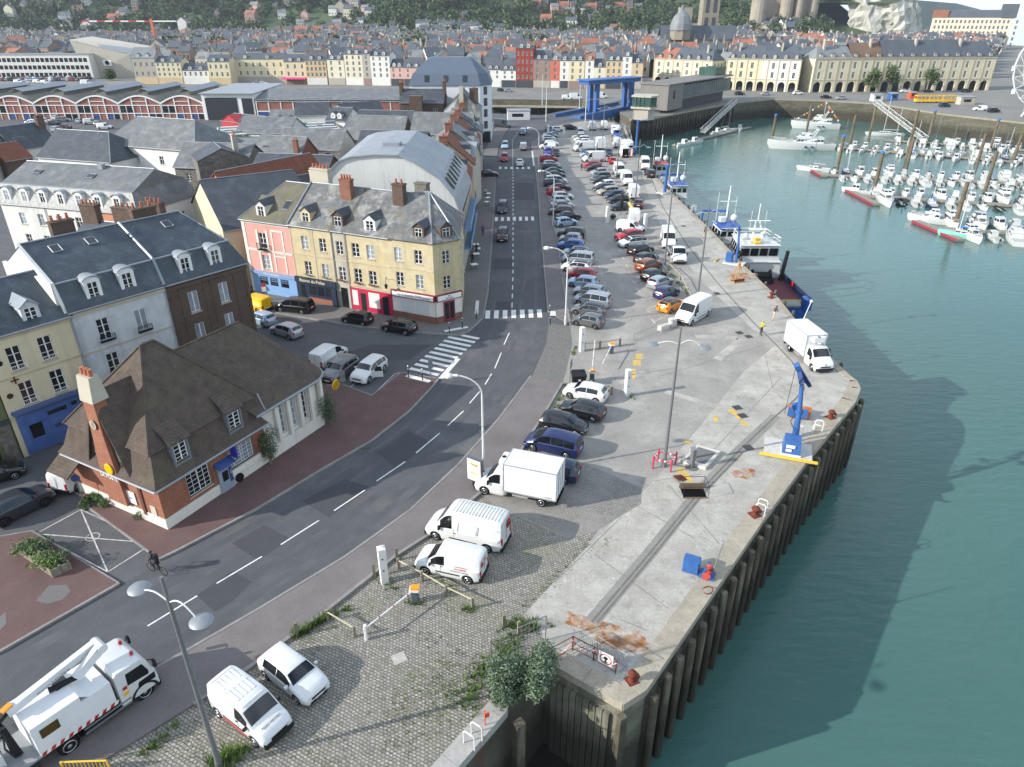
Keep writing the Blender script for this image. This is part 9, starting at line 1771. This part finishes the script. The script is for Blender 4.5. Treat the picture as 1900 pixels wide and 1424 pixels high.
def arcade(lab,u0,v0,u1,v1,ve,vr,bays,segs,roofs,rows=2):
 A,B=G(u0,v0),G(u1,v1);ze=hgt(u0,v0,ve);zr=ze+(ve-vr)*.19;o,rz,L=frame_of(A,B);r=empty('arcade_building',o,rz,lab,'arcade building');bw=L/bays;H=4.9;a,h,D=bw*.32,2.6,13
 pts=[(-bw/2,0),(-a,0),(-a,h)]+[(-a*math.cos(t*math.pi/8),h+a*1.0*math.sin(t*math.pi/8))for t in range(1,8)]+[(a,h),(a,0),(bw/2,0),(bw/2,H),(-bw/2,H)]
 def arch():
  mb=MB();mb.add([(x,0,z)for x,z in pts],[tuple(range(len(pts)))]);q=pts[1:12]
  for(x0,z0),(x1,z1)in zip(q,q[1:]):mb.poly([(x0,0,z0),(x1,0,z1),(x1,.8,z1),(x0,.8,z0)])
  return mb.mesh('arch',[M_arc])
 me=arch()
 for i in range(bays):
  m=segs[min(len(segs)-1,i*len(segs)//bays)];oo=link('arch',me,r,(bw*(i+.5),0,0))
  if m is not M_arc and i%2:oo.material_slots[0].link='OBJECT';oo.material_slots[0].material=m
 mb=MB();mb.box(0,4,0,L,4.2,H);mb.build('arcade_back',M_shopd,r)
 fl=(ze-H-.6)/rows;n=len(segs)
 for s in range(n):
  x0,x1=L*s/n,L*(s+1)/n;nb=[i for i in range(bays)if x0<=bw*(i+.5)<x1];w_=[(bw*(i+.5)-x0,H+.7+fl*j,1.2,fl*.66)for i in nb for j in range(rows)];mb=MB();facade(mb,(x0,0),(x1,0),H,ze,w_,.2);mb.build('wall',segs[s],r);put_windows(r,(x0,0),(x1,0),w_,far=True)
 mb=MB();facade(mb,(L,0),(L,D),0,ze,[(3+3.4*i,H+.7+fl*j,1.1,fl*.6)for i in range(3)for j in range(rows)]);facade(mb,(L,D),(0,D),0,ze,[]);facade(mb,(0,D),(0,0),0,ze,[]);mb.build('side_wall',M_arc,r)
 mb=MB();mb.box(-.2,-.3,ze,L+.2,0,ze+.35);mb.box(-.1,-.15,H-.1,L+.1,-.01,H+.2);[mb.box(bw*i-.22,-.18,0,bw*i+.22,-.02,ze)for i in range(bays+1)];mb.build('cornice',M_stone,r)
 for s,(x0,x1,m,dz)in enumerate(roofs):
  mb=MB();gable_roof(mb,L*(x1-x0),D,ze+.1,zr+dz,3 if s==0 else 0,3 if s==len(roofs)-1 else 0,.1,None,L*x0);mb.build('roof',m,r)
 for i in range(bays):dormer(r,bw*(i+.5),.5,ze+.5,1.3,1.4,1.8,'gable',FWALL[5],FROOF[0])
 for x in range(1,bays,4):chimney(r,bw*x,5,ze+2,zr+1.6,.8,1.6,3,FWALL[5])
arcade('left arcaded block with a red roof corner and cream walls',1211,159,1316,166,110,84,6,[M_arc],[(0,.33,FROOF[3],0),(.33,1,FROOF[0],0)])
arcade('middle arcaded block, half yellow and half white',1342,167,1477,172,110,83,7,[M_yel2,M_yel2,FWALL[1],FWALL[1]],[(0,.25,FROOF[0],-.4),(.25,.5,FROOF[0],.2),(.5,1,FROOF[0],0)])
arcade('long right hand arcaded block with a tall slate roof',1503,172,1832,168,110,77,16,[M_arc],[(0,.2,FROOF[1],-1.5),(.2,.37,FROOF[2],0),(.37,.8,FROOF[0],1),(.8,1,FROOF[0],.3)])
r=empty('lifting_bridge',G(1130,207),math.atan2((G(1166,200)-G(1095,207)).y,(G(1166,200)-G(1095,207)).x),'blue steel lifting bridge with two towers and a heavy crossbeam','bridge');o=r.location;q=Matrix.Rotation(-r.rotation_euler.z,3,'Z');hb=10.6
for a in((1100,208),(1163,203)):
 p=q@(G(*a)-o)
 for dy in(-1.6,1.6):mb=MB();mb.box(p.x-.8,p.y+dy-.6,-7,p.x+.8,p.y+dy+.6,hb-1.2);mb.build('tower',M_bluec,r)
p0,p1=q@(G(1100,208)-o),q@(G(1163,203)-o);mb=MB();mb.box(p0.x-6,-2.6+p0.y*.5,hb-1.2,p1.x+4,2.6+p0.y*.5,hb);mb.box(p0.x-6.6,-3.2+p0.y*.5,hb,p1.x+4.6,3.2+p0.y*.5,hb+.35);mb.build('crossbeam',M_bluec,r)
mb=MB();A,B=q@(G(1052,220)-o),q@(G(1168,196)-o);dn=(B-A).normalized();n_=Vector((-dn.y,dn.x,0))
for s in(-5.2,4.6):mb.prism([A+n_*s,B+n_*s,B+n_*(s+.5),A+n_*(s+.5)],-1.6,1.1)
mb.prism([A-n_*5,B-n_*5,B+n_*5,A+n_*5],-1.3,-.1);mb.build('deck_girder',M_bluec,r)
for(u,v,n2)in((1013,226,'near'),(1075,205,'middle'),(1006,196,'left'),(1086,226,'bridge')):
 p=G(u,v);mb=MB();mb.tube(p,p+Vector((0,0,11)),.16,.08,8);mb.thing('flagpole',M_wpole,f'slender white pole by the {n2} side of the bridge road','pole')
r=empty('control_building',G(1194,222),R(-20),'grey control building with a glazed lookout beside the bridge','control tower');r.scale=(.7,.7,.95);mb=MB();mb.prism([(-5,-2),(2.5,-3.5),(5,0),(4,6),(-5,6)],0,3.6);mb.build('base',FWALL[5],r);mb=MB();mb.prism([(-6,-3),(3.5,-4.5),(6,0),(5,7),(-6,7)],3.6,4.3);mb.prism([(-6,-3),(3.5,-4.5),(6,0),(5,7),(-6,7)],7.4,7.9);mb.build('roof',M_greyr,r);mb=MB();mb.prism([(-5.6,-2.6),(3.2,-4),(5.5,0),(4.6,6.6),(-5.6,6.6)],4.3,7.4);mb.build('glazing',mat('green_glass',hx('#3d5650'),.1,.2,.5),r);mb=MB();[mb.box(x-.06,-3.9+abs(x)*.1,4.3,x+.06,-3.2,7.4)for x in(-4,-2,0,2)];mb.build('mullion',M_steel,r)
A,B=G(1222,212),G(1344,186);o_,rz,L=frame_of(A,B);r=empty('harbour_station',o_,rz,'long low grey clad harbour building with a glazed upper floor on the curved quay','harbour building');M_clad=mat('grey_cladding',hx('#77736f'),.7,.08,.5,streak=(hx('#63605c'),3,.4));mb=MB();mb.prism([(3,1),(L,1),(L,10),(3,10)],0,4);mb.build('ground_floor',M_shopd,r);mb=MB();mb.prism([(2,-2),(14,-2),(14,9),(2,9)],1.0,9.2);mb.build('clad_block',M_clad,r);mb=MB();mb.prism([(14,-1.6),(L,-1.6),(L,9),(14,9)],4.4,8.6);mb.build('glazed_floor',mat('grey_glass',hx('#5b6664'),.1,.2,.3),r);mb=MB();[mb.box(12+k*2-.08,-1.75,4.4,12+k*2+.08,-1.6,8.6)for k in range(1,int((L-13)/2))];mb.build('mullion',M_steel,r);mb=MB();mb.prism([(1.6,-2.4),(L+.5,-2.4),(L+.5,9.4),(1.6,9.4)],9.2,9.6);mb.prism([(13.5,-2.2),(L+.3,-2.2),(L+.3,9.3),(13.5,9.3)],4.0,4.4);mb.build('roof',M_clad,r);mb=MB();mb.box(L-10,1,9.6,L,8,12.5);mb.build('glass_box',mat('green_glass',hx('#3d5650')),r);mb=MB();mb.box(6,-2.06,4.5,7.4,-2.01,7.5);mb.build('window',M_pane,r)
r=empty('modern_theatre',at_y(205,150,420)*Vector((1,1,0))if False else Vector((at_y(205,150,420).x,420,0)),0,'angular pale concrete theatre with a round emblem banner','theatre');mb=MB();vs=[(-12,0,0),(14,0,0),(16,22,0),(-14,22,0),(-15,-3,19),(15,-3,12),(17,22,15),(-16,22,20)];mb.add(vs,[(4,5,6,7),(0,1,5,4),(1,2,6,5),(2,3,7,6),(3,0,4,7)]);mb.build('shell',mat('pale_concrete',hx('#bdb6a8'),.9,.06,.3),r);mb=MB();mb.add([(-13,-3.2,18.4),(14,-3.2,12.3),(15,10,14),(-13,10,17.6)],[(0,1,2,3)]);mb.build('glass_roof',M_zinc,r);mb=MB();mb.add([(0,-3.1,9.3),(4.5,-3.1,9.1),(4.5,-2.9,6.2),(0,-2.9,6.4)],[(0,1,2,3)]);mb.build('banner',M_inkw,r);mb=MB();mb.lathe([(1.1,-.05),(1.1,0),(.8,0),(.8,-.05)],16,(2.2,-3.2,7.8),'Y');mb.build('emblem',M_blk,r)
r,L=house('office_block','long white office block with rows of windows at the far left',(-290,410,0),(-226,412,0),14,12,12.5,FWALL[1],FROOF[1],[(1.8+2.5*i,1.2+3.6*j,2.0,2.0,'dark')for i in range(25)for j in range(3)],o=.2,far=True,ridge=False,gut=False,cat='office building')
def tree(u,v,vt,wid,lab,seed,m=None,Y=None,n=900,grp=None):
 P=G(u,v);h=hgt(u,v,vt);rn=random.Random(seed);r=empty('tree',P,0,lab,'tree',grp);mb=MB();mb.tube((0,0,0),(0,0,h*.45),h*.035,h*.02,7);bl=[]
 for k in range(9):
  a=rn.uniform(0,6.3);c=(math.cos(a)*wid*rn.uniform(.1,.6),math.sin(a)*wid*rn.uniform(.1,.6),h*rn.uniform(.35,.85));bl.append((*c,wid*rn.uniform(.35,.55)));mb.tube((0,0,h*.3),c,h*.015,h*.006,5)
 mb.build('trunk',M_wood,r);mb=MB()
 for _ in range(n):
  bx,by,bz,br=rn.choice(bl);d=Vector((rn.gauss(0,1),rn.gauss(0,1),rn.gauss(0,1))).normalized()*br*rn.random()**.35;p=Vector((bx,by,bz))+d;s=rn.uniform(.3,.7);a=Vector((rn.gauss(0,1),rn.gauss(0,1),rn.gauss(0,.6))).normalized();t=a.cross(Vector((rn.gauss(0,1),rn.gauss(0,1),1))).normalized();mb.mi=rn.random()<.35;mb.add([p-t*s*.5,p+a*s,p+t*s*.5,p-a*s*.6],[(0,1,2,3)])
 mb.build('crown',m or[M_leafd,M_leaf],r)
for a in[(1612,172,121,4.6,'dark tree in front of the arcades, nearest their left end',1),(1647,172,122,4.2,'dark tree between two others before the long arcades',2),(1718,172,121,5.2,'large dark tree standing alone before the long arcades',3),(88,142,101,6.5,'round tree in front of the white office block, left one',4),(130,142,105,6.0,'round tree in front of the white office block, right one',5),(8,138,112,6,'dark tree at the left edge by the far car park',6),(205,150,128,4.5,'dark tree beside the modern theatre',7)]:tree(*a)
i=0;rn=random.Random(8);cols=['white','silver','grey','black','dark blue','red','pale blue','dark grey','maroon','champagne']
for row_,(v,u1)in enumerate(((150.5,165),(147.5,168),(144.5,170),(142,172),(139.5,172))):
 u=4+row_*2
 while u<u1:
  k=rn.choice(['hatchback','sedan','estate car','suv','small van']);c=rn.choice(cols);vehicle(k,c,vname(k),G(u,v),R(90+rn.uniform(-6,6)),f'{c} {k} in the distant car park, {ORD[i % 37]} along its {ORD[row_]} row',CATS[k],'vehicles in the distant car park',0);i+=1;u+=6.2
 i=0
for n2,(u,v,k,c,h,lab)in enumerate([(36,155,'small van','white',0,'white van on the far quay road, leftmost'),(48,155.5,'hatchback','white',0,'second white car on the far quay road'),(72,155,'small van','white',0,'third white vehicle on the far quay road'),(86,156,'small van','white',0,'fourth white vehicle on the far quay road'),(162,158,'panel van','white',0,'white van near the masts on the far quay'),(1372,177,'suv','black',0,'black car at the left of the arcade road'),(1420,177,'hatchback','silver',180,'silver car before the middle arcades'),(1480,176,'suv','white',0,'white car between two arcaded blocks'),(1532,183,'sedan','black',0,'black car on the quay above the flag dressed yacht'),(1560,185,'sedan','silver',180,'silver car next to the black one above the flag dressed yacht'),(1678,172,'hatchback','white',0,'white car under the trees by the long arcades'),(1722,172,'sedan','black',0,'black car under the lone tree'),(1793,172,'suv','black',0,'black car at the right end of the arcades'),(1752,199,'suv','dark blue',10,'dark car beside the yellow road train'),(1817,206,'small van','white',170,'white van by the ferris wheel'),(1843,209,'suv','black',10,'black car by the ferris wheel'),(944,171,'sedan','silver',0,'silver car on the far quay by the planters'),(930,170,'hatchback','dark blue',0,'dark car on the far quay by the planters'),(1052,185,'small van','white',0,'white van left of the blue bridge on the far quay'),(1068,185,'panel van','white',0,'second white van left of the blue bridge on the far quay'),(1115,183,'panel van','white',0,'white van under the bridge beam'),(975,156,'suv','yellow',0,'yellow car parked before the red brick block'),(490,157,'hatchback','white',0,'white car on the grass by the palace'),(478,158,'suv','silver',0,'silver car by the palace')]):vehicle(k,c,vname(k),G(u,v),R(h),lab,CATS[k],None,0)
for k,u in enumerate((1709,1732,1757)):
 r=empty('road_train',G(u,191),R(3),['yellow road train coach, left of three','yellow road train coach, middle of three','yellow road train coach, right of three'][k],'road train','yellow road train');mb=MB();mb.box(-2.6,-1,.5,2.6,1,1.4);mb.box(-2.7,-1.1,2.5,2.7,1.1,2.8);[mb.box(x-.06,y-.06,1.4,x+.06,y+.06,2.5)for x in(-2.5,-.8,.8,2.5)for y in(-.95,.95)];mb.build('coach',PAINTS['yellow'],r);[wheel(r,x,y,.3)for x in(-1.6,1.6)for y in(-.95,.95)]
for u,v,c,s,lab in[(1625,188,M_hullw,(4,3,2.6),'white kiosk at the head of the white gangway'),(1655,186,M_bluec,(3,3,2.6),'blue and white kiosk on the arcade quay'),(1691,183,plain('box_orange','#d9562f',.6),(3,2.4,2.4),'orange kiosk left of the yellow road train'),(1790,194,M_greyr,(6,3,2.8),'grey cabin right of the yellow road train'),(962,222,M_hullw,(7.5,3,3),'white container beside the bridge road')]:
 r=empty('kiosk',G(u,v),R(4),lab,'kiosk');mb=MB();rbox(mb,(0,0,s[2]/2),*s,.1);mb.build('body',c,r);mb=MB();slab(mb,[(-s[0]/2-.2,-s[1]/2-.2,s[2]),(s[0]/2+.2,-s[1]/2-.2,s[2]),(s[0]/2+.2,s[1]/2+.2,s[2]+.25),(-s[0]/2-.2,s[1]/2+.2,s[2]+.25)],.1);mb.build('roof',M_zinc,r);mb=MB();mb.box(-s[0]*.3,-s[1]/2-.03,1,s[0]*.2,-s[1]/2-.005,2);mb.build('hatch',M_pane,r)
P=G(1945,222);r=empty('ferris_wheel',P,R(-25),'white ferris wheel cut off by the right edge','ferris wheel');R_=14;c=(0,0,16);mb=MB()
for y in(-.8,.8):
 pt=[(R_*math.cos(2*math.pi*k/24),y,16+R_*math.sin(2*math.pi*k/24))for k in range(25)];mb.path(pt,.16,5);mb.path([((x*.8),yy,16+(z-16)*.8)for x,yy,z in pt],.1,4);[mb.tube((0,y*2,16),p,.07,.07,4)for p in pt[:24]];[mb.tube(p,(q[0]*.8,q[1],16+(q[2]-16)*.8),.07,.07,4)for p,q in zip(pt,pt[1:])]
mb.build('rim',M_hullw,r);mb=MB();[mb.tube((0,y,16),(x,y*2.5,0),.35,.4,8)for x in(-7,7)for y in(-2,2)];mb.build('support',M_hullw,r)
for k in range(12):a=2*math.pi*k/12;mb=MB();rbox(mb,(R_*math.cos(a),0,15.2+R_*math.sin(a)),1.3,1.3,1.5,.3);mb.build('gondola',M_hullw,r)
rn=random.Random(31);HP=[]
def hproto(i):
 W_,D,h,rr=[(8,9,9,3.6),(10,9,8,4),(7,10,11,3.2),(12,9,9.5,3.8),(9,8,7,3.5),(8,11,10,4.5)][i%6];w_,rf=[(0,0),(5,1),(4,0),(1,0),(3,1),(5,0),(5,1),(0,2),(5,0),(4,3),(1,1),(0,0)][i%12];mb=MB();facade(mb,(-W_/2,0),(W_/2,0),0,h,[]);mb.poly([(-W_/2,0,0),(-W_/2,0,h),(-W_/2,D/2,h+rr),(-W_/2,D,h),(-W_/2,D,0)]);mb.poly([(W_/2,0,0),(W_/2,D,0),(W_/2,D,h),(W_/2,D/2,h+rr),(W_/2,0,h)]);mb.mi=1;slab(mb,[(-W_/2-.2,-.3,h),(W_/2+.2,-.3,h),(W_/2+.2,D/2,h+rr),(-W_/2-.2,D/2,h+rr)]);slab(mb,[(-W_/2-.2,D+.3,h),(W_/2+.2,D+.3,h),(W_/2+.2,D/2,h+rr),(-W_/2-.2,D/2,h+rr)]);mb.mi=2
 for j in range(int((h-2)/3)):
  for k in range(3):x=-W_/2+W_*(k+.5)/3;z=1.6+3*j;mb.add([(x-.5,-.03,z),(x+.5,-.03,z),(x+.5,-.03,z+1.6),(x-.5,-.03,z+1.6)],[(0,1,2,3)])
 mb.mi=3;mb.box(W_/2-.9,D*.4,h+1,W_/2-.2,D*.4+1.6,h+rr+1.4)
 if i%2:
  mb.mi=0;mb.box(-1.8,.4,h,-.6,2.4,h+1.5);mb.box(.8,.4,h,2.0,2.4,h+1.5)
  mb.mi=2;mb.add([(-1.6,.37,h+.2),(-.8,.37,h+.2),(-.8,.37,h+1.3),(-1.6,.37,h+1.3),(1,.37,h+.2),(1.8,.37,h+.2),(1.8,.37,h+1.3),(1,.37,h+1.3)],[(0,1,2,3),(4,5,6,7)])
 return mb,[FWALL[w_],FROOF[rf],M_pane,FWALL[4+i%2]]
for i in range(12):mb,ms=hproto(i);HP.append((mb,ms,mb.mesh('town_house',ms)))
def hill(x,y):
 f=860-max(0,x-200)*.12+25*math.sin(x*.011);t=max(0,min(1,(y-f)/420));k=95*t*t*(3-2*t)
 c=max(0,1-((x-350)/130)**2)*max(0,min(1,(y-840)/90))*26 if 220<x<480 else 0
 if x>420:k*=max(0,min(1,(480-x)/60))
 return max(k,c)+3*math.sin(x*.02)*math.sin(y*.017)*min(1,k/20)
groups=('slate roofed house among the near roofs of the old town','roofs of the old town');cnt=0;FARV=[]
for y in range(392,900,14):
 x=-y*.66+rn.uniform(0,8)
 while x<min(y*.62,560):
  w_=rn.uniform(8.5,12)
  if(y<420 and(x<-40 or 60<x))or(-215<x<-150 and 400<y<460)or(x<-120 and y<470)or rn.random()<.12:x+=w_;continue
  if math.hypot(x-128,y-560)<30 or(330<x<475 and 790<y):x+=w_;continue
  FARV.append((x,y+rn.uniform(-3,3),rn.randrange(12),rn.choice([0,0,math.pi/2,-.3,.4,math.pi/2+.3,math.pi]),rn.uniform(.85,1.2),hill(x,y)))
  x+=w_
FARV.sort(key=lambda t:t[1])
dirs=['cream','grey','brick','white','pink','grey','grey','cream','grey','brick','white','cream'];seen={}
for x,y,i,rz,s,z in FARV[:240]:
 o=link('town_house',HP[i][2],None,(x,y,z-.3),(0,0,rz),(s,s,s));tag(o,f'small {dirs[i]} house among the crowded old town roofs behind the quays','house',f'{dirs[i]} houses of the old town')
mbs=MB();ALLM=FWALL+FROOF+[M_pane]
def stamp(mb,i,x,y,z,rz,s):
 src,ms,_=HP[i];M=Matrix.Translation((x,y,z))@Matrix.Rotation(rz,4,'Z')@Matrix.Scale(s,4);b=len(mb.v);mb.v.extend([tuple(M@Vector(p))for p in src.v]);mb.f.extend([[k+b for k in f]for f in src.f]);mb.m.extend([ALLM.index(ms[k])for k in src.m]);mb.sm.extend(src.sm)
for x,y,i,rz,s,z in FARV[240:]:stamp(mbs,i,x,y,z-.3,rz,s)
for _ in range(420):
 y=rn.uniform(880,1500);x=rn.uniform(-y*.66,300);k=math.sin(x*.013)+math.sin(y*.016+x*.004)
 if k>-.4:stamp(mbs,rn.randrange(12),x,y,hill(x,y)-.5,rn.choice([0,.2,-.2,math.pi/2]),rn.uniform(.8,1.25))
for(u0,v0,u1,v1,n,Y,ii)in[(510,60,700,52,24,905,(2,6,9,8)),(780,48,950,44,16,930,(3,10,3)),(960,38,1200,32,14,1050,(2,4,9)),(60,22,340,14,16,1120,(3,0,10)),(780,22,900,18,9,1150,(3,10)),(540,12,760,8,10,1180,(3,9))]:
 for k in range(n):p=at_y(u0+(u1-u0)*k/n,40,Y);stamp(mbs,ii[k%len(ii)],p.x,Y+rn.uniform(-8,8),max(0,hill(p.x,Y)-1),rn.uniform(-.15,.15),1.1)
tag(mbs.build('distant_houses',ALLM),kind='stuff')
mb=MB();nx,ny=90,50;vs=[]
for j in range(ny+1):
 y=800+1900*(j/ny)**1.4
 for i in range(nx+1):x=-1900+2480*i/nx;vs.append((x,y,hill(x,y)-.4 if hill(x,y)>.5 else-.6))
mb.smooth=True;mb.add(vs,[(j*(nx+1)+i,j*(nx+1)+i+1,(j+1)*(nx+1)+i+1,(j+1)*(nx+1)+i)for j in range(ny)for i in range(nx)]);structure('hill',mb,mat('hill_green',hx('#3f4e30'),.9,.25,.02,stain=(*hx('#59663c'),.6),stain_scale=.02))
M_chalk=mat('chalk',hx('#bdbbb2'),.9,.15,.08,streak=(hx('#8a887c'),.2,.8),stain=((*hx('#6c7350'),.6),(*hx('#77766e'),.6)),stain_scale=.08);mb=MB();P0=[(395,905),(420,888),(446,884),(470,893),(480,920),(496,1010),(540,1350),(700,2300)];vs=[]
P0,_=along([Vector((x,y,0))for x,y in P0[:6]],[4.5*i for i in range(60)]);P0=[(p.x,p.y)for p in P0]
for k,(x,y)in enumerate(P0):
 for j in range(12):z=-7+53*j/11;vs.append((x-14*(j/11)**1.5+rn.uniform(-2.2,2.2)+3*math.sin(k*.9),y+rn.uniform(-2.5,2.5)+4*math.sin(k*.7+j*.3)+5*(j/11),z*(1+.1*math.sin(k*.45))))
for k,(x,y)in enumerate(P0):vs.append((x-150,y+60,44))
n5=12;fs=[(k*n5+j,(k+1)*n5+j,(k+1)*n5+j+1,k*n5+j+1)for k in range(len(P0)-1)for j in range(11)];b=len(P0)*n5;mb.add(vs,fs);mb.mi=1;mb.add(vs,[(k*n5+11,(k+1)*n5+11,b+k+1,b+k)for k in range(len(P0)-1)]);structure('cliff',mb,[M_chalk,MATS['hill_green']])
mb=MB();vs=[(1450,2900,-7),(1900,3400,-7),(2300,3900,-7),(2650,4350,-7),(1450,2900,78),(1900,3400,72),(2300,3900,52),(2650,4350,20)];mb.add(vs,[(0,1,5,4),(1,2,6,5),(2,3,7,6)]);mb.add(vs[4:]+[(1200,3200,80),(1700,3900,75),(2200,4400,60),(2600,4700,25)],[(0,1,5,4),(1,2,6,5),(2,3,7,6)]);structure('headland',mb,MATS['hill_green'])
def cyl(mb,x,y,z0,z1,r0,r1=None,n=14):mb.tube((x,y,z0),(x,y,z1),r0,r1 or r0,n)
M_cast=mat('castle_stone',hx('#968e80'),.9,.15,.15,stain=(*hx('#7a5f50'),.6),stain_scale=.06)
P=at_y(1455,30,905);r=empty('castle',(P.x,905,24),0,'grey stone castle with round towers on the hill','castle');mb=MB();mb.box(-28,0,-6,30,25,22);mb.build('curtain_wall',M_cast,r)
for x,y,h,q in((-30,0,24,9),(0,-3,34,7),(14,-4,36,5),(31,0,34,6),(-12,10,40,8)):mb=MB();cyl(mb,x,y,-8,h,q);mb.build('tower',M_cast,r)
mb=MB();mb.lathe([(9.5,24),(5,29),(0,31)],14,(-30,0,0));mb.build('tower_roof',FROOF[2],r)
P=at_y(1272,38,900);r=empty('ruined_tower',(P.x,900,8),0,'square stone church tower left of the castle','tower');mb=MB();mb.box(-7,0,0,7,12,30);mb.build('tower',M_cast,r);mb=MB();mb.box(-12,0,0,-7,8,12);mb.box(7,0,0,40,10,14);mb.build('nave',M_cast,r)
r=empty('church',(128,556,0),0,'gothic church with a slate dome and a tall square tower','church');M_goth=mat('church_stone',hx('#8a8273'),.9,.15,.3,stain=(*hx('#5e584d'),.7),stain_scale=.15)
mb=MB();mb.box(-22,0,0,32,14,15);mb.box(-26,-4,0,-10,18,12);mb.build('nave',M_goth,r);mb=MB();slab(mb,[(-22,-.5,15),(32,-.5,15),(32,7,24),(-22,7,24)]);slab(mb,[(-22,14.5,15),(32,14.5,15),(32,7,24),(-22,7,24)]);mb.build('roof',FROOF[0],r);mb=MB();cyl(mb,-8,2,15,21,7.5,None,8);mb.build('drum',M_goth,r);mb=MB();mb.lathe([(8,21),(7.6,25),(5.5,30),(2,33),(1.2,33.5),(1.2,36),(0,37)],12,(-8,2,0));mb.build('dome',FROOF[1],r);mb=MB();mb.box(10,18,0,22,30,44);[mb.box(x-.8,y-.8,44,x+.8,y+.8,49)for x in(10.5,21.5)for y in(18.5,29.5)];mb.build('tower',M_goth,r);mb=MB();[mb.box(x,17.9,z,x+2.6,17.99,z+9)for x in(12,17.4)for z in(20,32)];mb.build('belfry_opening',M_pane,r)
for x in range(-20,32,7):mb=MB();mb.box(x,-3,0,x+1.2,0,13);mb.add([(x,-3,13),(x+1.2,-3,13),(x+.6,-2.4,19)],[(0,1,2)]);mb.lathe([(.9,13),(0,19)],4,(x+.6,-1.8,0));mb.build('buttress',M_goth,r)
P=at_y(1740,75,790);zt=31;r,L=house('grand_hotel','long cream seaside building with slate mansards and red roofs near the cliff',(P.x-4,800,0),(P.x+60,772,0),16,28,35,FWALL[0],FROOF[0],[(2.5+3.7*i,3+5*j,1.8,3)for i in range(20)for j in range(5)],o=.2,far=True,ridge=False,gut=False,rx0=3,rx1=3,mans=(1.5,34),cat='building');mb=MB();mb.box(L-12,-1,28,L+1,10,40);mb.build('corner_pavilion',FROOF[0],r);mb=MB();mb.box(-1,-.5,28.2,12,10,35);mb.build('red_roof_section',FROOF[3],r)
P=at_y(285,60,700);r=empty('tower_crane',(P.x,700,0),0,'red and white tower crane against the wooded slope','crane');zc=at_y(285,40,700).z;mb=MB();mb.box(-1,-1,0,1,1,zc+2);mb.build('mast',plain('crane_orange','#c9673c',.6),r)
for k in range(12):x=-62+k*7;mb=MB();mb.box(x,-.6,zc-.4,x+7,.6,zc+.6);mb.build('jib_section',M_inkw if k%2 or k>9 else plain('crane_red','#b5303a',.6),r)
TP=[]
for i in range(6):
 mb=MB();q=random.Random(i)
 for _ in range(130):
  d=Vector((q.gauss(0,1),q.gauss(0,1),q.gauss(0,1))).normalized();d=Vector((d.x*4.6,d.y*4.6,5.5+d.z*4.6))*q.uniform(.72,1.08);s=q.uniform(.9,1.9);a=Vector((q.gauss(0,1),q.gauss(0,1),q.gauss(0,.7))).normalized();t=a.cross(Vector((q.gauss(0,1),q.gauss(0,1),1))).normalized();mb.mi=q.random()<.3;mb.add([d-t*s*.6,d+a*s,d+t*s*.6,d-a*s*.7],[(0,1,2,3)])
 TP.append(mb)
mbw=MB();k=0
while k<4700:
 if k<4100:y=rn.uniform(840,1420);x=rn.uniform(-y*.68,330);z=hill(x,y);e=math.sin(x*.012+1.5)+.7*math.sin(y*.02+x*.007);ok=z>3 and(e>-1.2 or rn.random()<.3)
 else:u=rn.choice([(300,410),(540,700),(740,800),(960,1010),(1390,1540)]);y=rn.uniform(560,800)if u[0]<1300 else rn.uniform(850,900);x=at_y(rn.uniform(*u),60,y).x;z=hill(x,y);ok=True
 k+=1
 if not ok:continue
 src=TP[rn.randrange(6)];s=rn.uniform(.7,1.5);M=Matrix.Translation((x,y,z-1))@Matrix.Rotation(rn.uniform(0,6.3),4,'Z')@Matrix.Diagonal((s,s,s*rn.uniform(.8,1.3),1));b=len(mbw.v);mbw.v.extend([tuple(M@Vector(p))for p in src.v]);mbw.f.extend([[j+b for j in f]for f in src.f]);mbw.m.extend([int(j)for j in src.m]);mbw.sm.extend(src.sm)
tag(mbw.build('woods',[mat('wood_dark',hx('#3c4c2c'),.8,.35,.08),mat('wood_light',hx('#5c6b38'),.8,.3,.08)]),kind='stuff')
mb=MB();mb.box(-1950,-130,-9,2600,9800,118);m=bpy.data.materials.new('air');m.use_nodes=True;t=m.node_tree;t.nodes.remove(t.nodes['Principled BSDF']);v=t.nodes.new('ShaderNodeVolumePrincipled');v.inputs['Density'].default_value=.00009;v.inputs['Color'].default_value=(.80,.88,1,1);v.inputs['Anisotropy'].default_value=.2;t.links.new(v.outputs[0],t.nodes['Material Output'].inputs['Volume']);tag(mb.build('haze',m),kind='stuff')
